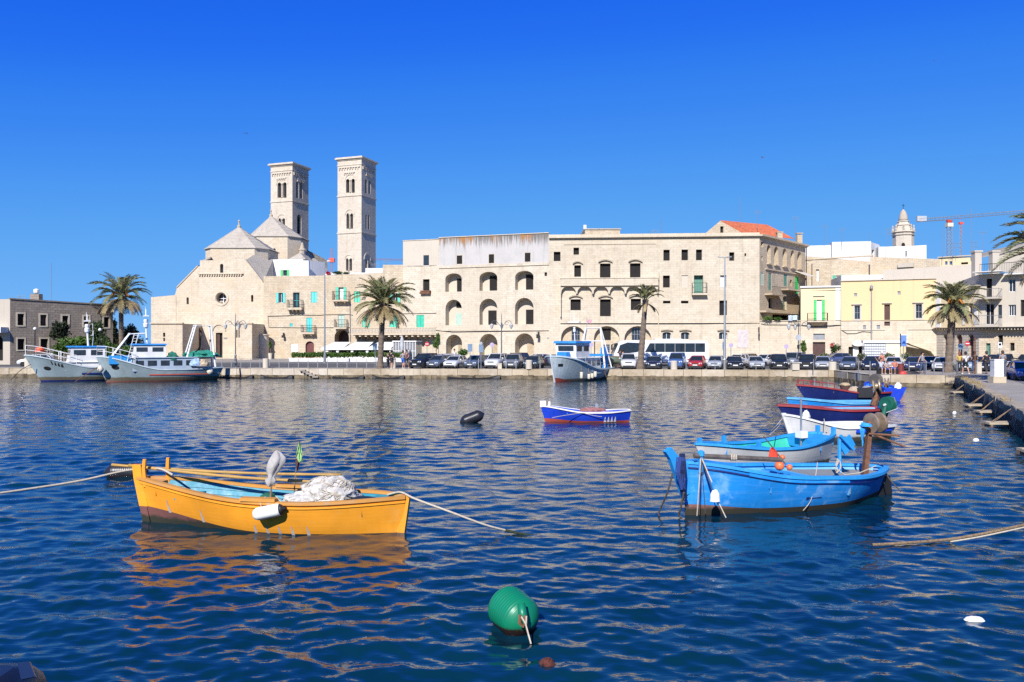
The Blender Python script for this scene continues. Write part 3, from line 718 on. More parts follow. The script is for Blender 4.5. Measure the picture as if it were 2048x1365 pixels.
tower('taller and free standing bell tower rising behind the turquoise shuttered houses, right of its twin',675.2,723,751.5,150,319,548,[391.5,466],
      [(692,698.5,358.5,386,1),(703,709.5,358,386,1),(692.8,698,427,458,1.5),(701,706,427,458,1.5),(692,696.6,517,542,1.5),(699.4,704,517,542,1.5)],
      [(730,734.3,359,387,1),(737,741,361,388,1),(731,734,429,458,1.5),(736,739,430,459,1.5),(731,734,519,543,1.5),(736,739,519,543,1.5)],0)

# ------------------------------------------------------------------ white house over the terraces
R=house('white_house','small whitewashed rooftop house with green shutters beside the pyramid roofs',loc=FP(575,124))
f=Fac(FP(541.5,124),FP(606,123.5));zt=PZ(519.5,124)
f.wall(R,[(0,9),(f.L,9),(f.L,zt),(0,zt)],[f.op(566,574,540.5,552,depth=.3,mat=M_glass,open=M_bgreen)],PL_white)
shell(R,[FP(541.5,124),FP(606,123.5),(PX(613,128),128),(PX(541,131),131)],9,zt,PL_white,skip=(0,))
f2=Fac(FP(618,125),FP(650,128));zt2=PZ(522.5,126)
f2.wall(R,[(0,9),(f2.L,9),(f2.L,zt2),(0,zt2)],[],PL_white,name='yard_wall')
mb=MB();p=P3(612,550,123.4);mb.box(p.x-.5,p.x+.5,p.y-.4,p.y+.4,9,PZ(522,123.4));mb.build('pillar',PL_white,R,world=True)
a,b,c=P3(576,519,124.5),P3(612,519,124.5),P3(600,506,126)
mb=MB();mb.add([a,b,c,a+Vector((0,6,0)),b+Vector((0,6,0)),c+Vector((0,5,0))],[(0,1,2),(1,4,5,2),(0,2,5,3)]);mb.build('roof_gable',ST_roof,R,world=True,uv=True)

# ------------------------------------------------------------------ cottages with turquoise shutters
R=house('shuttered_house_row','row of old stone houses with turquoise shutters above the cafe awning',cat='building',loc=FP(665,116))
f=Fac(FP(527,117),FP(806,115.4));X=f.px
out=[(X(527,553)[0],ZQ),(f.L,ZQ),(f.L,X(806,530)[1]),X(766,530),X(765,546),X(742,547),X(640,551.5),X(527,553)]
T=M_turq;G=M_green
ops=[f.op(557.5,565.6,586,606,depth=.3,mat=M_glass,mull=(2,1),open=T),f.op(586,599,585.5,616,depth=.35,mat=M_glass,mull=(2,2),fmat=T),
       f.op(622,634,584,605.7,depth=.3,shut=T),f.op(677.6,687,575,600,depth=.35,mat=M_white,open=G),f.op(708,720.5,583,605,depth=.3,shut=G),
       f.op(785,795,586.6,607.5,depth=.3,mat=M_glass,mull=(2,1),open=G),f.op(579.5,585.5,647,653.6,depth=.2,shut=T),
       f.op(613,624,636,664.5,depth=.3,shut=T),f.op(676.5,689,630.6,655,depth=.3,shut=M_pgreen),f.op(724.6,739.6,631.7,655,depth=.3,shut=G),
       f.op(779,794.6,631.7,655,depth=.3,shut=G),f.op(669,698,660,712,1,depth=2.2,mat=M_brown,part='archway'),f.op(611,628,683,716,.9,depth=.35,mat=M_red,part='door')]
f.wall(R,out,ops,ST_old)
shell(R,[FP(527,117),FP(806,115.4),(PX(806,125),125),(PX(527,125),125)],ZQ,PZ(552,117)-.4,ST_old,skip=(0,),roofz=PZ(552,117)-.6)
f.balcony(R,577,607,616,620.5,601,mat=ST_old,brackets=4);f.balcony(R,667,700,600.5,604,584,mat=ST_old,brackets=2)
f.balcony(R,605,632,665,669,651,mat=ST_old,brackets=2);f.balcony(R,671,696,655.5,658.5,640,mat=ST_old,brackets=0)
f.cable(R,[(536,633),(575,632),(590,630.5),(640,631),(650,630),(700,629.5),(706,631)],.035);f.cable(R,[(536,633),(538,655),(600,656),(700,655.5)],.025)
f.cable(R,[(700,603),(700.5,640),(701,684)],.06,mat=M_grey)
mb=MB();f.pbox(mb,583,596.5,689,704,0,.06);mb.build('notice_board',M_white,R,world=True)
for(x,y)in((568.5,671),):
    mb=MB();f.pbox(mb,x-.5,x+.5,y-5,y,0,.5);f.pbox(mb,x-2,x+2,y,y+5,.25,.7);mb.build('wall_lantern',M_iron,R,world=True)
# roof terrace clutter of the same house: tank, low white walls
mb=MB();p=P3(755,542,118);mb.box(p.x-1.6,p.x+1.6,117,119,PZ(550,117),PZ(538,118));mb.build('terrace_wall',PL_white,R,world=True,uv=True)
mb=MB();p=P3(700,548,118);mb.box(p.x-3.5,p.x+4,117.2,117.5,PZ(552,117),PZ(545.5,117));mb.build('terrace_wall',PL_white,R,world=True,uv=True)

# balustraded terrace in front of the right-hand houses
R=house('balustrade_terrace','stone terrace with baluster railing on dark corbels above the cafe',cat='terrace',loc=FP(790,113))
f=Fac(FP(704,114.4),FP(874,112.2))
mb=MB();f.pbox(mb,704,874,667,670.5,-2.2,.5);mb.build('terrace_slab',ST_old,R,world=True,uv=True)
mb=MB();f.pbox(mb,704,874,655.2,657,.2,.5);mb.build('handrail',ST_old,R,world=True,uv=True)
prof=[(.07,0),(.05,.1),(.10,.3),(.05,.62),(.07,.72)]
bal=None
n=58
for k in range(n):
    u=f.px(706,660)[0]+(f.px(872,660)[0]-f.px(706,660)[0])*k/(n-1);w=f.W(u,f.px(790,667)[1],.35)
    if bal is None:
        mb=MB();mb.lathe(prof,6);bal=mb.build('baluster',PL_cream,R,smooth=True);o=bal
    else:o=bal.copy();COL.objects.link(o);o.parent=R
    o.location=w-R.location;o.scale=(1,1,(f.px(790,657)[1]-f.px(790,667)[1])/.72)
for k in range(15):
    x=708+k*11.6;mb=MB();f.pbox(mb,x,x+4,670.6,674,-2.2,.35);f.pbox(mb,x+.3,x+3.7,674,678,-2.2,-.5);mb.build('corbel',ST_old,R,world=True,uv=True)

# ------------------------------------------------------------------ house with tiers of arched loggias
R=house('arched_loggia_house','derelict pale stone house with three tiers of arched loggias and rust stained upper wall',cat='building',loc=FP(950,112))
f=Fac(FP(806,115.2),FP(1098,108.2));X=f.px
zA,zB=X(840,481)[1],X(990,471.5)[1]
u878=X(878,600)[0]
out=[(0,ZQ),(f.L,ZQ),(f.L,zB),(u878,zB),(u878,zA),(0,zA)]
def loggia(x0,x1,y0,y1,arch,depth=1.3):return f.op(x0,x1,y0,y1,arch,depth=depth,mat=PL_cream,part='loggia')
ops=[f.op(847,858,511,533,depth=.25,mat=M_glass,mull=(2,1),fmat=M_grey),f.op(846,859,559,583,depth=.4),f.op(833,848,630.5,655,depth=.3,shut=M_green)]
for(a,b,c,d)in((913.6,924.5,511.4,528.5),(977.7,988.2,509,526.7),(1049.7,1061,506,524)):ops.append(f.op(a,b,c,d,depth=.5,trim=(.14,.02,ST_arch)))
for(a,b,c,d)in((890.7,923.5,547,584),(959,994.6,544,582),(1030.4,1067,542,580)):ops.append(loggia(a,b,c,d,.62))
for(a,b,c,d)in((891,923.5,599.6,651),(959,994.6,597.7,650),(1030,1067,596,649)):ops.append(loggia(a,b,c,d,1))
for(a,b,c,d)in((892,924,669.7,716),(959,995,668,715.5),(1030,1068,667,715)):ops.append(loggia(a,b,c,d,1,2.0))
ops.append(f.op(1089,1094,545,552.5,depth=.3))
f.wall(R,out,ops,ST_arch)
shell(R,[FP(806,115.2),FP(1098,108.2),(PX(1098,108.2)+4,124),(PX(806,115)+4,128)],ZQ,zA-.05,ST_arch,skip=(0,))
f.wall(R,[(u878+.05,X(990,531)[1]),(f.L-.03,X(990,531)[1]),(f.L-.03,zB-.06),(u878+.05,zB-.06)],[dict(shape=f.shape(a-1,b+1,c-1,d+1),depth=.05,part='window')for(a,b,c,d)in((913.6,924.5,511.4,528.5),(977.7,988.2,509,526.7),(1049.7,1061,506,524))],PL_up,name='rendered_band',d=.025)
f.wall(R,[(.05,X(830,532)[1]),(u878-.05,X(830,532)[1]),(u878-.05,zA-.05),(.05,zA-.05)],[dict(shape=f.shape(846.5,858.5,510.5,533.5),depth=.05,mat=M_glass,part='window')],PL_cream,name='rendered_band',d=.02)
mb=MB();f.box(mb,u878,f.L,zB,zB+.1,-.4,.14);mb.build('coping',ST_arch,R,world=True,uv=True);mb=MB();f.box(mb,0,u878-.02,zA,zA+.09,-.4,.1);mb.build('coping',ST_arch,R,world=True,uv=True)
mb=MB();f.pbox(mb,878,1098,530.5,532.5,0,.12);mb.build('string_course',ST_arch,R,world=True,uv=True);mb=MB();f.pbox(mb,880,1098,661,662.3,-.02,.10);mb.build('string_course',ST_arch,R,world=True,uv=True)
# doors at the back of the loggias
def inner(x0,x1,y0,y1,d,mat,name='doorway',sh=False):
    s=f.shape(x0,x1,y0,y1);us=[p[0]for p in s];zs=[p[1]for p in s]
    mb=MB();f.box(mb,min(us),max(us),min(zs),max(zs),d,d+.06);o=mb.build(name,mat,R,world=True)
    return o
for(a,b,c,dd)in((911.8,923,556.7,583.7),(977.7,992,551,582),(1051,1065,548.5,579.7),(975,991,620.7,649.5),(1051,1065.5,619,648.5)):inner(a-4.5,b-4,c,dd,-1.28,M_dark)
inner(905,918,626,650.5,-1.28,M_pgreen,'door');inner(906,917,604.5,615,-1.28,M_dark,'fanlight')
for(a,b,c)in((906,922,690),(975,993,688),(1046,1066,687)):inner(a,b,c,716,-1.98,PL_cream if False else ST_old,'blocked_door')
f.cable(R,[(872,661),(905,664.5),(990,663.2),(1098,661.6)],.04)
f.cable(R,[(806,628),(873,627)],.03)
mb=MB();f.pbox(mb,842,862,584.5,588.5,0,.5);f.pbox(mb,843,862.5,581.5,584.4,.1,.45);mb.build('window_box',M_rust,R,world=True)
for x in(1078.5,):
    mb=MB();f.pbox(mb,x-.6,x+.6,664,670,0,.6);f.pbox(mb,x-2.5,x+2.5,669,677,.3,.8);mb.build('wall_lantern',M_iron,R,world=True)
mb=MB();f.pbox(mb,1094.5,1097.5,675,678,0,.05);mb.build('plaque',M_grey,R,world=True)

# ------------------------------------------------------------------ long palazzo
R=house('palazzo','long four storey palazzo of pale stone with empty black windows and a projecting gallery',cat='building',loc=FP(1310,107))
f=Fac(FP(1098,108.2),FP(1519,106));X=f.px;zt=X(1300,477)[1]
E=dict(depth=.45)
ops=[f.op(1107.5,1121,504,522.7,**E),f.op(1147,1158,495.7,509.8,**E),
       f.op(1148.5,1162,531,554,hood=.28,**E),f.op(1200,1221,527.5,556,hood=.28,**E),f.op(1260,1281,527,555.5,hood=.28,**E),
       f.op(1141,1161.5,599,621,hood=.28,**E),f.op(1200,1221.7,599,633,hood=.28,**E),f.op(1261.6,1282,598,620.5,hood=.28,**E),
       f.op(1326.8,1339.5,500,521.7,**E),f.op(1326,1339.7,551.5,575.5,**E),f.op(1326,1341,602,607.3,**E),
       f.op(1363,1376,499.5,521,**E),f.op(1392,1404,499.5,521,**E),f.op(1458.5,1468.7,505,522,**E),f.op(1489,1492.5,507,513,**E),
       f.op(1363,1376,551,575.5,depth=.12,mat=PL_cream,part='blind_window'),f.op(1388,1406.4,551,588,depth=.7,mat=M_ogreen,part='balcony_door'),
       f.op(1440.5,1452.6,551,575,depth=.35,mat=M_white,mull=(2,1),fmat=M_grey),f.op(1362,1377,602,607.3,**E),f.op(1438.7,1454,601.5,631,**E)]
for a,b in((1325,1342),(1362,1379),(1438,1454.6)):ops.append(f.op(a,b,664.5,679.5,.45,depth=.4,mat=M_glass,mull=(2,1),hood=.1))
ga=[(1122,1172),(1188,1239),(1248.7,1302.6)]
for a,b in ga:ops.append(f.op(a,b,652.5,714,.95,depth=.8,mat=ST_old,part='archway'))
f.wall(R,[(0,ZQ),(f.L,ZQ),(f.L,zt),(0,zt)],ops,ST_pal)
def inner2(x0,x1,y0,y1,d,mat,name,mull=None):
    o=dict(shape=f.shape(x0,x1,y0,y1),depth=-.01,mat=mat,part=name,mull=mull,fmat=M_grey);f.fill(R,o,d)
inner2(1143,1160,657.5,681,-.78,M_glass,'window',(3,2));inner2(1203,1222,657.5,680.5,-.78,M_dark,'window');inner2(1204.6,1220,689,705.6,-.78,M_glass,'window',(4,4))
inner2(1264,1281,656,681,-.78,M_glass,'window',(3,2))
mb=MB();f.box(mb,0,f.L+.1,zt,zt+.12,-.5,.2);f.box(mb,0,f.L+.2,zt+.12,zt+.26,-.5,.42);f.box(mb,0,f.L,zt+.26,zt+.62,-.5,.05);mb.build('cornice',ST_pal,R,world=True,uv=True)
mb=MB();f.pbox(mb,1128,1312,488.2,489.4,0,.08);mb.build('string_course',ST_pal,R,world=True,uv=True);mb=MB();f.pbox(mb,1121,1519,645.5,647,0,.12);mb.build('string_course',ST_pal,R,world=True,uv=True)
# gallery: parapet band carried on shallow arches between brackets
g0,g1=1121,1315.5
a,b=X(g0,573),X(g1,557.5)
mb=MB();f.box(mb,a[0],b[0],a[1],b[1],-.02,.85);f.box(mb,a[0]-.05,b[0]+.05,b[1],b[1]+.1,-.02,.92);mb.build('gallery',ST_pal,R,world=True,uv=True)
nA=6;W_=(b[0]-a[0])/nA;mb=MB();zb=a[1];zl=X(1200,586)[1]
for i in range(nA):
    u0=a[0]+W_*i;uc=u0+W_/2;K=10;rr=W_/2*.9;rise=(zb-zl)*.95
    pts=[(uc-rr*math.cos(math.pi*k/K),zl+rise*math.sin(math.pi*k/K))for k in range(K+1)]
    prof=[(u0,zl-.15),(uc-rr,zl-.15)]+pts+[(uc+rr,zl-.15),(u0+W_,zl-.15),(u0+W_,zb),(u0,zb)]
    n=len(prof);vs=[f.W(u,z,.6)for u,z in prof]+[f.W(u,z,-.02)for u,z in prof]
    tr=tessellate_polygon([[Vector((u,z,0))for u,z in prof]])
    mb.add(vs,[list(t)for t in tr]+[(i2,(i2+1)%n,n+(i2+1)%n,n+i2)for i2 in range(n)])
mb.build('gallery_arch',ST_pal,R,world=True,uv=True)
mb=MB();f.pbox(mb,1120.2,1122.2,573,634,-.02,.5);mb.build('pilaster',ST_pal,R,world=True,uv=True);mb=MB();f.pbox(mb,1316,1318,545,575,0,.3);mb.build('pilaster',ST_pal,R,world=True,uv=True);mb=MB();f.pbox(mb,1316,1317.5,625,680,0,.14);mb.build('pilaster',ST_pal,R,world=True,uv=True)
f.balcony(R,1383,1413,587.5,591,567,depth=.8,brackets=0,step=.2)
f.cable(R,[(1121,647.8),(1250,648.3),(1400,648),(1519,646.2)],.04)
mb=MB();f.pbox(mb,1474.5,1496.5,660,696,0,.05);mb.build('blind_panel',plain('pinkish_grey_panel',(.52,.46,.44),.8),R,world=True)
# side wall with the loggia
s=Fac(FP(1519,106),FP(1611,118));X2=s.px;zt=zt
LG=[(1534,1541.5,491,522),(1548.3,1557,493,524),(1565.3,1573.6,495,526),(1581.5,1589,498,529),(1594.8,1603,500,531)]
zl=X2(1565,500)[1]
def sop(x0,x1,zr,**k):
    u0,u1=X2(x0,600)[0],X2(x1,600)[0];r=(u1-u0)/2;z0,z1=zr;arch=k.pop('arch',0)
    if arch:k['shape']=[(u0,z0),(u1,z0)]+[((u0+u1)/2+r*math.cos(q*math.pi/8),z1-r+r*math.sin(q*math.pi/8))for q in range(9)]
    else:k['shape']=[(u0,z0),(u1,z0),(u1,z1),(u0,z1)]
    return k
ops=[sop(a,b,(14.0,16.5),arch=1,depth=1.0,mat=PL_beige,part='loggia_arch')for a,b,_,_ in LG]
ops+=[sop(1521.6,1527,(10.9,12.6),depth=.2,shut=M_pgreen),sop(1537,1543,(10.4,12.7),depth=.2,shut=M_ogreen),sop(1567.5,1574.5,(11.2,12.9),depth=.2,shut=M_ogreen),
        sop(1590,1597,(10.3,12.8),depth=.2,shut=M_bgreen),sop(1522,1526.5,(16.0,16.7),depth=.3),sop(1523,1525.5,(14.2,14.8),depth=.3),sop(1580,1584.5,(11.3,12.2),depth=.3),
        sop(1537,1545,(7.9,9.3),depth=.3),sop(1566,1573,(7.9,9.7),depth=.3,mat=M_ogreen,part='door'),sop(1545,1598,(4.9,7.2),depth=2.0,mat=M_dark,part='recess')]
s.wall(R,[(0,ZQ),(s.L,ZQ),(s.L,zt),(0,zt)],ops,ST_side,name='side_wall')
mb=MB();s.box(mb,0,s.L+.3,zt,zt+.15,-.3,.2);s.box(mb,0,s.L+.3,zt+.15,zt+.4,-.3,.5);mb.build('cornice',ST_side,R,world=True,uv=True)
mb=MB();s.box(mb,X2(1530,500)[0],s.L,13.1,13.25,0,.2)
for a,b,_,_ in LG:s.box(mb,X2(a-1,500)[0],X2(b+1,500)[0],13.82,13.98,0,.3)
mb.build('string_course',ST_side,R,world=True,uv=True)
for a,b,z in((1529,1557,9.85),(1562,1592,10.75)):
    u0,u1=X2(a,600)[0],X2(b,600)[0];mb=MB();s.box(mb,u0,u1,z-.18,z,-.05,1.1);bl=mb.build('balcony',ST_side,R,world=True,uv=True)
    mb=MB()
    for i in range(13):
        u=u0+.05+(u1-u0-.1)*i/12;mb.tube([s.W(u,z,1.05),s.W(u,z+.95,1.05)],.015,4)
    mb.tube([s.W(u0,z+.95,1.05),s.W(u1,z+.95,1.05)],.025,5);mb.build('railing',M_iron,bl,world=True)
mb=MB();s.box(mb,.05,s.L,7.3,7.55,-.05,.9);mb.build('ledge',ST_side,R,world=True,uv=True)
mb=MB();u0,u1=X2(1588,600)[0],X2(1610,600)[0]
mb.hexa([s.W(u0,12.75,1.9),s.W(u1,12.75,1.9),s.W(u1,13.55,.02),s.W(u0,13.55,.02)],[s.W(u0,12.79,1.9),s.W(u1,12.79,1.9),s.W(u1,13.6,.02),s.W(u0,13.6,.02)]);mb.build('awning',M_cream,R,world=True)
mb=MB();mb.tube([s.W(s.L+.1,zt,.1),s.W(s.L+.1,8,.1)],.06,6);mb.build('drainpipe',M_iron,R,world=True)
shell(R,[FP(1098,108.2),FP(1519,106),FP(1611,118),(PX(1611,118)-3,128),(PX(1098,108),126)],ZQ,zt,ST_pal,skip=(0,1))
mb=MB()
for(x,dd)in((1558.5,116),(1598,117.2)):
    p=P3(x,470,dd);mb2=MB();w=5*dd/F;mb2.box(p.x-w,p.x+w,p.y-w,p.y+w,zt,zt+1.9 if x<1570 else zt+1.75);mb2.box(p.x-w-.08,p.x+w+.08,p.y-w-.08,p.y+w+.08,zt+1.91,zt+2.05);mb2.build('chimney',ST_side,R,world=True,uv=True)
# stair penthouse on the flat roof
R2=house('roof_penthouse','small weathered stair house on the flat palazzo roof',cat='building',loc=FP(1205,112))
mb=MB();a,b=PX(1170,112),PX(1240,112);mb.box(a,b,112,117,zt-.3,PZ(459.5,112));mb.build('wall',PL_up if False else ST_side,R2,world=True,uv=True)
mb=MB();mb.box(a-.15,b+.15,111.85,117.1,PZ(459.5,112),PZ(457.5,112));mb.build('roof',ST_roof,R2,world=True,uv=True)
mb=MB();p=P3(1170.5,458,112);mb.box(p.x-.2,p.x+.2,112.4,112.9,p.z,p.z+.6);mb.build('chimney',PL_white,R2,world=True)
# gabled attic with the orange roof
R3=house('tiled_attic','gabled rooftop attic with an orange terracotta roof on the palazzo',cat='building',loc=FP(1490,112))
ga_,gp,gb=P3(1408.5,469,110),P3(1440.5,442,110),P3(1489,469,110)
fa=Fac((ga_.x,110),(gb.x,110))
fa.wall(R3,[(0,ga_.z-1.2),(fa.L,ga_.z-1.2),(fa.L,gb.z),(gp.x-ga_.x,gp.z),(0,ga_.z)],[fa.op(1440.5,1447,453,466,depth=.4)],ST_side,name='gable')
e1,e2,e3=P3(1535,451,124),P3(1590,479,122),P3(1440,452,124)
nT=26
mb=MB();R0=[gp.lerp(e1,i/nT)for i in range(nT+1)];R1=[gb.lerp(e2,i/nT)for i in range(nT+1)]
for i in range(nT):    # ribs of pan tiles running down the slope
    a,b,c,d=R0[i],R0[i+1],R1[i+1],R1[i];m0,m1=(a+b)/2+Vector((0,0,.12)),(c+d)/2+Vector((0,0,.12))
    mb.quad(a,m0,m1,d);mb.quad(m0,b,c,m1)
mb.build('tiled_roof',M_tile,R3,world=True)
mb=MB();mb.quad(ga_,gp,e1,e3);mb.build('tiled_roof',M_tile,R3,world=True)
# low wing at the foot of the side wall, with roof terrace plants
R4=house('corner_wing','low plain stone wing at the corner below the palazzo side balconies',cat='building',loc=FP(1560,105.8))
f=Fac(FP(1519,105.97),FP(1603,105));zw=PZ(643,105.5)
f.wall(R4,[(.02,ZQ),(f.L,ZQ),(f.L,zw),(.02,zw)],[],ST_pal)
mb=MB();f.box(mb,.02,f.L,zw,zw+.12,-.4,.12);mb.build('coping',ST_pal,R4,world=True,uv=True)
mb=MB();mb.poly([(*FP(1519,106),zw-.1),(*FP(1603,105),zw-.1),(*FP(1613,118),zw-.1)]);mb.build('roof',PL_beige,R4,world=True)
f.cable(R4,[(1522,648),(1530,650),(1600,650.5)],.04)
mb=MB();f.pbox(mb,1516,1518.4,655,662,.1,.5);f.pbox(mb,1515.8,1518.6,668,674,.3,.7);mb.build('wall_lantern',M_iron,R4,world=True)

# ------------------------------------------------------------------ old stone house and white roofs behind
R=house('old_stone_house','tall grey stone house behind the yellow building with a green shuttered window',loc=FP(1680,122))
f=Fac(FP(1606,124),FP(1745,118));z1=PZ(514,121.5)
f.wall(R,[(0,ZQ),(f.L,ZQ),(f.L,PZ(524,118)),(0,PZ(512,124))],[f.op(1632,1638,539,563,depth=.3,mat=M_white),f.op(1671,1680,551,569,depth=.3,mat=M_white,open=M_green)],ST_grey if False else ST_old)
mb=MB();f.box(mb,0,f.L,z1-.3,z1-.1,-.3,.12);mb.build('cornice',ST_old,R,world=True,uv=True)
f.cable(R,[(1624,528),(1624,572)],.06)
R=house('stone_annexe','stepped rough stone annexe below the white rooftop house',loc=FP(1790,116))
f=Fac(FP(1740,117),FP(1880,112));f.wall(R,[(0,ZQ),(f.L,ZQ),(f.L,PZ(518.5,112)),(0,PZ(514,117))],[],ST_old)
mb=MB();f.pbox(mb,1796,1828,526,536,-.02,.4);mb.build('ledge',PL_beige,R,world=True,uv=True)
def white_block(label,x0,x1,D,yt,yb,wins=(),depth=9,name='white_house'):
    R=house(name,label,loc=FP((x0+x1)/2,D));f=Fac(FP(x0,D),FP(x1,D-1));z0,z1=PZ(yb,D)-2.5,PZ(yt,D)
    f.wall(R,[(0,z0),(f.L,z0),(f.L,z1),(0,z1)],[f.op(*w,depth=.3)for w in wins],PL_white)
    shell(R,[FP(x0,D),FP(x1,D-1),(PX(x1,D)+3,D+depth),(PX(x0,D)+2,D+depth)],z0,z1,PL_white,skip=(0,))
    return R,f
white_block('low whitewashed rooftop block just right of the palazzo loggia',1611,1668,131,492,512)
R,f=white_block('largest whitewashed rooftop house, with one small window, left of the spire',1664,1742,129,484.5,524)
f3=Fac(FP(1742,128),FP(1759,132));f3.wall(R,[(0,14),(f3.L,14),(f3.L,PZ(485.5,129)),(0,PZ(484.5,128))],[f3.op(1744,1748.5,500,513,depth=.3)],PL_white,name='side_wall')
white_block('whitewashed rooftop house in front of the church spire',1757,1826,128,494,515,[(1811,1813.5,502,514,0)])
white_block('whitewashed cube right of the church spire',1826,1853,127,492,516)
white_block('little white parapet block over the yellow building left half',1683,1790,113,551,563)
# beige blocks
R=house('beige_house','plain beige rear house above the yellow facade',loc=FP(1830,112))
f=Fac(FP(1766,111),FP(1960,105));f.wall(R,[(0,ZQ),(f.L,ZQ),(f.L,PZ(528,105)),(0,PZ(541,111))],[],PL_beige)
mb=MB();f.box(mb,0,f.L,PZ(533,108)-.1,PZ(533,108)+.05,-.3,.1)
R=house('ochre_house','ochre rooftop house with two small blue windows',loc=FP(1915,118))
f=Fac(FP(1877,119),FP(1948,116));f.wall(R,[(0,10),(f.L,10),(f.L,PZ(514.5,116)),(0,PZ(515,119))],[f.op(1890,1895,523,530,depth=.2,mat=plain('blue_shutter',(.06,.12,.3),.5)),f.op(1899,1904,523,530,depth=.2,mat=plain('blue_shutter',(.06,.12,.3),.5)),f.op(1922,1936,525,529,depth=.3)],PL_yellow if False else PL_pyellow)
mb=MB();f.box(mb,-.1,f.L+.1,PZ(515,118),PZ(513,118),-.4,.25);mb.build('cornice',PL_beige,R,world=True)

# ------------------------------------------------------------------ church spire
R=thing('church_spire','pale baroque church spire with a stepped bulbous cap above the white roofs','spire',(*FP(1806.5,160),ZQ))
D=160.0;c=Vector((*FP(1806.5,D),0));k=D/F
def oct(r0,y0,r1,y1,name,n=8,mat=ST_tower):
    mb=MB();mb.lathe([(r0*k,PZ(y0,D)),(r1*k,PZ(y1,D))],n,Matrix.Translation(c)@Matrix.Rotation(math.pi/n,4,'Z'));return mb.build(name,mat,R,world=True,uv=True)
oct(20,560,19.5,472,'belfry');oct(21.5,471.8,22,469.5,'cornice');oct(19.5,469.4,19,466,'frieze');oct(22.5,465.8,22,463.5,'cornice')
oct(17,463.3,14,452,'lantern_stage');oct(16,451.8,14,449.5,'cornice');oct(12,449.3,10.3,444.5,'lantern_stage');oct(12,444.3,10,442.5,'cornice')
mb=MB();mb.lathe([(r*k,PZ(y,D))for r,y in((8.8,442.3),(8.4,438),(7.2,431),(5.4,425.5),(3,421.5),(.6,419))],12,Matrix.Translation(c));mb.build('cap',ST_tower,R,world=True,smooth=True)
mb=MB();p=Vector((c.x,c.y,PZ(419.2,D)));mb.tube([p,p+Vector((0,0,1.1))],.05,5);mb.box(p.x-.3,p.x+.3,p.y-.04,p.y+.04,p.z+.72,p.z+.8);mb.build('cross',M_iron,R,world=True)
for i in range(8):
    a=math.pi/8+i*math.pi/4;q=c+Vector((math.cos(a),math.sin(a),0))*19*k
    mb=MB();mb.lathe([(.2,0),(.26,.3),(.12,.7),(.2,.9),(.02,1.3)],6,Matrix.Translation((q.x,q.y,PZ(463.4,D))));mb.build('urn',ST_tower,R,world=True)
fb=Fac((c.x-10*k,D-19.6*k),(c.x+10*k,D-19.6*k))
mb=MB();u=fb.shape(1803,1810,486,500,1);mb.poly([fb.W(a,b,.02)for a,b in u]);mb.build('bell_opening',M_dark,R,world=True)

# ------------------------------------------------------------------ yellow building
R=house('yellow_building','long yellow rendered building over a pale stone ground floor on the right',cat='building',loc=FP(1740,101))
f=Fac(FP(1601.5,104.4),FP(1682,103));X=f.px;zt=X(1640,575.5)[1];zs=X(1640,641)[1]
ops=[f.op(1633.5,1643.5,600,641,depth=.25,mat=M_white,open=M_bgreen)]
f.wall(R,[(0,zs),(X(1671,600)[0],zs),(X(1671,600)[0],zt),(0,zt)],ops,PL_pyellow,name='upper_wall',d=.03)
f.wall(R,[(0,ZQ),(f.L,ZQ),(f.L,zs),(0,zs)],[f.op(1625.5,1650.5,684.5,716,depth=.3,mat=M_brown,part='garage_door'),f.op(1626.5,1649.5,668,680,depth=.2,mat=M_grey)],ST_pal,name='ground_wall')
mb=MB();f.pbox(mb,1671,1682,573,641,-.02,.1);mb.build('pilaster',PL_white,R,world=True)
mb=MB();f.box(mb,-.1,f.L,zt,zt+.2,-.3,.25);mb.build('cornice',PL_white,R,world=True)
mb=MB();f.pbox(mb,1626,1649,591.5,593,0,.2);f.pbox(mb,1602,1682,649.5,650.7,0,.12);mb.build('moulding',PL_cream,R,world=True)
f.balcony(R,1614,1655,642.5,645,627,depth=1.1,brackets=0)
mb=MB();a,b=X(1618,645),X(1652,652)
mb.hexa([f.W(a[0]+.5,b[1],.35),f.W(b[0]-.4,b[1],.35),f.W(b[0]-.4,b[1],-.02),f.W(a[0]+.5,b[1],-.02)],[f.W(a[0],a[1],.95),f.W(b[0],a[1],.95),f.W(b[0],a[1],-.02),f.W(a[0],a[1],-.02)]);mb.build('balcony_corbel',M_brown if False else ST_side,R,world=True,uv=True)
f2=Fac(FP(1682,102.6),FP(1873,98.2));X=f2.px;zt2=X(1780,560.5)[1];zs2=X(1780,641)[1]
Tm=(.2,.05,PL_cream)
ops=[f2.op(1709,1720,612,639,depth=.25,mat=M_glass,mull=(2,2),fmat=M_grey,trim=Tm),f2.op(1768.5,1780,610,640.5,depth=.25,mat=M_brown,part='door'),
       f2.op(1831.5,1844,608.6,637,depth=.25,mat=M_glass,mull=(2,2),fmat=M_grey,trim=Tm),f2.op(1708,1714,587,593.5,depth=.15,mat=M_grey,part='vent'),f2.op(1795,1801,583,590,depth=.15,mat=M_grey,part='vent')]
f2.wall(R,[(0,zs2),(f2.L,zs2),(f2.L,zt2),(0,zt2)],ops,PL_yellow,name='upper_wall',d=.03)
ops=[f2.op(1768.5,1780,643.5,652,depth=.25,mat=M_brown,part='door'),f2.op(1726,1732,651,659,depth=.15,mat=M_grey,part='vent'),f2.op(1753.5,1760,650.5,658.5,depth=.15,mat=M_grey,part='vent'),
       f2.op(1697,1728,694,722,depth=.4,mat=M_dark,part='shop_entrance')]
f2.wall(R,[(0,ZQ),(f2.L,ZQ),(f2.L,zs2),(0,zs2)],ops,ST_pal,name='ground_wall')
mb=MB();f2.box(mb,0,f2.L,zt2,zt2+.15,-.3,.2);mb.build('cornice',PL_cream,R,world=True)
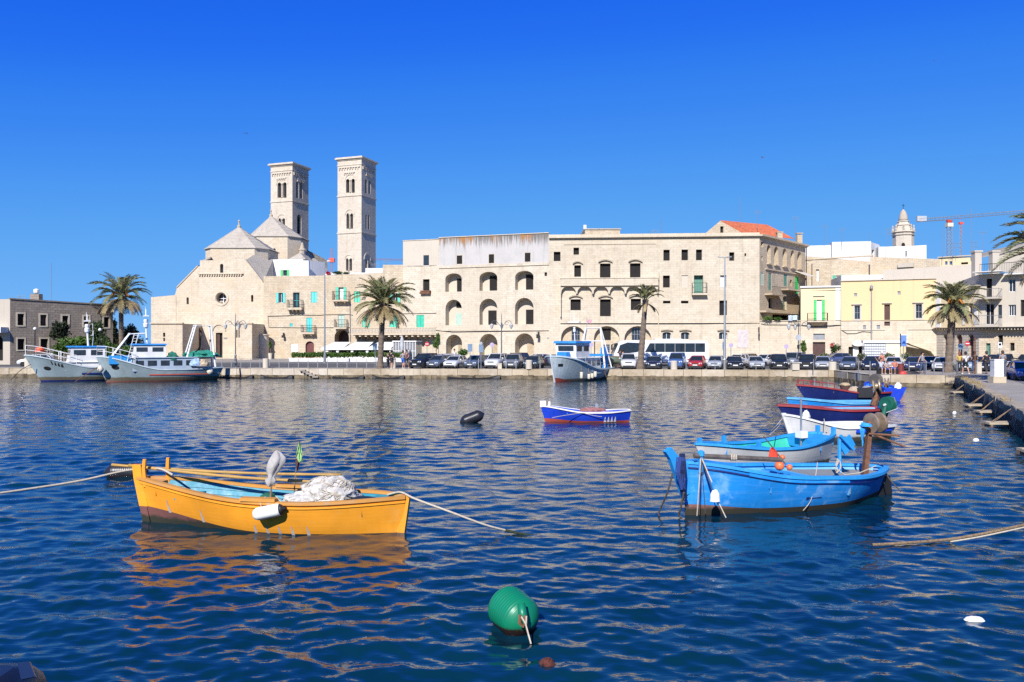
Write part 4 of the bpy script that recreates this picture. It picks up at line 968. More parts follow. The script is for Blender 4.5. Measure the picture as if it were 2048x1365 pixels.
mb=MB();f2.pbox(mb,1682,1873,640.2,642.2,0,.1);f2.pbox(mb,1682,1770,659.5,661,0,.1);f2.pbox(mb,1816,1870,658.5,660,0,.1);f2.pbox(mb,1703,1724,608,610,0,.25);f2.pbox(mb,1764,1784,605.5,607.5,0,.25);f2.pbox(mb,1825,1847,604.5,606.5,0,.25);mb.build('moulding',PL_cream,R,world=True)
mb=MB();f2.pbox(mb,1706,1717,694.5,722,-.38,-.3);mb.build('shop_door',M_white,R,world=True)
mb=MB();u,z=f2.px(1716.5,687);mb.add([f2.W(u+.72*math.cos(2*math.pi*i/18),z+.38*math.sin(2*math.pi*i/18),.35)for i in range(18)]+[f2.W(u+.72*math.cos(2*math.pi*i/18),z+.38*math.sin(2*math.pi*i/18),.2)for i in range(18)],[tuple(range(18))]+[(i,18+i,18+(i+1)%18,(i+1)%18)for i in range(18)]);mb.build('oval_sign',M_white,R,world=True)
f2.cable(R,[(1682,660),(1695,668),(1712,667.5),(1725,663.5),(1745,665)],.035);f.cable(R,[(1603,651.5),(1625,654),(1660,653),(1681,651)],.035)
mb=MB();u,z0=f2.px(1743,688);_,z1=f2.px(1743,580);mb.tube([f2.W(u,z0,.12),f2.W(u,z1,.12)],.07,6);mb.lathe([(.05,0),(.2,.15),(.2,.4),(.05,.6)],8,Matrix.Translation(f2.W(u,z1,.3)));mb.build('drainpipe',M_grey,R,world=True)
# striped stone ground floor with three arches
f3=Fac(FP(1873,98.2),FP(1958,92));X=f3.px;zt3=X(1915,572)[1];zs3=X(1915,659)[1]
ops=[f3.op(a,b,c,d,depth=.2,mat=M_glass,mull=(1,2),fmat=M_white)for a,b,c,d in((1889,1895,612,640),(1916,1921.5,612,640),(1938,1944.5,612,640))]
f3.wall(R,[(0,zs3),(f3.L,zs3),(f3.L,zt3),(0,zt3)],ops,PL_pyellow,name='upper_wall',d=.03)
ops=[f3.op(a,b,669,722,1,depth=.4,mat=M_red,part='arched_door')for a,b in((1886,1897),(1911.5,1924.5),(1936.5,1947.5))]
f3.wall(R,[(0,ZQ),(f3.L,ZQ),(f3.L,zs3),(0,zs3)],ops,stone('striped_ashlar',(.44,.40,.34),(.40,.36,.30),3,.33,mortar=(.16,.14,.11),msize=.03,bs=.6),name='ground_wall')
mb=MB();f3.pbox(mb,1873,1882,575,655,0,.12)
mb.build('pilaster',PL_white,R,world=True)
for x in(1900.5,1926,1949.5):mb=MB();f3.pbox(mb,x,x+6,610,650,0,.1);mb.build('pilaster',PL_white,R,world=True)
mb=MB();f3.pbox(mb,1872,1960,654,657,-.1,.6);f3.pbox(mb,1872,1960,657,660,-.1,.25);mb.build('cornice',ST_side,R,world=True,uv=True)
mb=MB()
for i in range(16):x=1874+i*5.3;f3.pbox(mb,x,x+2,657.1,659.5,.25,.5)
mb.build('dentil',ST_side,R,world=True,uv=True)
mb=MB();f3.pbox(mb,1945,1962,570,573.5,-.3,.8);mb.build('eaves',M_tile if False else ST_roof,R,world=True)
shell(R,[FP(1601.5,104.4),FP(1682,102.8),FP(1873,98.2),FP(1958,92),(PX(1958,92)+6,106),(PX(1605,104)+4,116)],ZQ,zt-.1,PL_beige,skip=(0,1,2))

# glazed kiosk and tent awning in front of it
R=thing('glazed_kiosk','white gridded glass kiosk with beige panel and sloping tent before the yellow building','kiosk',(*FP(1770,97),ZQ))
f=Fac(FP(1728,98),FP(1817,96.5));z1=f.px(1760,686)[1]
mb=MB();f.pbox(mb,1771.5,1800,686.5,722,-2.4,-.02);mb.build('roller_panel',M_cream,R,world=True)
mb=MB();f.pbox(mb,1801,1812,686.5,722,-2.4,-.02);mb.build('side_panel',PL_yellow if False else plain('sand_canvas',(.55,.47,.26),.8),R,world=True)
mb=MB();f.pbox(mb,1728.5,1771,686.5,722,-2.4,-.05);mb.build('glass_wall',plain('frosted_glass',(.62,.65,.66),.15,.05),R,world=True)
mb=MB()
for i in range(10):x=1728.5+i*4.7;f.pbox(mb,x,x+.6,686.5,722,-.04,.02)
for i in range(7):y=687+i*5.4;f.pbox(mb,1728.5,1771,y,y+.6,-.03,.03)
mb.build('glazing_grid',M_grey,R,world=True)
mb=MB();f.pbox(mb,1726.5,1815,681.5,686.3,-2.6,.15);mb.build('roof',M_white,R,world=True)
mb=MB();a,b=f.px(1812,681),f.px(1830,692)
pts=[f.W(*f.px(1806,681),.05),f.W(*f.px(1823,690),.05),f.W(*f.px(1862,703),-.2),f.W(*f.px(1872,714),-.6)]
for p,q in zip(pts,pts[1:]):mb.quad(p,q,q+f.n*-3.0,p+f.n*-3.0)
mb.build('tent_roof',plain('sand_canvas',(.55,.47,.26),.8),R,world=True)

# ------------------------------------------------------------------ balcony block at the right edge
R4=house('folded_parasol','closed grey white parasol standing before the cafe glass room',cat='parasol',loc=FP(804,106))
mb=MB();c=P3(804,690,106);mb.lathe([(.03,ZQ-c.z),(.03,-.9),(.16,-.85),(.27,-.2),(.22,.7),(.05,1.25)],10,Matrix.Translation(c));mb.build('canopy',plain('grey_white_canvas',(.42,.44,.44),.85),R4,world=True)
for x0,x1,y1,cc in((1576,1583.6,642,(.50,.56,.68)),(1584.2,1594,640.5,(.55,.66,.66))):
    mb=MB();fl_=Fac(FP(1519,105.9),FP(1603,104.9));rows=[]
    for y in(631,634,637,y1):rows.append([fl_.W(*fl_.px(x0+(x1-x0)*k/8,y),.25+.06*math.sin(k*1.9+y))for k in range(9)])
    mb.grid(rows);o=mb.build('laundry_sheet',plain('sheet_%d'%x0,cc,.9));tag(o,'%s sheet hung to dry on the corner wing terrace'%('left pale lilac' if x0<1580 else 'right pale aqua'),'laundry')
R=house('balcony_block','beige apartment block with stacked corner balconies at the right edge',cat='building',loc=FP(2000,91))
f=Fac(FP(1958,92),FP(2130,86));X=f.px;zt=X(2000,547)[1];zs=X(2000,655)[1]
ops=[f.op(1973,1984,558,600,depth=.25,mat=M_dark,part='balcony_door'),f.op(1971,1988,608,650,depth=.25,mat=M_dark,mull=(2,1),part='balcony_door'),f.op(1996,2004,610,637,depth=.25,mat=M_glass),
       f.op(2017,2031,559,584,depth=.25,mat=M_glass,mull=(2,1)),f.op(2017,2032,610,632,depth=.25,mat=M_glass,mull=(3,1)),f.op(2041,2053,600,633,depth=.25)]
f.wall(R,[(0,zs),(f.L,zs),(f.L,zt),(0,zt)],ops,PL_cream,name='upper_wall')
ops=[f.op(1972,1981,687,722,depth=.3,mat=M_ogreen,part='door'),f.op(2020,2029,686,702,depth=.3),f.op(1997,2006,671,690,depth=.25),f.op(2060,2070,686,715,depth=.3)]
f.wall(R,[(0,ZQ),(f.L,ZQ),(f.L,zs),(0,zs)],ops,ST_old,name='ground_wall')
for yt_,yb_,yr in((595,600,579),(650,655,632)):f.balcony(R,1957,2005,yt_,yb_,yr,depth=1.5,mat=PL_beige,brackets=0,step=.22,rmat=M_grey)
mb=MB();f.pbox(mb,1955,2012,543,547.5,-.5,1.8);f.pbox(mb,2012,2130,545,549,-.5,.9);mb.build('eaves_slab',PL_white,R,world=True)
mb=MB();f.pbox(mb,1958,2130,652.5,655.5,-.1,1.2);f.pbox(mb,1958,2130,656,660,-.1,.5);mb.build('cornice',PL_beige,R,world=True)
mb=MB()
for i in range(26):x=1962+i*6.5;f.pbox(mb,x,x+2,656.5,660,.5,1.0)
mb.build('dentil',PL_beige,R,world=True)
shell(R,[FP(1958,92),FP(2130,86),(PX(2130,86)+5,104),(PX(1958,92)+5,106)],ZQ,zt,PL_beige,skip=(0,))
mb=MB();p0,p1=X(1962,545),X(2060,532)
for i in range(30):
    u=p0[0]+(p1[0]-p0[0])*i/29;mb.tube([f.W(u,zt+.1,.5),f.W(u,zt+1.1,.5)],.015,3)
mb.tube([f.W(p0[0],zt+1.1,.5),f.W(p1[0],zt+1.1,.5)],.03,5);mb.build('roof_railing',M_iron,R,world=True)
for(x,D)in((1953,97),(1988,96)):
    p=P3(x,530,D);mb=MB();mb.box(p.x-.4,p.x+.4,D-.4,D+.4,zt-.5,PZ(505,D));mb.box(p.x-.5,p.x+.5,D-.5,D+.5,PZ(505,D),PZ(502,D));mb.build('chimney',PL_beige,R,world=True)
R=house('grey_gable_house','pale gabled house roof showing over the balcony block',loc=FP(2030,112))
mb=MB();mb.poly([P3(1975,545,112),P3(2110,545,112),P3(2110,480,112),P3(2048,492,112),P3(1985,515,112)]);mb.build('gable',PL_beige,R,world=True)
mb=MB();a,b,c=P3(1983,515.5,111.8),P3(2048,492,111.8),P3(2110,479,111.8);d=Vector((0,8,0));e=Vector((0,0,.25))
mb.quad(a+e,b+e,b+e+d,a+e+d);mb.quad(b+e,c+e,c+e+d,b+e+d);mb.quad(a,b,b+e,a+e);mb.quad(b,c,c+e,b+e);mb.build('roof',ST_roof,R,world=True)

# ------------------------------------------------------------------ café
R=thing('cafe_pavilion','white awning cafe pavilion with dark openings below the balustrade terrace','cafe',(*FP(715,109),ZQ))
f=Fac(FP(645,110),FP(785,109));g=Fac(FP(785,109),FP(832,108.5))
mb=MB();xs=[646,690,737,785]
for a,b in zip(xs,xs[1:]):
    p=[f.W(*f.px(a,697),.9),f.W(*f.px(b,697),.9),f.W(*f.px(b-4,684.5),-3.5),f.W(*f.px(a+6,684.5),-3.5)];mb.hexa([q-Vector((0,0,.05))for q in p],p)
aw=mb.build('awning',plain('white_canvas',(.74,.75,.72),.8,.05),R,world=True)
mb=MB();f.pbox(mb,646,785,696.8,700,.86,.92);mb.build('valance',plain('white_canvas',(.74,.75,.72),.8,.05),R,world=True)
for x in(655,676,705,735,763,782):
    mb=MB();f.pbox(mb,x,x+4.5,699,722,.4,.75);mb.build('pillar',M_white,R,world=True)
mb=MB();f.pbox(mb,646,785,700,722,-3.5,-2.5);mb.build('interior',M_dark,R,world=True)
mb=MB();f.pbox(mb,646,785,711,722,.45,.7);mb.build('low_wall',M_white,R,world=True)
mb=MB();g.pbox(mb,786,832,684,722,-3,-.05);mb.build('glass_room',plain('grey_glass',(.20,.21,.22),.12,.15),R,world=True)
mb=MB()
for i in range(9):x=786+i*5.6;g.pbox(mb,x,x+.9,684,722,-.04,.04)
g.pbox(mb,785,833,682,684,-3,.1);g.pbox(mb,786,832,702,703,-.04,.03);mb.build('frame',M_white,R,world=True)
# ------------------------------------------------------------------ boats
def sst(a,b,x):
    t=min(1,max(0,(x-a)/(b-a)));return t*t*(3-2*t)
class Hull:
    """boat along local x (bow +x), z = 0 at the waterline"""
    def __init__(s,L,B,sheer,zk=-.3,rb=.35,rs=.1,stern=.25,full=.42,sharpb=2.1,vb=1.0,vm=.38,sternq=.6,flare=0.0):
        s.L,s.B,s.sh,s.zk,s.rb,s.rs,s.stern,s.full,s.sb,s.vb,s.vm,s.sq,s.fl=L,B,sheer,zk,rb,rs,stern,full,sharpb,vb,vm,sternq,flare
    def hb(s,t):
        if t>s.full:k=(t-s.full)/(1-s.full);return s.B/2*max(.012,1-k**s.sb)
        k=(s.full-t)/s.full;return s.B/2*(s.stern+(1-s.stern)*max(0,1-k**2.4))
    def P(s,t,z,side=1,off=0.0):
        zs=s.sh(t);v=min(1.05,max(0,(z-s.zk)/(zs-s.zk)))
        q=s.vm+(s.vb-s.vm)*sst(.5,1,t)+(s.sq-s.vm)*sst(.4,0,t)
        y=max(0.0,s.hb(t)*(v**q)*(1+s.fl*(v-.6)*sst(.55,1,t))-off)
        x=s.L*(t-.5)+s.rb*(v-.45)*sst(.55,1,t)-s.rs*(v-.45)*sst(.3,0,t)
        return Vector((x,side*y,z))
    def build(s,name,mats,root,zband=.1,n=30,m=6,band=None):
        """outer skin; mats = (topside, bottom, [band])"""
        mb=MB()
        for side in(1,-1):
            rows=[]
            for i in range(n+1):
                t=i/n;zs=s.sh(t);zb=zband(t)if callable(zband)else zband;r=[s.P(t,s.zk,side),s.P(t,s.zk*.5,side),s.P(t,0,side),s.P(t,zb,side)]
                for j in range(1,m+1):r.append(s.P(t,zb+(zs-zb)*j/m,side))
                rows.append(r)
            k=len(rows[0])
            for i in range(n):
                for j in range(k-1):
                    mb.cur=1 if j<3 else(2 if(band and j>=k-1-band)else 0)
                    a,b,c,d=rows[i][j],rows[i+1][j],rows[i+1][j+1],rows[i][j+1]
                    mb.quad(a,b,c,d)if side==1 else mb.quad(d,c,b,a)
        # transom
        zs=s.sh(0);ks=[s.zk,s.zk*.5,0,.15*zs,.4*zs,.7*zs,zs]
        for p,q in zip(ks,ks[1:]):
            mb.cur=1 if q<=0 else 0
            mb.quad(s.P(0,p,1),s.P(0,p,-1),s.P(0,q,-1),s.P(0,q,1))
        o=mb.build(name,mats,root);return sharp(o,50)
    def inner(s,name,mat,root,th=.05,zf=.12,n=24,m=4,t0=.02,t1=.97,floor=None):
        mb=MB()
        for side in(1,-1):
            rows=[[s.P(t0+(t1-t0)*i/n,zf+(s.sh(t0+(t1-t0)*i/n)-zf)*j/m,side,th)for j in range(m+1)]for i in range(n+1)]
            for i in range(n):
                for j in range(m):
                    a,b,c,d=rows[i][j],rows[i+1][j],rows[i+1][j+1],rows[i][j+1]
                    mb.quad(d,c,b,a)if side==1 else mb.quad(a,b,c,d)
        o=sharp(mb.build(name,mat,root),40)
        mb=MB();ts=[t0+(t1-t0)*i/n for i in range(n+1)]
        for a,b in zip(ts,ts[1:]):mb.quad(s.P(a,zf,-1,th),s.P(b,zf,-1,th),s.P(b,zf,1,th),s.P(a,zf,1,th))
        mb.build('floorboards',floor or mat,root);return o
    def gunwale(s,name,mat,root,w=.09,h=.05,n=36,out=.03,t0=0,t1=1,dz=0):
        mb=MB()
        for side in(1,-1):
            for i in range(n):
                a,b=t0+(t1-t0)*i/n,t0+(t1-t0)*(i+1)/n
                def q(t,o,z):p=s.P(t,s.sh(t),side,o);return Vector((p.x,p.y,s.sh(t)+z+dz))
                v=[q(a,-out,-h/2),q(b,-out,-h/2),q(b,w-out,-h/2),q(a,w-out,-h/2)];u=[q(a,-out,h/2),q(b,-out,h/2),q(b,w-out,h/2),q(a,w-out,h/2)]
                mb.hexa(v,u)if side==1 else mb.hexa(v[::-1],u[::-1])
        return mb.build(name,mat,root)
    def strake(s,name,mat,root,z,h=.05,out=.03,n=30,t0=0.0,t1=1.0,sides=(1,-1)):
        mb=MB();zf=z if callable(z)else(lambda t:z)
        for side in sides:
            for i in range(n):
                a,b=t0+(t1-t0)*i/n,t0+(t1-t0)*(i+1)/n
                v=[s.P(a,zf(a),side,-out),s.P(b,zf(b),side,-out),s.P(b,zf(b),side,.02),s.P(a,zf(a),side,.02)]
                u=[Vector((p.x,p.y,p.z+h))for p in v]
                mb.hexa(v,u)if side==1 else mb.hexa(v[::-1],u[::-1])
        return mb.build(name,mat,root)
    def deck(s,name,mat,root,t0,t1,dz=-.05,n=12,th=.04):
        mb=MB();ts=[t0+(t1-t0)*i/n for i in range(n+1)]
        def q(t,sd):z=s.sh(t)+dz;p=s.P(t,z,sd,th);return Vector((p.x,p.y,z))
        for a,b in zip(ts,ts[1:]):mb.quad(q(a,-1),q(b,-1),q(b,1),q(a,1))
        for t in(t0,t1):
            z=s.sh(t)+dz;a,b=q(t,-1),q(t,1);mb.quad(a,b,b+Vector((0,0,-.25)),a+Vector((0,0,-.25)))
        return mb.build(name,mat,root)
    def thwart(s,name,mat,root,t,z,w=.24,th=.04):
        a,b=s.P(t,z,1,.04),s.P(t,z,-1,.04);mb=MB();mb.box(a.x-w/2,a.x+w/2,b.y,a.y,z-th,z);return mb.build(name,mat,root)
    def stem(s,name,mat,root,top,w=.07,back=.12,lean=0.0,z0=None,fwd=.05,z1=None):
        """post along the bow edge rising above the sheer"""
        mb=MB();zs=s.sh(1);pts=[]
        za=s.zk if z0 is None else z0;zs=z1 or zs
        for j in range(7):z=za+(zs-za)*j/6;pts.append(s.P(1,z,1))
        e=pts[-1]
        if top:pts+=[Vector((e.x+lean*.5,0,zs+top*.5)),Vector((e.x+lean,0,zs+top))]
        for p in pts:p.y=0
        for p,q in zip(pts,pts[1:]):
            mb.hexa([p+Vector((-back,-w,0)),p+Vector((fwd,-w*.6,0)),p+Vector((fwd,w*.6,0)),p+Vector((-back,w,0))],[q+Vector((-back,-w,0)),q+Vector((fwd,-w*.6,0)),q+Vector((fwd,w*.6,0)),q+Vector((-back,w,0))])
        return mb.build(name,mat,root)

def boat_root(name,label,bow,stern,group=None,cat='boat'):
    b,s_=Vector((bow[0],bow[1],0)),Vector((stern[0],stern[1],0));d=b-s_
    return thing(name,label,cat,(b+s_)/2,math.atan2(d.y,d.x),group),d.length
def rope(pts,r,label=None,mat=None,name='mooring_rope',group=None,parent=None,sub=10,sag=0.0):
    """smooth rope through the points"""
    P=[Vector(p)for p in pts];out=[]
    for i in range(len(P)-1):
        p0,p1,p2,p3=P[max(i-1,0)],P[i],P[i+1],P[min(i+2,len(P)-1)]
        for k in range(sub):
            t=k/sub;q=.5*((2*p1)+(p2-p0)*t+(2*p0-5*p1+4*p2-p3)*t*t+(3*p1-p0-3*p2+p3)*t**3);q.z-=sag*4*t*(1-t);out.append(q)
    out.append(P[-1]);mb=MB();mb.tube(out,r,6);o=mb.build(name,mat or M_rope,parent,smooth=True)
    if label:tag(o,label,'rope',group)
    return o
P_yel=paint('yellow_boat_paint',(.80,.32,.022),(.66,.42,.16),.12,.38,3.0,.12)
P_yelrim=paint('worn_yellow_rim',(.55,.25,.04),(.38,.30,.24),.85,.7,7.0,.3)
P_turqi=paint('turquoise_inside',(.02,.22,.31),(.06,.32,.40),.5,.5,5.0,.3)
P_anti=paint('red_brown_antifouling',(.16,.06,.05),(.07,.05,.03),.5,.8,5.0,.3,low=(.03,(.02,.022,.012)))
P_blue=paint('bright_blue_boat_paint',(.010,.23,.65),(.24,.48,.74),.55,.45,1.7,.45)
P_blue2=paint('sky_blue_trim',(.02,.28,.66),(.12,.40,.68),.5,.5,5.0,.3)
P_navy=paint('navy_boat_paint',(.012,.022,.13),(.03,.05,.16),.4,.35,3.0,.2)
P_royal=paint('royal_blue_paint',(.012,.05,.50),(.04,.10,.5),.4,.4,3.0,.2)
P_redrim=paint('red_rim_paint',(.27,.03,.035),(.30,.13,.11),.4,.5,5.0,.2)
P_wht=paint('white_boat_paint',(.66,.66,.64),(.45,.43,.38),.3,.5,4.0,.35,low=(.08,(.10,.09,.06)))
P_greyh=paint('grey_white_hull',(.56,.56,.54),(.30,.31,.30),.5,.5,3.0,.4,low=(.02,(.08,.08,.06)))
P_ltblue=paint('light_blue_inside',(.10,.36,.62),(.28,.46,.58),.5,.5,4.0,.3)
P_greeni=paint('green_inside',(.02,.42,.30),(.10,.45,.35),.4,.5,4.0,.3)
P_redant=paint('red_antifouling',(.36,.06,.03),(.2,.06,.04),.5,.7,5.0,.3)
P_greydk=paint('grey_weathered_deck',(.24,.23,.21),(.14,.28,.42),.6,.8,4.0,.3)
M_bamboo=paint('bamboo_cane',(.42,.25,.06),(.20,.14,.08),.6,.55,4.0,.5)
M_net=plain('white_netting',(.60,.57,.52),.95,.25,14,bs=.9)
M_orange=plain('orange_float',(.75,.16,.05),.45,.12,3)

# ---- yellow boat
bow,st=P3(287,800,15.55),P3(806,800,14.62)
R,L=boat_root('rowing_boat','yellow wooden fishing boat with turquoise inside and a heap of white net',bow,st)
sh=lambda t:.66-.06*sst(0,.35,t)+.0*t+.24*sst(.45,1.0,t)**1.2
hy=Hull(L,1.46,sh,zk=-.28,rb=.26,rs=.14,stern=.10,full=.42,sharpb=2.3,vb=.85,vm=.34,sternq=.55)
zb=lambda t:.012+.30*sst(.42,1.02,t)**1.25
hy.build('hull',[P_yel,P_anti],R,zband=zb,n=44,m=8)
# interior planking, each strake a plank
nP=6
for side in(1,-1):
    for j in range(nP):
        mb=MB();n=26
        for i in range(n):
            a,b=.04+.92*i/n,.04+.92*(i+1)/n
            f_=lambda t,k:.08+(sh(t)-.03-.08)*k
            z0,z1=j/nP+.006,(j+1)/nP-.006
            p=[hy.P(a,f_(a,z0),side,.075),hy.P(b,f_(b,z0),side,.075),hy.P(b,f_(b,z1),side,.055),hy.P(a,f_(a,z1),side,.055)]
            mb.quad(*p)if side==-1 else mb.quad(*p[::-1])
        mb.build('plank',P_turqi,R)
hy.inner('lining',P_turqi,R,.045,.08)
hy.gunwale('gunwale',P_yelrim,R,.11,.055,44,.03)
hy.strake('rubbing_strake',P_yel,R,lambda t:sh(t)-.10,.035,.022)
hy.stem('bow_post',P_yel,R,.26,.06,.15,.03,z0=.30);hy.stem('stem_foot',P_anti,R,0,.05,.12,.0,z1=.30)
mb=MB();p=hy.P(0,0,1);mb.hexa([Vector((p.x-.02,-.05,-.28)),Vector((p.x+.10,-.07,-.28)),Vector((p.x+.10,.07,-.28)),Vector((p.x-.02,.05,-.28))],[Vector((p.x-.16,-.05,sh(0)+.02)),Vector((p.x+.0,-.09,sh(0)+.02)),Vector((p.x+.0,.09,sh(0)+.02)),Vector((p.x-.16,.05,sh(0)+.02))]);mb.build('stern_post',P_yel,R)
for t in(.34,.60,.80):hy.thwart('thwart',P_turqi if t!=.6 else P_yel,R,t,sh(t)-.2)
hy.deck('foredeck',P_yelrim,R,.90,.985,-.03);hy.deck('aft_deck',P_turqi,R,.02,.13,-.05)
# rowlock pad with pin, timber heads at the bow
t=.47;p=hy.P(t,sh(t),1);mb=MB();mb.box(p.x-.34,p.x+.34,p.y-.12,p.y+.05,sh(t)+.025,sh(t)+.085);mb.build('rowlock_pad',P_yelrim,R)
t=.47;p=hy.P(t,sh(t),-1);mb=MB();mb.box(p.x-.34,p.x+.34,p.y-.05,p.y+.12,sh(t)+.025,sh(t)+.085);mb.build('rowlock_pad',P_yelrim,R)
for(t,sd,hgt,ln)in((.955,1,.38,.10),(.90,-1,.40,.05)):
    p=hy.P(t,sh(t),sd,.05);mb=MB();mb.tube([p+Vector((0,0,-.15)),p+Vector((ln*.4,0,hgt*.5)),p+Vector((ln*.2,0,hgt))],[.045,.04,.035],6);mb.build('timber_head',P_yel,R)
# grey vertical blaze marks painted at the waterline
mgm=plain('grey_blaze_paint',(.42,.38,.36),.7)
Mw=R.matrix_basis.copy()
near=1 if(Matrix.Rotation(R.rotation_euler.z,4,'Z')@Vector((0,1,0))).y<0 else-1
def mark(h,t,z0,z1,w,mat,name='waterline_mark',off=.006):
    mb=MB();a,b,c,d=h.P(t-w/h.L,z0,near,-off),h.P(t+w/h.L,z0,near,-off),h.P(t+w*.15/h.L,z1,near,-off),h.P(t-w*.15/h.L,z1,near,-off)
    mb.quad(a,b,c,d);mb.quad(d,c,b,a);return mb.build(name,mat,R)
for t in(.865,.715):mark(hy,t,zb(t)-.02,zb(t)+.24,.035,mgm)
for t in(.50,.455,.41,.363,.308):mark(hy,t,-.03,.17,.035,mgm)
# bumps: fender hanging by two cords
def fender(label,p,q,r,mat=None,cords=(),dark_end=True,group=None):
    p,q=Vector(p),Vector(q);d=(q-p);ln=d.length
    M=Matrix.Translation(p)@d.to_track_quat('Z','Y').to_matrix().to_4x4()
    c=(p+q)/2;root=thing('fender',label,'fender',c,0,group)
    mb=MB();mb.lathe([(.02,0),(r*.75,.02),(r,.08),(r,ln-.10),(r*.9,ln-.05)],14,M);mb.build('float_body',mat or M_white,root,world=True,smooth=True)
    mb=MB();mb.lathe([(r*.9,ln-.05),(r*.6,ln),(r*.25,ln+.02),(r*.25,ln+.06)],14,M);mb.build('end_cap',M_black,root,world=True,smooth=True)
    for k in cords:
        mb=MB();mb.tube([Vector(x)for x in k],.008,5);mb.build('cord',M_rope if dark_end else M_droperope,root,world=True)
    return root
def at(x,y,D):return P3(x,y,D)
Df=14.27
fender('white cylindrical fender with dark cap hanging on the yellow boat',at(507,1030,Df),at(566,1018,Df-.05),.115,plain('fender_white',(.80,.79,.74),.4,.06),
       [(at(525,1022,Df),at(520,1005,14.3),at(531,994,14.4)),(at(565,1017,Df),at(563,1005,14.28),at(551,992,14.38))])
# bamboo poles with floats ends, laid fore and aft along the boat
for i,(a,b)in enumerate((((224,930,15.9),(682,950,15.3)),((258,931,15.7),(655,965,15.0)))):
    a,b=P3(*a),P3(*b);mb=MB();n=22;pts=[a.lerp(b,k/n)+Vector((0,0,-.05*math.sin(math.pi*k/n)))for k in range(n+1)]
    mb.tube(pts,[.030-.010*abs(k/n-.45)+(.006 if k%3==0 else 0)for k in range(n+1)],7)
    o=mb.build('bamboo_pole',M_bamboo,smooth=True);tag(o,['longer upper bamboo pole laid over the yellow boat','lower bamboo pole laid in the yellow boat, its end under the net'][i],'pole','bamboo poles in the yellow boat')
# furled grey sail bag on a post
rt=thing('flag_pole','short post wrapped in a furled grey cloth bag on the yellow boat','pole',P3(543,990,14.5))
b0=P3(541,996,14.5);mb=MB();mb.tube([b0,P3(543,968,14.5),P3(553,905,14.5)],.017,6);mb.build('post',M_wood,rt,world=True)
mb=MB();rng=random.Random(5);prof=[(974,538,.02),(968,541,.07),(960,542,.09),(954,543,.045),(946,545,.085),(935,549,.12),(925,553,.135),(915,555,.115),(906,554,.065),(901,553,.01)]
rows=[]
for(y,x,r)in prof:
    c=P3(x,y,14.5);rows.append([c+Vector((math.cos(a)*r*(1+.28*math.sin(5*a+y*.05)),math.sin(a)*r*.7*(1+.25*math.cos(4*a)),0))for a in[2*math.pi*k/20 for k in range(21)]])
mb.grid(rows);mb.build('cloth_bag',plain('grey_cloth',(.40,.38,.35),.9,.15,9),rt,world=True,smooth=True)
rt=thing('marker_flag','furled light green and dark red marker flag on a cane in the yellow boat','flag',P3(590,990,15.4))
mb=MB();mb.tube([P3(588,990,15.4),P3(591,950,15.4),P3(599,883,15.4)],.012,6);mb.build('cane',M_wood,rt,world=True)
def cloth(prof,D,mat,name,root):
    rows=[]
    for(y,x0,x1)in prof:
        n=8;rows.append([P3(x0+(x1-x0)*k/n,y+1.5*math.sin(k*1.3),D+.05*math.sin(k*1.7+y*.2))for k in range(n+1)])
    mb=MB();mb.grid(rows);return mb.build(name,mat,root,world=True,smooth=True)
cloth([(884,598,600),(892,596,602),(905,593,604),(915,592,605),(924,597,606)],15.38,plain('pale_green_cloth',(.30,.52,.22),.85),'flag',rt)
cloth([(918,591,597),(925,591,600),(935,592,598),(942,592,595)],15.42,plain('maroon_cloth',(.12,.03,.04),.85),'flag',rt)
# heap of net
def heap(name,label,c,rx,ry,rz_,mat,seed,cat,rough=.22,parent=None,n=30,m=14,pile=1.2):
    mb=MB();rows=[]
    for j in range(m+1):
        v=j/m;row=[]
        for i in range(n+1):
            a=2*math.pi*i/n;rr=math.cos(v*math.pi/2)**.75;zz=math.sin(v*math.pi/2)**pile
            d=Vector((math.cos(a)*rr,math.sin(a)*rr,zz));k=1+rough*mnoise.fractal(d*2.2+Vector((seed,0,0)),1,2,5)
            row.append(Vector((c[0]+d.x*rx*k,c[1]+d.y*ry*k,c[2]+d.z*rz_*(1+rough*.8*mnoise.noise(d*3.1+Vector((0,seed,0)))))))
        rows.append(row)
    mb.grid(rows);o=mb.build(name,mat,parent,smooth=True)
    if label:tag(o,label,cat)
    return o
hc=P3(657,1001,14.95)
ro=thing('net_heap','big heap of white fishing net in the stern of the yellow boat','net',hc)
o=heap('net',None,hc,.55,.40,.44,M_net,3,'net',.3,None,60,26);o.parent=ro;o.location=-hc
o=heap('net',None,P3(610,1001,14.8),.42,.30,.16,M_net,9,'net',.4);o.parent=ro;o.location=-hc
# strands over the heap
mb=MB();rng=random.Random(4)
for k in range(46):
    a0=rng.uniform(0,6.28);pts=[]
    for q in range(7):
        v=.15+.8*q/6*rng.uniform(.8,1);a=a0+.5*math.sin(q+k);rr=math.cos(v*math.pi/2)**.75
        pts.append(hc+Vector((math.cos(a)*rr*.57,math.sin(a)*rr*.42,math.sin(v*math.pi/2)**1.2*.45+.0)))
    mb.tube(pts,.006,4)
st_=mb.build('strand',M_rope,ro,world=True);st_['kind']='stuff'
mb=MB();p=P3(575,968+31,14.7)
tag(heap('float_cork',None,P3(603,985,14.9),.09,.07,.07,M_black,5,'float'),'dark lump lying in the white net at its left end','float')
o=heap('green_net',None,P3(536,1000,14.7),.16,.13,.13,plain('green_netting',(.01,.10,.06),.9),2,'net');tag(o,'dark green bundle at the foot of the cloth wrapped post in the yellow boat','net')
o=heap('dark_tarp',None,P3(722,1000,14.8),.30,.18,.06,plain('dark_tarpaulin',(.015,.022,.035),.5),7,'tarp');tag(o,'folded dark tarpaulin at the stern of the yellow boat','tarpaulin')
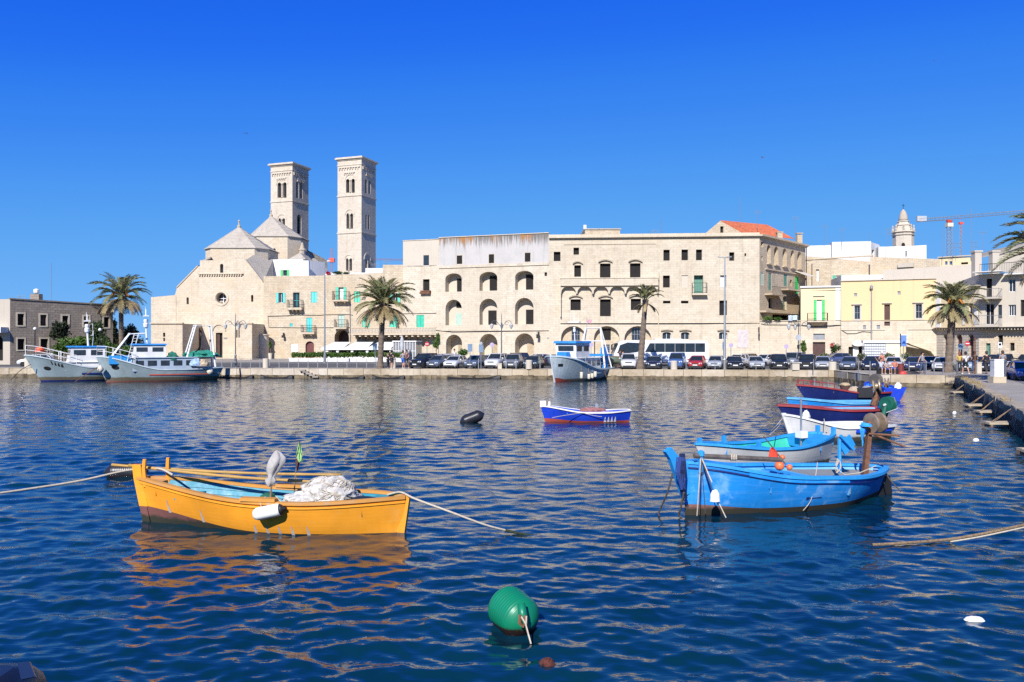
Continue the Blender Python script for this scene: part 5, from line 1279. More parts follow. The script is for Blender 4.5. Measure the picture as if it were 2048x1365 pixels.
for(x,y,D,c,nm,lb)in((467,968,15.0,M_rust,'thole_pin',0),(484,982,14.9,M_bamboo,'thole_pin',1)):
    mb=MB();p=P3(x,y+16,D);mb.tube([p,P3(x,y-6,D)],.014,6);mb.build('thole_pin',c,R,world=False,loc=None)if False else None
rope([P3(-40,992,14.0),P3(60,978,14.6),P3(160,962,15.2),P3(240,944,15.7),P3(284,938,15.85),P3(320,938,15.5),P3(345,950,15.2)],.022,'pale mooring rope running from the yellow bow off the left edge')
rope([P3(775,990,14.9),P3(795,985,14.75),P3(808,987,14.65),P3(830,998,14.4),P3(900,1024,14.2),P3(970,1050,14.3),P3(1015,1062,14.5)],.02,'pale stern rope of the yellow boat slanting into the water')
rope([P3(1010,1061,14.48),P3(1050,1069,14.5),P3(1100,1073,14.45),P3(1185,1080,14.2)],[.026-.0006*k_ for k_ in range(31)],'weed covered dark length of rope floating right of the yellow boat',plain('weedy_rope',(.035,.045,.012),.9,.4,20,bs=.8),group=None)

# ---- blue boat in front on the right
bow,st=P3(1370,900,16.1),P3(1754,900,18.2)
R,L=boat_root('fishing_boat','bright blue wooden fishing boat with a high beak bow and hanging blue nets',bow,st)
sh=lambda t:.64+.10*sst(.2,.6,t)+.32*sst(.5,1,t)**1.3
hb_=Hull(L,2.05,sh,zk=-.3,rb=.0,rs=.35,stern=.12,full=.40,sharpb=2.7,vb=.55,vm=.30,sternq=.75)
zb=lambda t:.12+.10*sst(.7,1,t)
P_blueanti=paint('worn_boot_top',(.20,.10,.08),(.26,.25,.20),.75,.85,2.2,.4,low=(.05,(.03,.026,.016)))
hb_.build('hull',[P_blue,P_blueanti],R,zband=zb,n=40,m=8)
hb_.inner('lining',P_ltblue,R,.05,.35,floor=P_greydk)
hb_.gunwale('gunwale',P_blue2,R,.15,.06,40,.03);hb_.strake('rubbing_strake',P_navy,R,lambda t:sh(t)-.12,.03,.03)
hb_.deck('foredeck',P_blue2,R,.72,.985,-.04);hb_.deck('aft_deck',P_greydk,R,.03,.34,-.10);hb_.deck('mid_deck',P_ltblue,R,.345,.71,-.13)
for t in(.45,.60):hb_.thwart('thwart',P_blue2,R,t,sh(t)-.1,.3)
near=1 if(Matrix.Rotation(R.rotation_euler.z,4,'Z')@Vector((0,1,0))).y<0 else-1
# beak: a thick plank fanning up and forward from the stem
e=hb_.P(1,sh(1),1);mb=MB();w=.06
pr=[(e.x-.12,.45),(e.x+.08,.38),(e.x+.38,sh(1)+.08),(e.x+.50,sh(1)+.24),(e.x+.36,sh(1)+.32),(e.x+.10,sh(1)+.04),(e.x-.15,sh(1)-.05)]
n=len(pr);vs=[(x,-w,z)for x,z in pr]+[(x,w,z)for x,z in pr]
mb.add(vs,[tuple(range(n)),tuple(reversed(range(n,2*n)))]+[(i,n+i,n+(i+1)%n,(i+1)%n)for i in range(n)]);mb.build('beak',P_blue2,R)
mb=MB();p=hb_.P(0,0,1);mb.hexa([Vector((p.x-.55,-.03,-.3)),Vector((p.x+.05,-.04,-.3)),Vector((p.x+.05,.04,-.3)),Vector((p.x-.55,.03,-.3))],[Vector((p.x-.42,-.03,.42)),Vector((p.x-.2,-.04,.42)),Vector((p.x-.2,.04,.42)),Vector((p.x-.42,.03,.42))]);mb.build('rudder',M_black,R)
# second strip of planking proud at the sheer on the near side, painted arrow, stains
mb=MB()
hb_.strake('sheer_plank',P_blue,R,lambda t:sh(t)-.105,.085,.035,20,.36,.80,sides=(near,))
def hm(t,z,w,h,mat,name):
    mb=MB();a=[hb_.P(t-w/2/L,z,near,-.008),hb_.P(t+w/2/L,z,near,-.008),hb_.P(t+w/2/L,z+h,near,-.008),hb_.P(t-w/2/L,z+h,near,-.008)];mb.quad(*a);mb.quad(*a[::-1]);return mb.build(name,mat,R)
hm(.51,.285,.34,.02,P_navy,'painted_arrow');hm(.545,.265,.07,.06,P_navy,'painted_arrow')
# posts: winch frame near the stern
Mi=(Matrix.Translation(R.location)@Matrix.Rotation(R.rotation_euler.z,4,'Z')).inverted()
def lp(x,y,D):return Mi@P3(x,y,D)
def reel(root,c,r,w,axis,mdisk,mcore,local=False,name='net_reel'):
    """two flanges and a core; axis in world xy"""
    a=Vector(axis).normalized();q=a.to_track_quat('Z','Y').to_matrix().to_4x4()
    M=Matrix.Translation(Vector(c))@q;mb=MB()
    pr=[(.04,-w/2-.04),(r,-w/2-.03),(r*1.02,-w/2),(r*.97,-w/2+.03),(r*.45,-w*.2),(r*.42,w*.2),(r*.97,w/2-.03),(r*1.02,w/2),(r,w/2+.03),(.04,w/2+.04)]
    mb.lathe(pr,28,M);o=mb.build(name,mdisk,root,world=True,smooth=False);sharp(o,35)
    mb=MB();mb.lathe([(.05,-w/2-.12),(.05,w/2+.12)],8,M);mb.build('axle',mcore,o,world=True)
    mb=MB();mb.lathe([(r*.2,w/2+.042),(r*.2,w/2+.06),(.03,w/2+.062)],14,M);mb.build('hub',mcore,o,world=True)
    return o
P_brz=plain('rusted_drum',(.30,.22,.15),.55,.35,4,metal=.3)
rt=thing('net_winch','rusty brown net reel on a brown post at the stern of the bright blue boat','winch',P3(1728,940,17.7))
a=P3(1731,938,17.6)
mb=MB();b=P3(1738,850,17.6);mb.hexa([a+Vector((-.09,-.07,-.3)),a+Vector((.02,-.07,-.3)),a+Vector((.02,.07,-.3)),a+Vector((-.09,.07,-.3))],[b+Vector((-.02,-.06,0)),b+Vector((.06,-.06,0)),b+Vector((.06,.06,0)),b+Vector((-.02,.06,0))]);mb.build('post',M_rust,rt,world=True)
reel(rt,P3(1751,846,17.6),.22,.22,(1,.35,.05),P_brz,M_rust)
for(x0,y0,x1,y1)in((1738,868,1800,872),(1742,867,1810,894)):
    mb=MB();mb.tube([P3(x0,y0,17.5),P3((x0+x1)/2,(y0+y1)/2,17.4),P3(x1,y1,17.3)],.025,6);mb.build('handle',M_rust,rt,world=True)
M_ribbon=plain('light_blue_rag',(.03,.30,.62),.9,.2,8)
mb=MB()
for k in range(6):
    x=1728+random.uniform(-4,6);mb.tube([P3(x,846,17.45),P3(x-3+random.uniform(-3,3),862,17.4),P3(x-1,880+random.uniform(-8,14),17.42)],[.03,.025,.012],5)
mb.build('blue_rags',M_ribbon,rt,world=True);
o=heap('rag_bundle',None,P3(1732,853,17.4),.13,.09,.07,M_ribbon,4,'rag');o.parent=rt;o.location=-rt.location
# blue fender post with coiled cord and folding blue bracket
mb=MB();mb.tube([lp(1680,946,17.2),lp(1679,905,17.2),lp(1679,877,17.2)],.04,6);mb.build('post',P_blue2,R)
mb=MB();mb.box(-.18,.18,-.02,.02,-.14,.14,Matrix.Translation(lp(1694,890,17.3))@Matrix.Rotation(.6,4,'Y'));mb.box(-.25,.25,-.03,.03,-.03,.03,Matrix.Translation(lp(1694,886,17.2))@Matrix.Rotation(-.7,4,'Y'));mb.build('bracket',P_blue2,R)
for k in range(3):
    mb=MB();c=lp(1676,930+k*2,17.1);mb.tube([c+Vector((.07*math.cos(q/14*6.28+.3*k),.02*math.sin(q),.13*math.sin(q/14*6.28)))for q in range(15)],.009,5);mb.build('rope_coil',M_rope,R)
mb=MB();mb.tube([lp(1668,935,17),lp(1690,950,16.8),lp(1720,946,16.9),lp(1752,932,17.3)],.011,5);mb.build('loose_rope',M_rope,R)
# spar lashed along the deck
a,b=P3(1388,912,15.9),P3(1563,920,16.5);mb=MB();mb.tube([a,a.lerp(b,.5),b],.05,8);o=mb.build('wooden_spar',plain('grey_spar',(.12,.10,.085),.8,.3,5));tag(o,'grey wooden spar lashed along the deck of the bright blue boat','spar')
mb=MB()
for k in range(4):c=P3(1462+k*3.2,915.5,16.15);mb.tube([c+Vector((0,.06*math.sin(q/10*6.28),.06*math.cos(q/10*6.28)))for q in range(11)],.014,5)
mb.build('lashing',M_rope,o,world=False)
# net and dark ropes hanging over the bow
rt=thing('hanging_net','dark blue rope and net bundle hanging over the bow of the bright blue boat','net',P3(1366,920,15.8))
M_bnet=plain('dark_blue_net',(.006,.018,.085),.9,.4,25,bs=.6)
rng=random.Random(9);mb=MB()
for k in range(11):
    x=1363+rng.uniform(-3,6);mb.tube([P3(x,908,15.85),P3(x+rng.uniform(-1,3),940,15.72),P3(x+3+rng.uniform(-2,5),975,15.75),P3(x+5+rng.uniform(-1,5),1000+rng.uniform(-10,4),15.8)],[.02,.024,.02,.01],5)
mb.build('net',M_bnet,rt,world=True)
mb=MB()
for k in range(5):
    x=1358+rng.uniform(-5,5);mb.tube([P3(x,915,15.8),P3(x-3,945,15.7),P3(x+2+3*k,980,15.7),P3(x+8,960-k*5,15.72),P3(x+6,915,15.8)],.013,5)
mb.build('rope_loop',plain('blue_rope',(.02,.05,.2),.9),rt,world=True)
rope([P3(1345,948,15.7),P3(1335,985,15.8),P3(1318,1025,16.1),P3(1319,1032,16.0)],.017,'thin dark mooring rope dropping from the blue beak bow into the water',M_droperope)
rope([P3(1368,985,15.7),P3(1362,1015,15.8),P3(1358,1030,15.9),P3(1364,1036,15.9)],.02,'pair of knotted dark ropes falling under the hanging blue net',M_droperope)
mb=MB()
bm_=thing('bollard_post','blue capped mooring post on the bow of the bright blue boat with lines hanging down','post',P3(1402,918,15.95))
mb.lathe([(.05,-.3),(.05,0),(.075,.02),(.07,.10),(.03,.13)],10,Matrix.Translation(P3(1402,914,15.95)));mb.build('post',P_blue2,bm_,world=True)
for(x1,y1,r)in((1394,1032,.011),(1398,1030,.008),(1411,1028,.009),(1436,1010,.010)):
    mb=MB();mb.tube([P3(1402,916,15.85),P3((1402+x1)/2,(916+y1)/2,15.7),P3(x1,y1,15.75)],r,5);mb.build('line',M_rope if r>.01 else M_droperope,bm_,world=True)
mb=MB();mb.tube([P3(1404,918,15.8),P3(1424,965,15.6)],.014,5);mb.tube([P3(1430,990,15.6),P3(1452,1036,15.4)],.012,5);mb.build('line',M_rope,bm_,world=True)
o=heap('plastic_bottle',None,P3(1430,1003,15.5),.10,.08,.22,plain('white_plastic',(.78,.78,.76),.35,.05),6,'bottle',.15);o.rotation_euler=(0,0,0);tag(o,'white plastic bottle float hanging on the bow lines of the bright blue boat','float')
# orange floats, red flag on cane
for i,(x,y,r)in enumerate(((1559,932,.105),(1579,935,.065),(1565,915,.055))):
    mb=MB();c=P3(x,y,17.0-.05*i);mb.lathe([(.001,-r),(r*.5,-r*.87),(r*.87,-r*.5),(r,0),(r*.87,r*.5),(r*.5,r*.87),(.02,r)],14,Matrix.Translation(c));o=mb.build('buoy_float',M_orange,smooth=True)
    tag(o,['larger orange ball float lying in the bright blue boat','small orange float at the right of the larger one','small orange float hanging beside the red flag cane'][i],'float','orange floats in the blue boat')
rt=thing('marker_flag','crumpled red flag on a slanting cane in the bright blue boat','flag',P3(1560,930,17.0))
mb=MB();mb.tube([P3(1527,873,17.1),P3(1545,895,17.05),P3(1572,930,16.9)],.013,6);mb.build('cane',M_droperope,rt,world=True)
cloth([(895,1542,1545),(902,1539,1552),(912,1537,1557),(920,1537,1556),(923,1541,1551)],16.95,plain('red_cloth',(.60,.06,.03),.85),'flag',rt)
rope([P3(1635,925,16.7),P3(1630,960,16.35),P3(1622,1000,16.3),P3(1606,1022,16.3)],.008,'thin cord hanging down the side of the bright blue boat',M_rope)
rope([P3(1772,946,17.9),P3(1780,960,17.7),P3(1802,984,17.6)],.015,'dark stern line of the bright blue boat with weed',M_droperope)
rope([P3(1540,870,21),P3(1556,855,24),P3(1562,845,28)],.012,'thin line from the white boat bow to the water',M_rope)

# ---- grey and blue boat just behind it
bow,st=P3(1408,880,21.6),P3(1652,880,23.3)
R,L=boat_root('rowing_boat','grey hulled boat with bright blue rim and green inside behind the blue boat',bow,st)
sh=lambda t:.80-.22*sst(0,.45,t)+.16*sst(.55,1,t)
h3=Hull(L,1.7,sh,zk=-.28,rb=.55,rs=.12,stern=.35,full=.4,sharpb=2.2,vb=.9,vm=.36)
h3.build('hull',[P_greyh,P_greyh],R,zband=.06);h3.inner('lining',P_greeni,R,.05,.2,floor=P_greeni)
h3.gunwale('gunwale',P_blue2,R,.14,.06,36,.03);h3.deck('foredeck',P_blue2,R,.84,.985,.0);h3.deck('aft_deck',P_blue2,R,.03,.20,-.02)
h3.thwart('thwart',P_blue2,R,.5,.5)
for(t,sd,h_)in((.02,1,.22),(.02,-1,.22),(.72,-1,.2),(.97,1,.16),(.68,1,.18)):
    p=h3.P(t,sh(t),sd,.06);mb=MB();mb.box(p.x-.05,p.x+.05,p.y-.05,p.y+.05,sh(t),sh(t)+h_);mb.build('timber_head',P_blue2,R)
mb=MB();p=h3.P(.22,.6,1);mb.tube([Vector((p.x,0,.5)),Vector((p.x,0,1.85))],.03,7);mb.build('mast',M_steel,R)
mb=MB();mb.box(p.x-.14,p.x+.10,-.12,.12,sh(.2)+.02,sh(.2)+.22);mb.build('motor_box',M_white,R)
# ---- white boat
bow,st=P3(1578,850,28.0),P3(1768,850,29.0)
R,L=boat_root('rowing_boat','plain white boat with a dark blue fender strip behind the grey and blue boat',bow,st)
sh=lambda t:.50+.44*sst(.55,1.02,t)
h4=Hull(L,1.9,sh,zk=-.28,rb=.45,rs=.05,stern=.6,full=.42,sharpb=2.4,vb=.75,vm=.30)
h4.build('hull',[P_wht,P_wht],R,zband=.06);h4.inner('lining',P_greyh,R,.06,.15,floor=P_greydk);h4.gunwale('gunwale',P_wht,R,.12,.07)
nr=1 if(Matrix.Rotation(R.rotation_euler.z,4,'Z')@Vector((0,1,0))).y<0 else-1
h4.strake('rubbing_strip',P_royal,R,lambda t:sh(t)-.17,.12,.06,20,.05,.48,sides=(nr,));h4.deck('foredeck',P_wht,R,.72,.98,-.03);h4.thwart('thwart',P_wht,R,.4,.42)
h4.stem('bow_post',P_wht,R,.05,.05,.1)
rope([P3(1648,838,27.4),P3(1651,855,27.0),P3(1655,866,26.8)],.012,'short tan rope over the near side of the white boat',M_rope)
rope([P3(1568,833,27.6),P3(1556,848,27.2),P3(1541,864,27.6)],.012,'thin rope from the white bow down to the water',M_rope)
# ---- navy boat with red rim
bow,st=P3(1572,820,33.5),P3(1764,820,34.5)
R,L=boat_root('rowing_boat','navy blue boat with a red rim and pointed bow behind the white boat',bow,st)
sh=lambda t:.60+.0*t+.22*sst(.4,1,t)
h5=Hull(L,1.7,sh,zk=-.28,rb=.75,rs=.1,stern=.5,full=.42,sharpb=2.3,vb=.8,vm=.34)
h5.build('hull',[P_navy,P_wht],R,zband=.05);h5.inner('lining',P_ltblue,R,.05,.2,floor=P_greydk);h5.gunwale('gunwale',P_redrim,R,.08,.09);h5.deck('foredeck',P_greydk,R,.80,.985,.02);h5.deck('aft_deck',P_greydk,R,.03,.3,-.05)
h5.thwart('thwart',P_wht,R,.45,.45);h5.thwart('thwart',P_ltblue,R,.62,.48)
o=heap('plastic_bag',None,P3(1612,828,32.6),.16,.12,.28,M_white,8,'bag');o.location.z-=.15;tag(o,'white plastic bag hung at the side of the navy boat','bag')
P_grnw=plain('green_winch_paint',(.01,.12,.075),.5,.2,4)
rt=thing('net_winch','green net reel on a green post at the stern of the navy boat','winch',P3(1768,830,33.6))
mb=MB();mb.tube([P3(1766,834,33.4),P3(1771,812,33.4)],.10,8);mb.build('post',P_grnw,rt,world=True);reel(rt,P3(1776,809,33.4),.32,.25,(1,.5,.1),P_grnw,M_white)
mb=MB();mb.tube([P3(1788,795,33.2),P3(1794,815,33.2),P3(1806,822,33)],.025,5);mb.tube([P3(1772,826,33),P3(1795,818,33)],.02,5);mb.build('arm',M_steel,rt,world=True)
# ---- light blue boat
bow,st=P3(1586,805,36.5),P3(1762,805,37.5)
R,L=boat_root('rowing_boat','light blue boat with white inner rail between the navy and the dark red boat',bow,st)
sh=lambda t:.66+.0*t+.24*sst(.4,1,t)
h6=Hull(L,1.6,sh,zk=-.28,rb=.6,rs=.1,stern=.5,full=.42,sharpb=2.3,vb=.8,vm=.34)
h6.build('hull',[P_blue,P_wht],R,zband=.05);h6.inner('lining',P_ltblue,R,.05,.2,floor=P_greydk);h6.gunwale('gunwale',P_ltblue,R,.12,.09);h6.deck('foredeck',P_blue2,R,.8,.98,.01);h6.thwart('thwart',P_wht,R,.4,.55);h6.thwart('thwart',P_wht,R,.6,.55)
rt=thing('net_winch','pale brass coloured net reel on a leaning brown post between the moored boats','winch',P3(1748,815,36.5))
mb=MB();mb.tube([P3(1747,812,36.2),P3(1757,780,36.2)],[.16,.13],6);mb.build('post',M_rust,rt,world=True);reel(rt,P3(1754,773,36.0),.30,.24,(.9,-.5,.15),plain('brass_drum',(.42,.33,.22),.45,.3,3,metal=.4),M_rust)
# ---- dark boat with red rim further back
bow,st=P3(1608,790,45.5),P3(1772,790,46.5)
R,L=boat_root('rowing_boat','dark hulled boat with red rails and two thin poles, furthest of the red rimmed pair',bow,st)
sh=lambda t:.55+.0*t+.45*sst(.35,1,t)
h7=Hull(L,1.8,sh,zk=-.28,rb=.9,rs=.1,stern=.5,full=.42,sharpb=2.2,vb=.8,vm=.34)
h7.build('hull',[P_navy,P_navy],R,zband=.05);h7.inner('lining',P_blue2,R,.05,.2,floor=P_greydk);h7.gunwale('gunwale',P_redrim,R,.08,.09);h7.deck('foredeck',P_greydk,R,.7,.98,.01)
mb=MB();q=[h7.P(.7+.28*k/6,sh(.7+.28*k/6),1)for k in range(7)]
for sd in(1,-1):
    pts=[Vector((p.x,p.y*sd,p.z+.28))for p in q];mb.tube(pts,.03,5)
    for p in pts[::2]:mb.tube([p,p-Vector((0,0,.3))],.025,5)
mb.build('rail',P_redrim,R)
for x,y0,y1 in((1629,780,758),(1656,782,762)):
    mb=MB();D=46;mb.tube([P3(x,y0+8,D),P3(x,y1,D)],.04,5);o=mb.build('pole',M_steel);tag(o,'thin upright pole in the dark red railed boat, %s of two'%('left' if x<1640 else 'right'),'pole')
mb=MB();c=P3(1690,786,45.8);mb.lathe([(.18,-.05),(.30,.42),(.33,.44),(.27,.44),(.16,0)],14,Matrix.Translation(c));o=mb.build('basket_tub',plain('brown_tub',(.10,.05,.04),.7));tag(o,'brown tub heaped with straw coloured line on the dark boat','tub')
q=heap('line_heap',None,c+Vector((0,0,.42)),.32,.3,.16,plain('straw_line',(.42,.32,.19),.9,.2,20),2,'line');q.parent=o;q.location=(0,0,0)
o=heap('tarpaulin',None,P3(1708,789,45.6),.38,.3,.45,plain('tan_canvas',(.40,.31,.22),.9),3,'tarp');tag(o,'tan canvas bundle beside the brown tub','tarpaulin')
rt=thing('outboard_motor','black outboard motor under a grey cover at the stern of the dark boat','motor',P3(1728,790,45.4))
mb=MB();c=P3(1728,788,45.4);mb.hexa([c+Vector((-.45,-.3,-.2)),c+Vector((.45,-.3,-.2)),c+Vector((.45,.3,-.2)),c+Vector((-.45,.3,-.2))],[c+Vector((-.4,-.25,.32)),c+Vector((.35,-.25,.4)),c+Vector((.35,.25,.4)),c+Vector((-.4,.25,.32))]);mb.build('cowling',M_black,rt,world=True)
o=heap('cover',None,P3(1734,781,45.4),.35,.25,.25,plain('grey_cover',(.25,.24,.28),.8),2,'x');o.parent=rt;o.location=-rt.location
rt=thing('net_winch','dark netted reel, furthest back beside the quay corner','winch',P3(1752,785,47));reel(rt,P3(1752,760,47),.34,.3,(1,.6,0),plain('dark_drum',(.10,.09,.08),.6),M_rust)
mb=MB();mb.tube([P3(1750,790,47),P3(1752,760,47)],.1,6);mb.build('post',M_rust,rt,world=True)
rt=thing('net_winch','small brown reel right of the dark netted one','winch',P3(1773,785,48));reel(rt,P3(1773,766,48),.28,.2,(1,-.6,0),P_brz,M_rust)
mb=MB();mb.tube([P3(1771,790,48),P3(1773,766,48)],.1,6);mb.build('post',M_rust,rt,world=True)
# ---- bright blue boat, stern showing
bow,st=P3(1740,785,51),P3(1790,785,46.5)
R,L=boat_root('rowing_boat','bright royal blue boat seen from its rounded stern at the far end of the row',bow,st)
sh=lambda t:.78-.1*sst(0,.4,t)+.2*sst(.5,1,t)
h8=Hull(L,1.9,sh,zk=-.28,rb=.4,rs=.1,stern=.62,full=.42,vb=.8,vm=.32);h8.build('hull',[P_royal,P_royal],R,zband=.05);h8.inner('lining',P_blue2,R,.05,.3);h8.gunwale('gunwale',P_royal,R,.12,.08);h8.deck('aft_deck',P_blue2,R,.02,.25,-.02)
o=heap('plastic_bag',None,P3(1796,776,46.6),.22,.2,.35,M_white,12,'bag');o.location.z-=.05;tag(o,'pale plastic bag on the stern of the royal blue boat','bag')

# ---- small blue and white boat mid harbour
bow,st=P3(1088,830,34.8),P3(1258,830,34.8)
R,L=boat_root('rowing_boat','small royal blue boat with white rim and red bottom alone in mid harbour',bow,st)
sh=lambda t:.50-.06*sst(0,.3,t)+.24*sst(.5,1,t)
h9=Hull(L,1.5,sh,zk=-.25,rb=.28,rs=.14,stern=.25,full=.42,sharpb=2.3,vb=.8,vm=.34)
h9.build('hull',[P_royal,P_redant],R,zband=lambda t:.075+.07*sst(.6,1,t));h9.inner('lining',P_royal,R,.05,.12);h9.gunwale('gunwale',M_white,R,.06,.055);h9.thwart('thwart',P_royal,R,.35,.36);h9.thwart('thwart',P_blue2,R,.7,.42);h9.deck('foredeck',P_royal,R,.86,.98,-.03)
mb=MB();p=h9.P(.99,sh(1),1);mb.box(p.x-.20,p.x+.06,-.07,.07,sh(1)-.05,sh(1)+.22);mb.build('bow_post',M_white,R);p=h9.P(.9,sh(.9),-1,.05);mb=MB();mb.box(p.x-.05,p.x+.05,p.y-.05,p.y+.05,sh(.9),sh(.9)+.2);mb.build('timber_head',M_white,R)
near=1 if(Matrix.Rotation(R.rotation_euler.z,4,'Z')@Vector((0,1,0))).y<0 else-1
for t in(.30,.26,.22,.18):mark(h9,t,.02,.26,.055,M_white)
o=heap('net_heap',None,P3(1186,823,34.8),.62,.28,.17,plain('reddish_net',(.30,.13,.12),.9,.35,12),6,'net');tag(o,'reddish brown net piled in the small royal blue boat','net')
mb=MB();p=P3(1193,822,34.8);mb.tube([p,P3(1193,806,34.8)],.025,5);mb.box(p.x-.06,p.x+.06,p.y-.06,p.y+.06,p.z+.1,p.z+.3);o=mb.build('pole',M_steel);tag(o,'short pole standing in the net of the small royal blue boat','pole')
mb=MB();p=P3(1266,822,34.8);mb.box(p.x-.12,p.x+.10,-.02+p.y,.02+p.y,p.z-.1,p.z+.12);mb.build('rudder_head',P_blue,R,world=False)if False else None
rope([P3(1165,826,34.0),P3(1125,832,34.0),P3(1104,836,34.0)],.011,'white line slung along the side of the small royal blue boat, left half',M_rope)
rope([P3(1165,826,34.0),P3(1190,832,34.0),P3(1204,834,34.0)],.011,'white line slung along the side of the small royal blue boat, right half',M_rope)

# ---- trawlers
P_trawl=paint('grey_green_steel_hull',(.29,.37,.39),(.26,.22,.14),.25,.5,1.1,.35,low=(.30,(.13,.11,.07)))
P_trawl2=paint('pale_blue_grey_hull',(.45,.53,.56),(.34,.34,.30),.25,.5,1.2,.3,low=(.12,(.16,.13,.09)))
P_cabw=paint('white_cabin_paint',(.72,.72,.70),(.50,.44,.36),.18,.5,2.0,.2)
P_cabg=paint('grey_blue_cabin',(.32,.39,.46),(.25,.27,.27),.3,.55,2.0,.2)
P_rblue=paint('blue_roof_paint',(.012,.20,.55),(.03,.28,.6),.3,.5,2.5,.1)
def rail_(root,pts,h=.8,r=.022,bars=2,step=.6,mat=None,name='railing'):
    mb=MB()
    for k in range(bars):mb.tube([Vector(p)+Vector((0,0,h*(k+1)/bars))for p in pts],r,5)
    for p,q in zip(pts,pts[1:]):
        p,q=Vector(p),Vector(q);n=max(1,int((q-p).length/step))
        for i in range(n+1):c=p.lerp(q,i/n);mb.tube([c,c+Vector((0,0,h))],r,4)
    return mb.build(name,mat or M_white,root)
def cabin(root,x0,x1,w,z0,z1,mat,roofmat,wins_front=3,wins_side=2,lean=.15,roof_t=.12,over=.12,wz=(.45,.82)):
    """bow-facing wheelhouse; x1 = front"""
    mb=MB();b=[Vector((x0,-w/2,z0)),Vector((x1,-w/2,z0)),Vector((x1,w/2,z0)),Vector((x0,w/2,z0))];t=[Vector((x0,-w/2,z1)),Vector((x1-lean,-w/2,z1)),Vector((x1-lean,w/2,z1)),Vector((x0,w/2,z1))]
    mb.hexa(b,t);o=mb.build('wheelhouse',mat,root)
    mb=MB();mb.hexa([Vector((x0-over,-w/2-over,z1+.002)),Vector((x1-lean+over*1.8,-w/2-over,z1+.002)),Vector((x1-lean+over*1.8,w/2+over,z1+.002)),Vector((x0-over,w/2+over,z1+.002))],
                       [Vector((x0-over*.5,-w/2-over*.6,z1+roof_t)),Vector((x1-lean+over*1.2,-w/2-over*.6,z1+roof_t)),Vector((x1-lean+over*1.2,w/2+over*.6,z1+roof_t)),Vector((x0-over*.5,w/2+over*.6,z1+roof_t))]);mb.build('wheelhouse_roof',roofmat,root)
    h=z1-z0
    for i in range(wins_front):
        y0=-w/2+w*(i+.12)/wins_front;y1=-w/2+w*(i+.88)/wins_front;za,zb_=z0+h*wz[0],z0+h*wz[1]
        fx=lambda z:x1-lean*(z-z0)/h+.012
        mb=MB();mb.hexa([Vector((fx(za)-.03,y0,za)),Vector((fx(za),y0,za)),Vector((fx(za),y1,za)),Vector((fx(za)-.03,y1,za))],[Vector((fx(zb_)-.03,y0,zb_)),Vector((fx(zb_),y0,zb_)),Vector((fx(zb_),y1,zb_)),Vector((fx(zb_)-.03,y1,zb_))]);mb.build('window',M_glass,root)
    for sd in(1,-1):
        for i in range(wins_side):
            xa=x0+(x1-lean-x0)*(i+.15)/wins_side;xb=x0+(x1-lean-x0)*(i+.85)/wins_side;mb=MB();ya=sd*w/2;mb.box(xa,xb,min(ya-.02,ya+.014),max(ya-.014,ya+.014),z0+h*wz[0],z0+h*wz[1]);mb.build('window',M_glass,root)
    return o
def mast(root,x,z0,z1,mat=None,r=.09,top=.8):
    mb=MB();mb.tube([(x,0,z0),(x+.1,0,z1)],[r,r*.75],8);o=mb.build('mast',mat or M_white,root)
    if top:
        mb=MB();mb.lathe([(.10,-.5),(.24,-.35),(.27,.0),(.16,.12),(.22,.2),(.24,.42),(.12,.5)],10,Matrix.Translation((x+.1,0,z1))@Matrix.Diagonal((top,top,top,1)));mb.build('radar_dome',P_cabw,o)
        mb=MB();mb.box(x-.1,x+.3,-.55,.55,z1+.62,z1+.72);mb.tube([(x+.1,0,z1+.6),(x+.1,0,z1+1.3)],.03,5);mb.tube([(x+.1,-.4,z1+.7),(x+.1,-.4,z1+1.5)],.018,4);mb.tube([(x+.1,.4,z1+.7),(x+.1,.4,z1+1.2)],.018,4);mb.build('aerial',M_white,o)
    return o
def eye(h,root,t,z,r,sq=False):
    for sd in(1,-1):
        mb=MB();n=4 if sq else 14;pts=[]
        for k in range(n):
            a=2*math.pi*k/n+(math.pi/4 if sq else 0);pts.append(h.P(t+r*1.5*math.cos(a)/h.L,z+r*math.sin(a),sd,-.02))
        mb.poly(pts);mb.poly(pts[::-1]);mb.build('hawse_hole',M_black,root)
# left trawler
bow,st=P3(70,740,68.6),P3(262,740,73)
R,L=boat_root('trawler','leftmost grey green trawler with blue cabin roof and orange bundle on the bow',bow,st,'grey trawlers moored at the left quay')
sh=lambda t:1.15+.1*sst(.3,.6,t)+1.05*sst(.45,1,t)**1.1
ht=Hull(L,3.0,sh,zk=-.4,rb=1.5,rs=.3,stern=.6,full=.45,sharpb=2.4,vb=.95,vm=.28,flare=.5)
ht.build('hull',[P_trawl,P_navy],R,zband=.12,n=30);ht.gunwale('bulwark_rail',P_trawl2,R,.16,.10);ht.deck('deck',P_greydk,R,.02,.98,-.35);eye(ht,R,.86,1.15,.17)
ht.strake('rubbing_strake',P_navy,R,lambda t:.55+.1*t,.14,.05,20,.05,.55)
cabin(R,-2.2,1.6,2.1,sh(.5)-.3,1.65,P_cabw,P_cabw,0,0,0,.04);cabin(R,-1.5,1.3,1.9,1.69,2.95,P_cabw,P_rblue,3,2);mast(R,-.3,3.0,4.6)
rail_(R,[ht.P(t,sh(t)+.05,1,.1)for t in(.6,.7,.8,.9,.98)]);rail_(R,[ht.P(t,sh(t)+.05,-1,.1)for t in(.6,.7,.8,.9,.98)])
mb=MB();mb.tube([(1.9,-.8,1.6),(1.9,-.8,2.6),(1.9,.8,2.6),(1.9,.8,1.6)],.04,6);mb.tube([(2.5,-.8,1.6),(2.5,-.8,2.4),(2.5,.8,2.4),(2.5,.8,1.6)],.04,6);mb.build('net_frame',M_white,R)
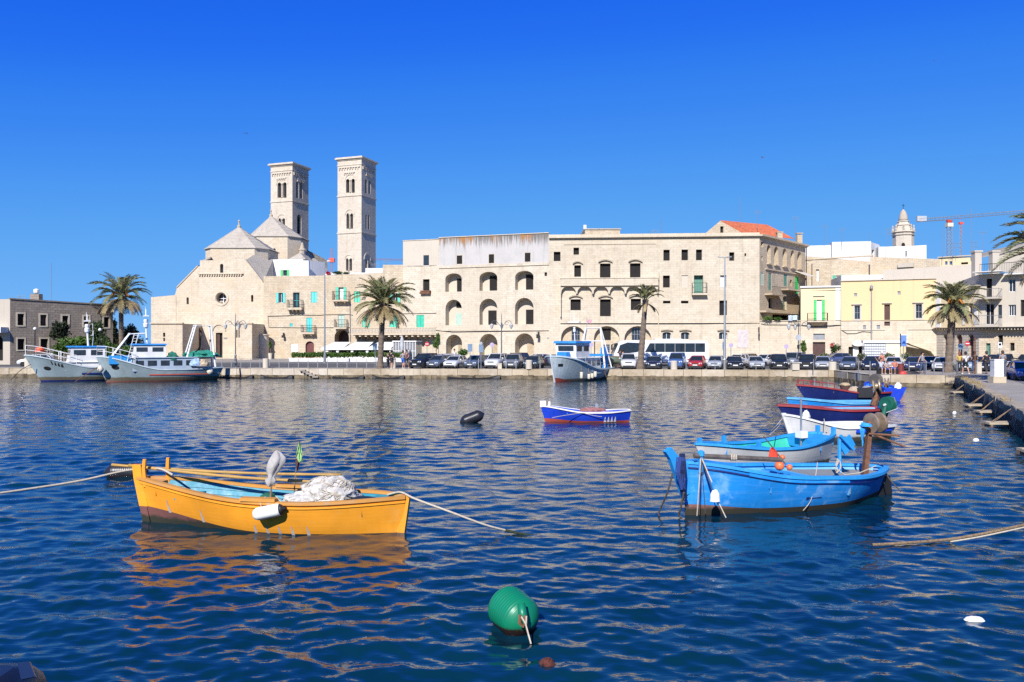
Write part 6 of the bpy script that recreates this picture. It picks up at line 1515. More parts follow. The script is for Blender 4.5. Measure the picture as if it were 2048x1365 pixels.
mb=MB();mb.tube([(-.6,.9,4.4),(-.6,.2,3.0)],.03,5);mb.tube([(-.5,.0,4.0),(-.5,1.1,4.0),(-.5,1.1,5.0),(-.5,.0,5.0)],.03,5);mb.build('aerial_frame',M_white,R)
nr_=1 if(Matrix.Rotation(R.rotation_euler.z,4,'Z')@Vector((0,1,0))).y<0 else-1
for k_,w_ in enumerate((.006,.007,.008,.010)):
    t_=.80-.026*k_;q_=lambda a_,b_:ht.P(t_+a_*w_,sh(t_)-.32+b_*.17,nr_,-.02);mb=MB()
    for pl_ in(((-1,-1),(.3,-1),(.2 if k_ else 1,1),(-.4,.8)),((.3,-1),(1,-.9),(.9,.5),(.2,.1))):v_=[q_(*p_)for p_ in pl_];mb.poly(v_);mb.poly(v_[::-1])
    mb.build('painted_letter',M_black,R)
c=P3(79,704,68.8);o=heap('buoy_bundle',None,c,.40,.3,.42,plain('orange_red_buoys',(.75,.10,.03),.5),3,'buoy',.35);tag(o,'orange red bundle of buoys on the bow of the leftmost trawler','buoys')
for(x,y,D,r,lb)in((169,723,70.5,.24,'cream ball fender on the side of the leftmost trawler'),(201,739,67.4,.26,'cream ball fender between the bows of the two left trawlers'),(420,743,71.0,.30,'white ball fender at the stern of the second trawler')):
    mb=MB();mb.lathe([(.01,-r),(r*.6,-r*.8),(r,0),(r*.6,r*.8),(.05,r),(.05,r+.1)],14,Matrix.Translation(P3(x,y,D)));o=mb.build('ball_fender',M_cream,smooth=True);tag(o,lb,'fender')
# second trawler
bow,st=P3(205,740,68.0),P3(436,740,72.5)
R,L=boat_root('trawler','second grey green trawler with blue deckhouse, ladder, mast and a white stern gantry',bow,st,'grey trawlers moored at the left quay')
sh=lambda t:1.15-.0*t-.12*sst(.0,.3,t)+1.15*sst(.48,.98,t)**1.1
ht=Hull(L,3.1,sh,zk=-.4,rb=.9,rs=.6,stern=.55,full=.45,sharpb=2.5,vb=.9,vm=.28,flare=.5)
ht.build('hull',[P_trawl,plain('brown_boot_top',(.20,.07,.05),.7)],R,zband=.10,n=30);ht.gunwale('bulwark_rail',P_trawl2,R,.16,.10);ht.deck('deck',P_greydk,R,.02,.98,-.35);eye(ht,R,.88,1.25,.19)
ht.strake('rubbing_strake',P_redant,R,lambda t:.55,.10,.05,24,.04,.62);ht.strake('weed_stripe',plain('weedy_green',(.05,.07,.03),.9),R,lambda t:.02,1.35,.012,1,.63,.65)
x_of=lambda x:(x-321)/(-23.0)
cabin(R,-2.7,2.4,2.2,.9,2.05,P_cabg,P_cabg,0,5,0,.05,wz=(.4,.8));cabin(R,-.2,2.4,2.0,2.11,3.15,P_cabw,P_rblue,3,2,.1);mast(R,1.2,3.2,5.0)
mb=MB();mb.box(2.5,4.2,-.85,.85,1.55,2.25);mb.build('blue_deck_locker',P_blue2,R)
rail_(R,[ht.P(t,sh(t)+.05,sd,.1)for sd in(1,)for t in(.72,.82,.92,.99)],.85,bars=2);rail_(R,[ht.P(t,sh(t)+.05,-1,.1)for t in(.72,.82,.92,.99)],.85,bars=2)
mb=MB();mb.tube([(4.0,.7,2.1),(2.6,.55,4.1),(1.4,.5,4.15)],.07,6);mb.tube([(4.0,-.7,2.1),(2.6,-.55,4.1),(1.4,-.5,4.15)],.07,6);mb.tube([(2.6,-.7,4.12),(2.6,.7,4.12)],.08,6);mb.build('fore_gantry',M_white,R)
mb=MB();a,b=Vector((2.1,.75,4.1)),Vector((2.7,.95,1.6))
for o_ in(-.16,.16):mb.tube([a+Vector((o_,0,0)),b+Vector((o_,0,0))],.03,5)
for i in range(10):c=a.lerp(b,(i+.5)/10);mb.tube([c+Vector((-.16,0,0)),c+Vector((.16,0,0))],.02,4)
mb.build('ladder',M_white,R)
mb=MB();mb.tube([(-1.9,.9,1.9),(-2.7,.6,4.85),(-4.0,.6,4.85),(-4.3,.95,1.2)],.085,6);mb.tube([(-1.9,-.9,1.9),(-2.7,-.6,4.85),(-4.0,-.6,4.85),(-4.3,-.95,1.2)],.085,6);mb.tube([(-2.7,-.7,4.87),(-2.7,.7,4.87)],.09,6);mb.tube([(-4.0,-.7,4.87),(-4.0,.7,4.87)],.09,6);mb.build('stern_gantry',M_white,R)
mb=MB()
for k in range(7):mb.tube([(-3.3+.05*k,-.4+.13*k,4.7),(-3.2+.04*k,-.3+.1*k,3.0),(-2.9+.1*k,-.4+.12*k,1.6)],[.02,.05,.02],5)
mb.build('hanging_net',plain('brown_net',(.16,.09,.05),.95,.3,20),R)
o=heap('green_net_heap',None,R.location+Vector((0,0,0))+(Matrix.Rotation(R.rotation_euler.z,4,'Z')@Vector((-3.2,0,2.1))),1.5,.8,.55,plain('sea_green_net',(.02,.22,.16),.95,.35,9),4,'net',.5);tag(o,'sea green net slung across the stern frame of the second trawler','net')
for(x,y,D,c,lb,r)in((377,726,70.8,'brown','brown net mound on the aft deck of the second trawler',.55),(392,722,70.4,'blue','light blue and white tarpaulin bundle on the aft deck of the second trawler',.45),(345,711,70,'green','dark green net roll behind the second trawler cabin',.5),(407,722,70.5,'tan','tan canvas bundle at the stern of the second trawler',.4)):
    cc={'brown':(.10,.06,.04),'blue':(.30,.42,.58),'green':(.01,.13,.09),'tan':(.45,.36,.24)}[c]
    o=heap('deck_bundle',None,P3(x,y+10,D),r*1.1,r*.8,r*1.4,plain('bundle_'+c,cc,.9,.3,5),len(lb),'x',.35);tag(o,lb,'bundle','bundles on the second trawler')
# centre trawler, bow towards us
bow,st=P3(1106,740,67.8),P3(1203,740,75.6)
R,L=boat_root('trawler','white and pale grey trawler, bow on, with blue cabin roof in front of the palazzo',bow,st)
sh=lambda t:1.0+.08*sst(.3,.6,t)+1.15*sst(.4,1,t)**1.2
ht=Hull(L,3.7,sh,zk=-.4,rb=.8,rs=.3,stern=.7,full=.45,sharpb=3.0,vb=.8,vm=.26,flare=.8)
ht.build('hull',[P_trawl2,P_redant],R,zband=lambda t:.02+.36*sst(.72,1,t),n=30);ht.gunwale('bulwark_rail',P_trawl2,R,.18,.12);ht.deck('deck',P_greydk,R,.02,.98,-.35);eye(ht,R,.935,1.45,.17,True);ht.stem('bow_post',P_cabw,R,.2,.05,.1)
ht.strake('rubbing_strake',P_cabg,R,lambda t:.62,.18,.06,20,.03,.6)
cabin(R,-2.4,2.2,2.0,.9,2.0,P_cabw,P_cabw,0,5,0,.05,wz=(.35,.8));cabin(R,-.2,2.3,2.0,2.06,3.3,P_cabw,P_rblue,1,2,-.1,.2);mast(R,.7,3.5,4.5,P_cabw,.05,.5)
rail_(R,[ht.P(t,sh(t)+.05,sd,.12)for sd in(1,)for t in(.3,.4,.5,.6,.7)],.5,mat=P_cabg);rail_(R,[ht.P(t,sh(t)+.05,-1,.12)for t in(.3,.4,.5,.6,.7)],.5,mat=P_cabg)
mb=MB();mb.hexa([Vector((2.5,-.55,1.95)),Vector((3.2,-.5,1.95)),Vector((3.2,.5,1.95)),Vector((2.5,.55,1.95))],[Vector((2.55,-.5,2.55)),Vector((3.1,-.45,2.55)),Vector((3.1,.45,2.55)),Vector((2.55,.5,2.55))]);mb.build('blue_locker',P_rblue,R)
mb=MB()
for xg in(-2.9,):
    mb.tube([(xg+.6,1.5,1.0),(xg,.75,4.7),(xg,-.75,4.7),(xg+.6,-1.5,1.0)],.09,6);mb.tube([(xg+.2,1.0,3.5),(xg+.2,-1.0,3.5)],.06,5);mb.tube([(xg-.8,1.5,1.0),(xg-.1,.75,4.65)],.06,5);mb.tube([(xg-.8,-1.5,1.0),(xg-.1,-.75,4.65)],.06,5)
mb.build('stern_gantry',M_white,R)
mb=MB();mb.box(-4.0,-3.2,.6,1.0,1.0,2.9);mb.build('blue_post',P_blue,R);mb=MB();mb.box(-4.3,-2.4,-1.5,1.3,2.1,2.3);mb.build('blue_tarp',P_rblue,R)
for i,(x,y0,y1,D)in enumerate(((1163,743,758,68.6),(1178,747,759,69.4),(1184.5,746,757.5,70),(1190.5,742,755,70.6))):
    fender(['leftmost','second','third','rightmost'][i]+' of four cream fenders hanging on the white trawler',P3(x,y1,D),P3(x,y0,D),.14,M_cream,[(P3(x,y0,D),P3(x-1,y0-12,D+.3))],group='cream fenders on the white trawler')
rope([P3(1208,740,72),P3(1213,755,72)],.06,'thick dark plank like mooring line at the stern of the white trawler',M_droperope)
rt=thing('flag_pole','small pink pennant flying over the stern gantry of the white trawler','flag',P3(1174,664,72));mb=MB();mb.tube([P3(1174,664,72),P3(1174,638,72)],.02,5);mb.build('pole',M_steel,rt,world=True)
cloth([(640,1174,1184),(643,1174.5,1184),(646.5,1175,1183)],72,plain('pink_cloth',(.62,.30,.36),.85),'pennant',rt)
# ropes of left trawlers
rope([P3(62,729,68),P3(40,742,67.5),P3(22,760,68)],.03,'mooring rope from the leftmost trawler bow to the quay foot',M_droperope)
rope([P3(195,735,67),P3(172,750,66.5),P3(150,764,66)],.03,'reddish mooring rope from the second trawler bow into the water',M_rust)

# ------------------------------------------------------------------ floats
def ribbed(name,label,cat,c,axis,L_,r,mat,ribs,cone=.25,n=28,pinch=.0,extra=None):
    a=Vector(axis).normalized();M=Matrix.Translation(Vector(c))@a.to_track_quat('Z','Y').to_matrix().to_4x4()
    root=thing(name,label,cat,c);prof=[];K=90
    for k in range(K+1):
        s_=-1+2*k/K;e=abs(s_);rr=r*(1-max(0,(e-(1-cone*2))/(cone*2))**2.2)*(1+(.022*abs(math.sin(s_*ribs*math.pi))-.01 if e<.62 else 0));prof.append((max(.015,rr),s_*L_/2))
    mb=MB();mb.lathe(prof,n,M);o=mb.build('float_body',mat,root,world=True,smooth=True)
    return root,M
gcol=nt('green_buoy_plastic');m_,t_,N_,L_k,b_=gcol
sx=N_.new('ShaderNodeSeparateXYZ');L_k.new(coords(t_,'Position'),sx.inputs[0]);nz=noise(t_,18,5,coords(t_,'Position'))
ad=N_.new('ShaderNodeMath');ad.operation='MULTIPLY_ADD';L_k.new(nz,ad.inputs[0]);ad.inputs[1].default_value=-.06;L_k.new(sx.outputs[2],ad.inputs[2])
c_=mixc(t_,ramp(t_,ad.outputs[0],.025,.06,1,0),mixc(t_,ramp(t_,noise(t_,7,8,coords(t_,'Position'),.75),.5,.72,0,.5),(.003,.175,.085),(.02,.12,.07)),mixc(t_,nz,(.03,.008,.006),(.01,.012,.008)))
L_k.new(c_,b_.inputs['Base Color']);b_.inputs['Roughness'].default_value=.38
Dg=3.5*F/(1258-CY)
c=P3(1027,1228,Dg)
root,M=ribbed('mooring_buoy','large ribbed green mooring buoy floating in the foreground','buoy',c+Vector((0,.08,-.01)),(.55,-.80,-.22),.74,.262,m_,9,.33)
# fold and lug at its near end
tip=M@Vector((0,0,.36))
mb=MB();q=P3(1046,1238,Dg-.33);mb.tube([q+Vector((-.02,.06,.16)),q+Vector((.0,-.0,.04)),q+Vector((.02,-.02,-.06))],[.05,.055,.03],8);mb.build('lug',m_,root,world=True,smooth=True)
mb=MB();mb.tube([q+Vector((-.035,-.03,.06)),q+Vector((-.04,-.06,-.03)),q+Vector((.0,-.06,-.07)),q+Vector((.03,-.06,-.02)),q+Vector((.02,-.03,.05))],.022,6);mb.build('shackle',M_rust,root,world=True)
mb=MB();mb.tube([q+Vector((-.02,-.07,.05)),q+Vector((.03,-.09,-.03)),q+Vector((.06,-.14,-.13)),q+Vector((.09,-.2,-.22))],.011,5);mb.tube([q+Vector((.04,-.05,.05)),q+Vector((.035,-.09,-.04))],.009,5);mb.build('cord',M_rope,root,world=True)
o=heap('small_float',None,(PX(1094,8.65),8.65,-.03),.095,.09,.10,plain('rust_red_float',(.11,.028,.018),.9,.6,16,bs=1),3,'float',.3);tag(o,'small crusted red brown float at the water right of the green buoy','float')
M_blk=plain('black_buoy_rubber',(.02,.02,.024),.35,.2,6)
Db=3.5*F/(845-CY)
ribbed('mooring_buoy','black ribbed buoy lying tilted on the water left of the small royal blue boat','buoy',P3(944,837,Db),(1,.2,.38),1.15,.25,M_blk,11,.28)
Db=3.5*F/(953-CY)
ribbed('mooring_buoy','dark buoy lying low in the water behind the bow of the yellow boat','buoy',P3(252,944,Db),(1,.2,.0),1.1,.22,M_blk,11,.28)
for(x,y,lx,ly,h,lb)in((1952,881,.11,.08,.09,'white float drifting beside the dark side wall'),(1947,1241,.14,.07,.07,'white plastic bottle drifting in the lower right water'),(1909,827,.10,.08,.12,'tiny white float off the wooden boards of the side wall')):
    D=3.5*F/(y-CY);o=heap('drifting_float',None,(PX(x,D),D,-.02),lx,ly,h,plain('white_plastic',(.78,.78,.76),.35,.05),y,'x',.12);tag(o,lb,'float')
# rope out of frame on the right
rope([P3(2090,1040,13.2),P3(2040,1052,13.5),P3(1960,1069,13.75),P3(1890,1080,13.9),P3(1800,1087,13.68),P3(1745,1090,13.6)],.028,'brown double mooring rope rising out of the water to the right edge',plain('brown_rope',(.20,.14,.08),.9,.3,30))
rope([P3(2090,1046,13.1),P3(2040,1057,13.4),P3(1960,1074,13.7),P3(1900,1084,13.9)],.014,'thin pale rope beside the brown double rope at the right edge',M_rope)
# outboard motor in the bottom left corner
D=2.7
rt=thing('outboard_motor','black outboard motor cowling in the bottom left corner','motor',P3(20,1380,D))
def sup(x0,x1,y,D0,D1,b=.0):return[P3(x0,y,D0),P3(x1,y,D0),P3(x1-b*.3,y,D1),P3(x0,y,D1)]
prof=[(-70,98,1480,2.45,3.0),(-70,100,1372,2.45,3.0),(-66,96,1352,2.46,2.98),(-58,84,1334,2.5,2.94),(-40,70,1322,2.56,2.88),(-20,58,1317,2.62,2.82)]
rows=[]
for(x0,x1,y,d0,d1)in prof:
    xc,w,dc,dd=(x0+x1)/2,(x1-x0)/2,(d0+d1)/2,(d1-d0)/2
    rows.append([Vector((PX(xc,2.85)+w*D/F*(abs(math.cos(a))**.5)*math.copysign(1,math.cos(a)),dc+dd*.7*(abs(math.sin(a))**.5)*math.copysign(1,math.sin(a)),PZ(y,2.85)))for a in[2*math.pi*k/28 for k in range(29)]])
mb=MB();mb.grid(rows);mb.poly([rows[-1][k]for k in range(28)])
M_cowl=plain('dark_blue_cowl',(.012,.014,.030),.32,.2,2)
mb.build('cowling',M_cowl,rt,world=True,smooth=True)
mb=MB();pz=[P3(38,1326,2.71),P3(62,1324,2.71),P3(74,1354,2.58),P3(46,1360,2.57)];mb.hexa([p+Vector((0,-.002,0))for p in pz],[p+Vector((0,-.01,.005))for p in pz]);mb.build('cowl_panel',M_cowl,rt,world=True)
mb=MB();mb.box(PX(60,2.85),PX(97,2.85),2.58,2.86,PZ(1480,2.8),PZ(1380,2.8));mb.build('side_trim',M_black,rt,world=True)
# ------------------------------------------------------------------ palms
def leafmat(name,c1,c2,c3=None,rough=.55):
    if name in MATS:return MATS[name]
    m,t,N,L,b=nt(name)
    oi=N.new('ShaderNodeObjectInfo');f=noise(t,1.7,3,coords(t,'Position'))
    col=mixc(t,ramp(t,f,.3,.7),c1,c2)
    if c3:col=mixc(t,ramp(t,oi.outputs['Random'],.3,1,0,.8),col,c3)
    L.new(col,b.inputs['Base Color']);b.inputs['Roughness'].default_value=rough
    b.inputs['Specular IOR Level'].default_value=.3
    MATS[name]=m;return m
M_frond=leafmat('palm_frond',(.13,.155,.06),(.22,.225,.095),(.26,.225,.10))
M_frond_old=leafmat('old_palm_frond',(.27,.20,.09),(.38,.28,.15),(.20,.18,.08))
M_date=plain('date_stalks',(.42,.17,.03),.8,.3,6)
def trunk_mat():
    m,t,N,L,b=nt('palm_trunk')
    v=coords(t,'Object',(3,3,9));f=noise(t,1.6,5,v,.7)
    L.new(mixc(t,ramp(t,f,.3,.7),(.085,.062,.045),(.24,.185,.135)),b.inputs['Base Color']);b.inputs['Roughness'].default_value=.95;bump(t,b,f,.9,.06);return m
M_trunk=trunk_mat()
def frond_mesh(name,Lf,e0,droop,nl,ll,mat,seed,twist=0.0,fold=.6):
    """arched rachis in the xz plane with two ranks of leaflets; e0 = start elevation, droop = total bend"""
    rng=random.Random(seed);mb=MB();K=14;pts=[];p=Vector((0,0,0));e=e0
    dirs=[]
    for k in range(K+1):
        pts.append(p.copy());d=Vector((math.cos(e),0,math.sin(e)));dirs.append(d);p=p+d*Lf/K;e-=droop/K*(.35+1.3*k/K)
    mb.tube(pts,[.035*(1-.85*k/K)+.004 for k in range(K+1)],4)
    for i in range(nl):
        s=.14+.86*i/(nl-1);x=s*K;k=min(K-1,int(x));c=pts[k].lerp(pts[k+1],x-k);d=dirs[k];up=Vector((-d.z,0,d.x))
        w=ll*(math.sin(min(1,s*1.25)*math.pi*.62)**.7)*(1-.45*max(0,s-.6)/.4)*rng.uniform(.85,1.1)
        for sd in(1,-1):
            v=(d*rng.uniform(.75,1.05)+Vector((0,sd,0))*1.0+up*fold*rng.uniform(.4,1.0)).normalized()
            tip=c+v*w+Vector((0,0,-w*.18*rng.uniform(.4,1.6)));mid=c+v*w*.5;wd=d*(.024+.012*rng.random())
            mb.add([c-wd*.5,c+wd*.5,mid+wd,tip,mid-wd],[(0,1,2,3,4)])
    o=mb.build(name,mat);me=o.data;bpy.data.objects.remove(o);return me
def palm(label,base,crown,r0,r1,reach,n,seed,group='palm trees along the harbour',old=.25,dates=True,up_only=False,nl=40):
    rng=random.Random(seed);base,crown=Vector(base),Vector(crown)
    R=thing('palm_tree',label,'palm tree',base,0,group);d=crown-base
    mb=MB();K=max(10,int(d.length/.22));pts=[];rs=[]
    for k in range(K+1):
        s=k/K;q=base+d*s;q.x+=(s-s*s)*.25*rng.choice([-1,1])*0;bulge=1+.35*sst(.12,0,s)+.45*sst(.86,1,s)
        pts.append(q);rs.append((r0+(r1-r0)*s)*bulge*(1+(.07 if k%2 else-.03)))
    mb.tube(pts,rs,12);mb.build('trunk',M_trunk,R,world=True)
    cl=crown-base
    ms=[frond_mesh('frond',reach,1.25,.9,nl,reach*.20,M_frond,seed+1),frond_mesh('frond',reach*1.03,.95,1.35,nl,reach*.21,M_frond,seed+2),frond_mesh('frond',reach,.6,1.5,nl,reach*.21,M_frond,seed+3),
          frond_mesh('frond',reach*.95,.15,1.25,nl,reach*.20,M_frond,seed+4),frond_mesh('frond',reach*.85,-.35,1.0,nl,reach*.17,M_frond_old,seed+5,fold=.1)]
    ks=[]
    for i in range(n):
        q=i/n;kind=0 if q<.22 else 1 if q<.5 else 2 if q<.74 else 3
        if up_only and kind==3:kind=1
        ks.append(kind)
    ks+=[4]*int(n*old)
    ga=rng.uniform(0,6)
    for i,kind in enumerate(ks):
        o=bpy.data.objects.new('frond',ms[kind]);COL.objects.link(o);o.parent=R
        ga+=2.399963;o.rotation_euler=(rng.uniform(-.12,.12),rng.uniform(-.16,.16),ga+rng.uniform(-.2,.2));s=rng.uniform(.82,1.08)*(.85 if kind==0 else 1);o.scale=(s,s,s)
        o.location=cl+Vector((0,0,{0:.25,1:.15,2:.0,3:-.12,4:-.3}[kind]))+Vector((math.cos(ga),math.sin(ga),0))*r1*.6
    if dates:
        for k in range(6):
            a=rng.uniform(0,6.28);mb=MB();c=cl+Vector((0,0,.1))
            for j in range(9):
                b=a+rng.uniform(-.25,.25);l=reach*rng.uniform(.22,.36);mb.tube([c,c+Vector((math.cos(b)*l*.7,math.sin(b)*l*.7,l*.35)),c+Vector((math.cos(b)*l,math.sin(b)*l,-l*.15))],[.02,.02,.04],4)
            mb.build('date_stalk',M_date,R)
    return R
D=96;palm('bushy date palm beside the grey stone office at the left',(*FP(243,D),ZQ),P3(242,592,D),.27,.25,3.6,48,21,old=.5)
D=76.2;palm('full date palm standing at the quay edge in front of the balustrade terrace',(*FP(760,D),ZQ),P3(766,606,D),.27,.25,3.25,52,32,old=.6)
D=74.0;palm('thin leaning palm with a small tufted crown beside the coach',(*FP(1280,D),ZQ),P3(1291,600,D),.30,.20,1.75,22,43,old=.25,dates=False,up_only=True,nl=34)
D=66.5;palm('date palm in front of the striped arches at the right',(*FP(1896,D),ZQ),P3(1906,608,D),.30,.27,2.55,42,54,old=.55)
D=46;palm('palm at the right edge showing only its left fronds',(PX(2128,D),D,ZQ),P3(2126,500,D),.3,.28,3.5,52,66,old=.3)

# ------------------------------------------------------------------ bushes and hedges
M_bush=leafmat('bush_leaves',(.018,.035,.010),(.05,.085,.02))
M_bushl=leafmat('bright_bush_leaves',(.03,.075,.012),(.085,.15,.025))
M_bushd=leafmat('dark_bush_leaves',(.012,.020,.010),(.035,.045,.018))
def bush(name,label,cat,blobs,n,size,mat,seed,group=None,stem=True):
    """leaf clumps spread through several overlapping ellipsoids: (centre, rx, ry, rz)"""
    rng=random.Random(seed);base=Vector(blobs[0][0]);base.z=ZQ
    R=thing(name,label,cat,base,0,group);mb=MB();vol=[b[1]*b[2]*b[3]for b in blobs];tot=sum(vol)
    for(c,rx,ry,rz),v in zip(blobs,vol):
        for i in range(int(n*v/tot)+1):
            u=Vector((rng.gauss(0,1),rng.gauss(0,1),rng.gauss(0,1))).normalized();r=rng.random()**.45
            k=.78+.5*mnoise.noise(u*2.1+Vector(c)*.7);p=Vector(c)+Vector((u.x*rx,u.y*ry,u.z*rz))*r*k
            if p.z<ZQ+.02:continue
            a=Vector((rng.gauss(0,1),rng.gauss(0,1),rng.gauss(0,1))).normalized();b=a.cross(Vector((rng.gauss(0,1),rng.gauss(0,1),rng.gauss(0,1)))).normalized();s=size*rng.uniform(.5,1.3)
            mb.add([p-a*s,p+b*s*.5,p+a*s,p-b*s*.5],[(0,1,2,3)])
    mb.build('foliage',mat,R,world=True)
    if stem:
        mb=MB()
        for(c,rx,ry,rz)in blobs[:3]:
            mb.tube([(c[0],c[1],ZQ),(c[0]+.1,c[1],c[2])],[.07,.02],5)
        mb.build('stem',M_trunk,R,world=True)
    return R
def bl(x,y,D,rx,ry):p=P3(x,y,D);return((p.x,p.y,p.z),rx*D/F,rx*D/F,ry*D/F)
bush('shrub','round dark shrub against the grey office, above the leftmost trawler bow','shrub',[bl(122,660,90,19,22),bl(108,668,90,10,14),bl(124,690,90,12,24)],2600,.16,M_bushd,1,'shrubs before the grey office')
bush('shrub','wide bright green shrub behind the cabin of the leftmost trawler','shrub',[bl(140,690,88,26,18),bl(165,688,88,24,20),bl(118,700,88,16,14)],4200,.16,M_bushl,2,'shrubs before the grey office')
bush('shrub','tall olive shrub between the cabin mast and the first palm','shrub',[bl(193,668,92,18,32),bl(205,690,91,20,22)],3200,.16,M_bush,3,'shrubs before the grey office')
bush('shrub','low spreading green shrub under the first palm','shrub',[bl(218,700,89,26,16),bl(255,702,90,24,14),bl(285,704,91,14,10)],4000,.16,M_bushl,4,'shrubs before the grey office')
bush('cypress','dark narrow evergreen at the right end of the grey office','tree',[bl(226,668,97,12,38),bl(233,690,97,12,24)],3000,.16,M_bushd,5,None)
bush('shrub','dark bush right of the first palm trunk','shrub',[bl(260,672,98,18,26),bl(278,690,98,12,18)],2200,.17,M_bushd,6,'shrubs before the grey office')
hb_blobs=[bl(588+i*8.3,710+random.uniform(-.6,.6),103.5-.03*i,7.0,7.0)for i in range(27)]
bush('hedge','long clipped green hedge along the front of the cafe','hedge',hb_blobs,9000,.11,M_bushl,7,None,stem=False)
mb=MB();a,b=FP(577,101.5),FP(806,100.5);f=Fac(a,b);f.box(mb,0,f.L,ZQ,ZQ+.42,-.3,0);o=mb.build('planter_wall',PL_white,uv=True);tag(o,'low white wall below the cafe hedge','wall')
bush('ivy','ivy hanging at the right end of the balustrade terrace','plant',[bl(872,688,109,8,14),bl(876,676,109,5,12)],900,.12,M_bushl,8)
bush('shrub','small green bush behind the parked cars left of the blue signs','shrub',[bl(927,705,100,12,9),bl(922,712,100,10,8)],900,.13,M_bushl,9)
bush('plant','green plant in a pot at the apse corner','plant',[bl(540.5,690,113,4,9)],320,.11,M_bushl,10)
mb=MB();c=P3(540.5,712,113);mb.lathe([(.22,-.9),(.30,-.1),(.33,0)],10,Matrix.Translation(Vector((c.x,c.y,ZQ+.9))));o=mb.build('flower_pot',M_cream);tag(o,'pale pot holding the plant at the apse corner','pot')
bush('plant','tall narrow palm like plant by the ornate lamp at the yellow building','plant',[bl(1607,694,101,6,16)],700,.14,M_bushl,11)
bush('shrub','oleander with red flowers on the yellow building forecourt','shrub',[bl(1668,698,100,9,13),bl(1677,696,100,6,9)],800,.11,M_bush,12)
o=bush('shrub','cluster of red blossoms at the top of the oleander','flowers',[bl(1664,690,99.6,4,5)],120,.10,plain('red_blossom',(.45,.06,.05),.7),13,stem=False)
bush('plant','terrace plants on the corner wing under the side balconies','plant',[bl(1535,637,105.5,12,6),bl(1556,638,105.3,10,5)],500,.11,M_bushl,14,stem=False)
bush('plant','green climber on the roof terrace beside the taller bell tower','plant',[bl(675,546,116.5,12,3.5),bl(692,547,116.5,10,3)],500,.12,M_bush,15,stem=False)
bush('plant','red bougainvillea at the corner of the white rooftop house','plant',[bl(656,547,116.6,6,5)],220,.11,plain('bougainvillea',(.50,.03,.06),.7),16,stem=False)
for i,(x,w)in enumerate(((1648,14),(1692,12),(1722,10),(1778,13),(1812,12))):
    bush('planter_shrub',['grey green planter shrub left of the brown garage door','grey green planter shrub right of the oleander','grey green planter shrub at the shop entrance','grey green planter shrub below the glass kiosk','grey green planter shrub below the tent awning'][i],'shrub',[bl(x,713,92,w,8)],420,.12,leafmat('grey_leaves',(.07,.085,.045),(.15,.16,.08)),20+i,'planter shrubs by the yellow building')
# weeds on the lip of the right-hand wall
M_straw=plain('dry_grass',(.26,.19,.08),.95,.3,5)
rng=random.Random(5);mb=MB()
a,b=Vector((33.3,60,0)),Vector((19.6,31,0))
for i in range(900):
    q=a.lerp(b,rng.random()**1.2);q=q+Vector((rng.uniform(-.1,.5),0,0));k=mnoise.noise(Vector((q.x*.8,q.y*.5,0)))
    if k<.3:continue
    h=rng.uniform(.08,.30);mb.add([(q.x-.02,q.y,ZQ),(q.x+.02,q.y,ZQ),(q.x+rng.uniform(-.15,.15),q.y+rng.uniform(-.1,.1),ZQ+h)],[(0,1,2)])
o=mb.build('dry_weeds',M_straw);o['kind']='stuff'
# ------------------------------------------------------------------ cars
M_tyre=plain('tyre_rubber',(.018,.018,.018),.8,.2)
M_rim=plain('alloy_rim',(.40,.41,.42),.35,.1,metal=.8)
M_lens=plain('headlamp_lens',(.70,.72,.74),.12,.05)
M_tail=plain('tail_lamp',(.35,.02,.02),.25,.1)
M_plate=plain('number_plate',(.70,.70,.68),.5,.05)
M_trimb=plain('black_trim',(.02,.02,.021),.5,.2)
M_cglass=plain('car_glass',(.018,.024,.03),.05,.2,spec=.8)
def carpaint(c,metal=.25):
    n='car_paint_%d_%d_%d'%tuple(int(x*255)for x in c)
    if n in MATS:return MATS[n]
    m,t,N,L,b=nt(n);f=noise(t,2.5,3,coords(t))
    L.new(mixc(t,ramp(t,f,.3,.7),tuple(x*.9 for x in c),c),b.inputs['Base Color']);b.inputs['Roughness'].default_value=.32;b.inputs['Metallic'].default_value=metal
    b.inputs['Coat Weight'].default_value=.6;b.inputs['Coat Roughness'].default_value=.06;MATS[n]=m;return m
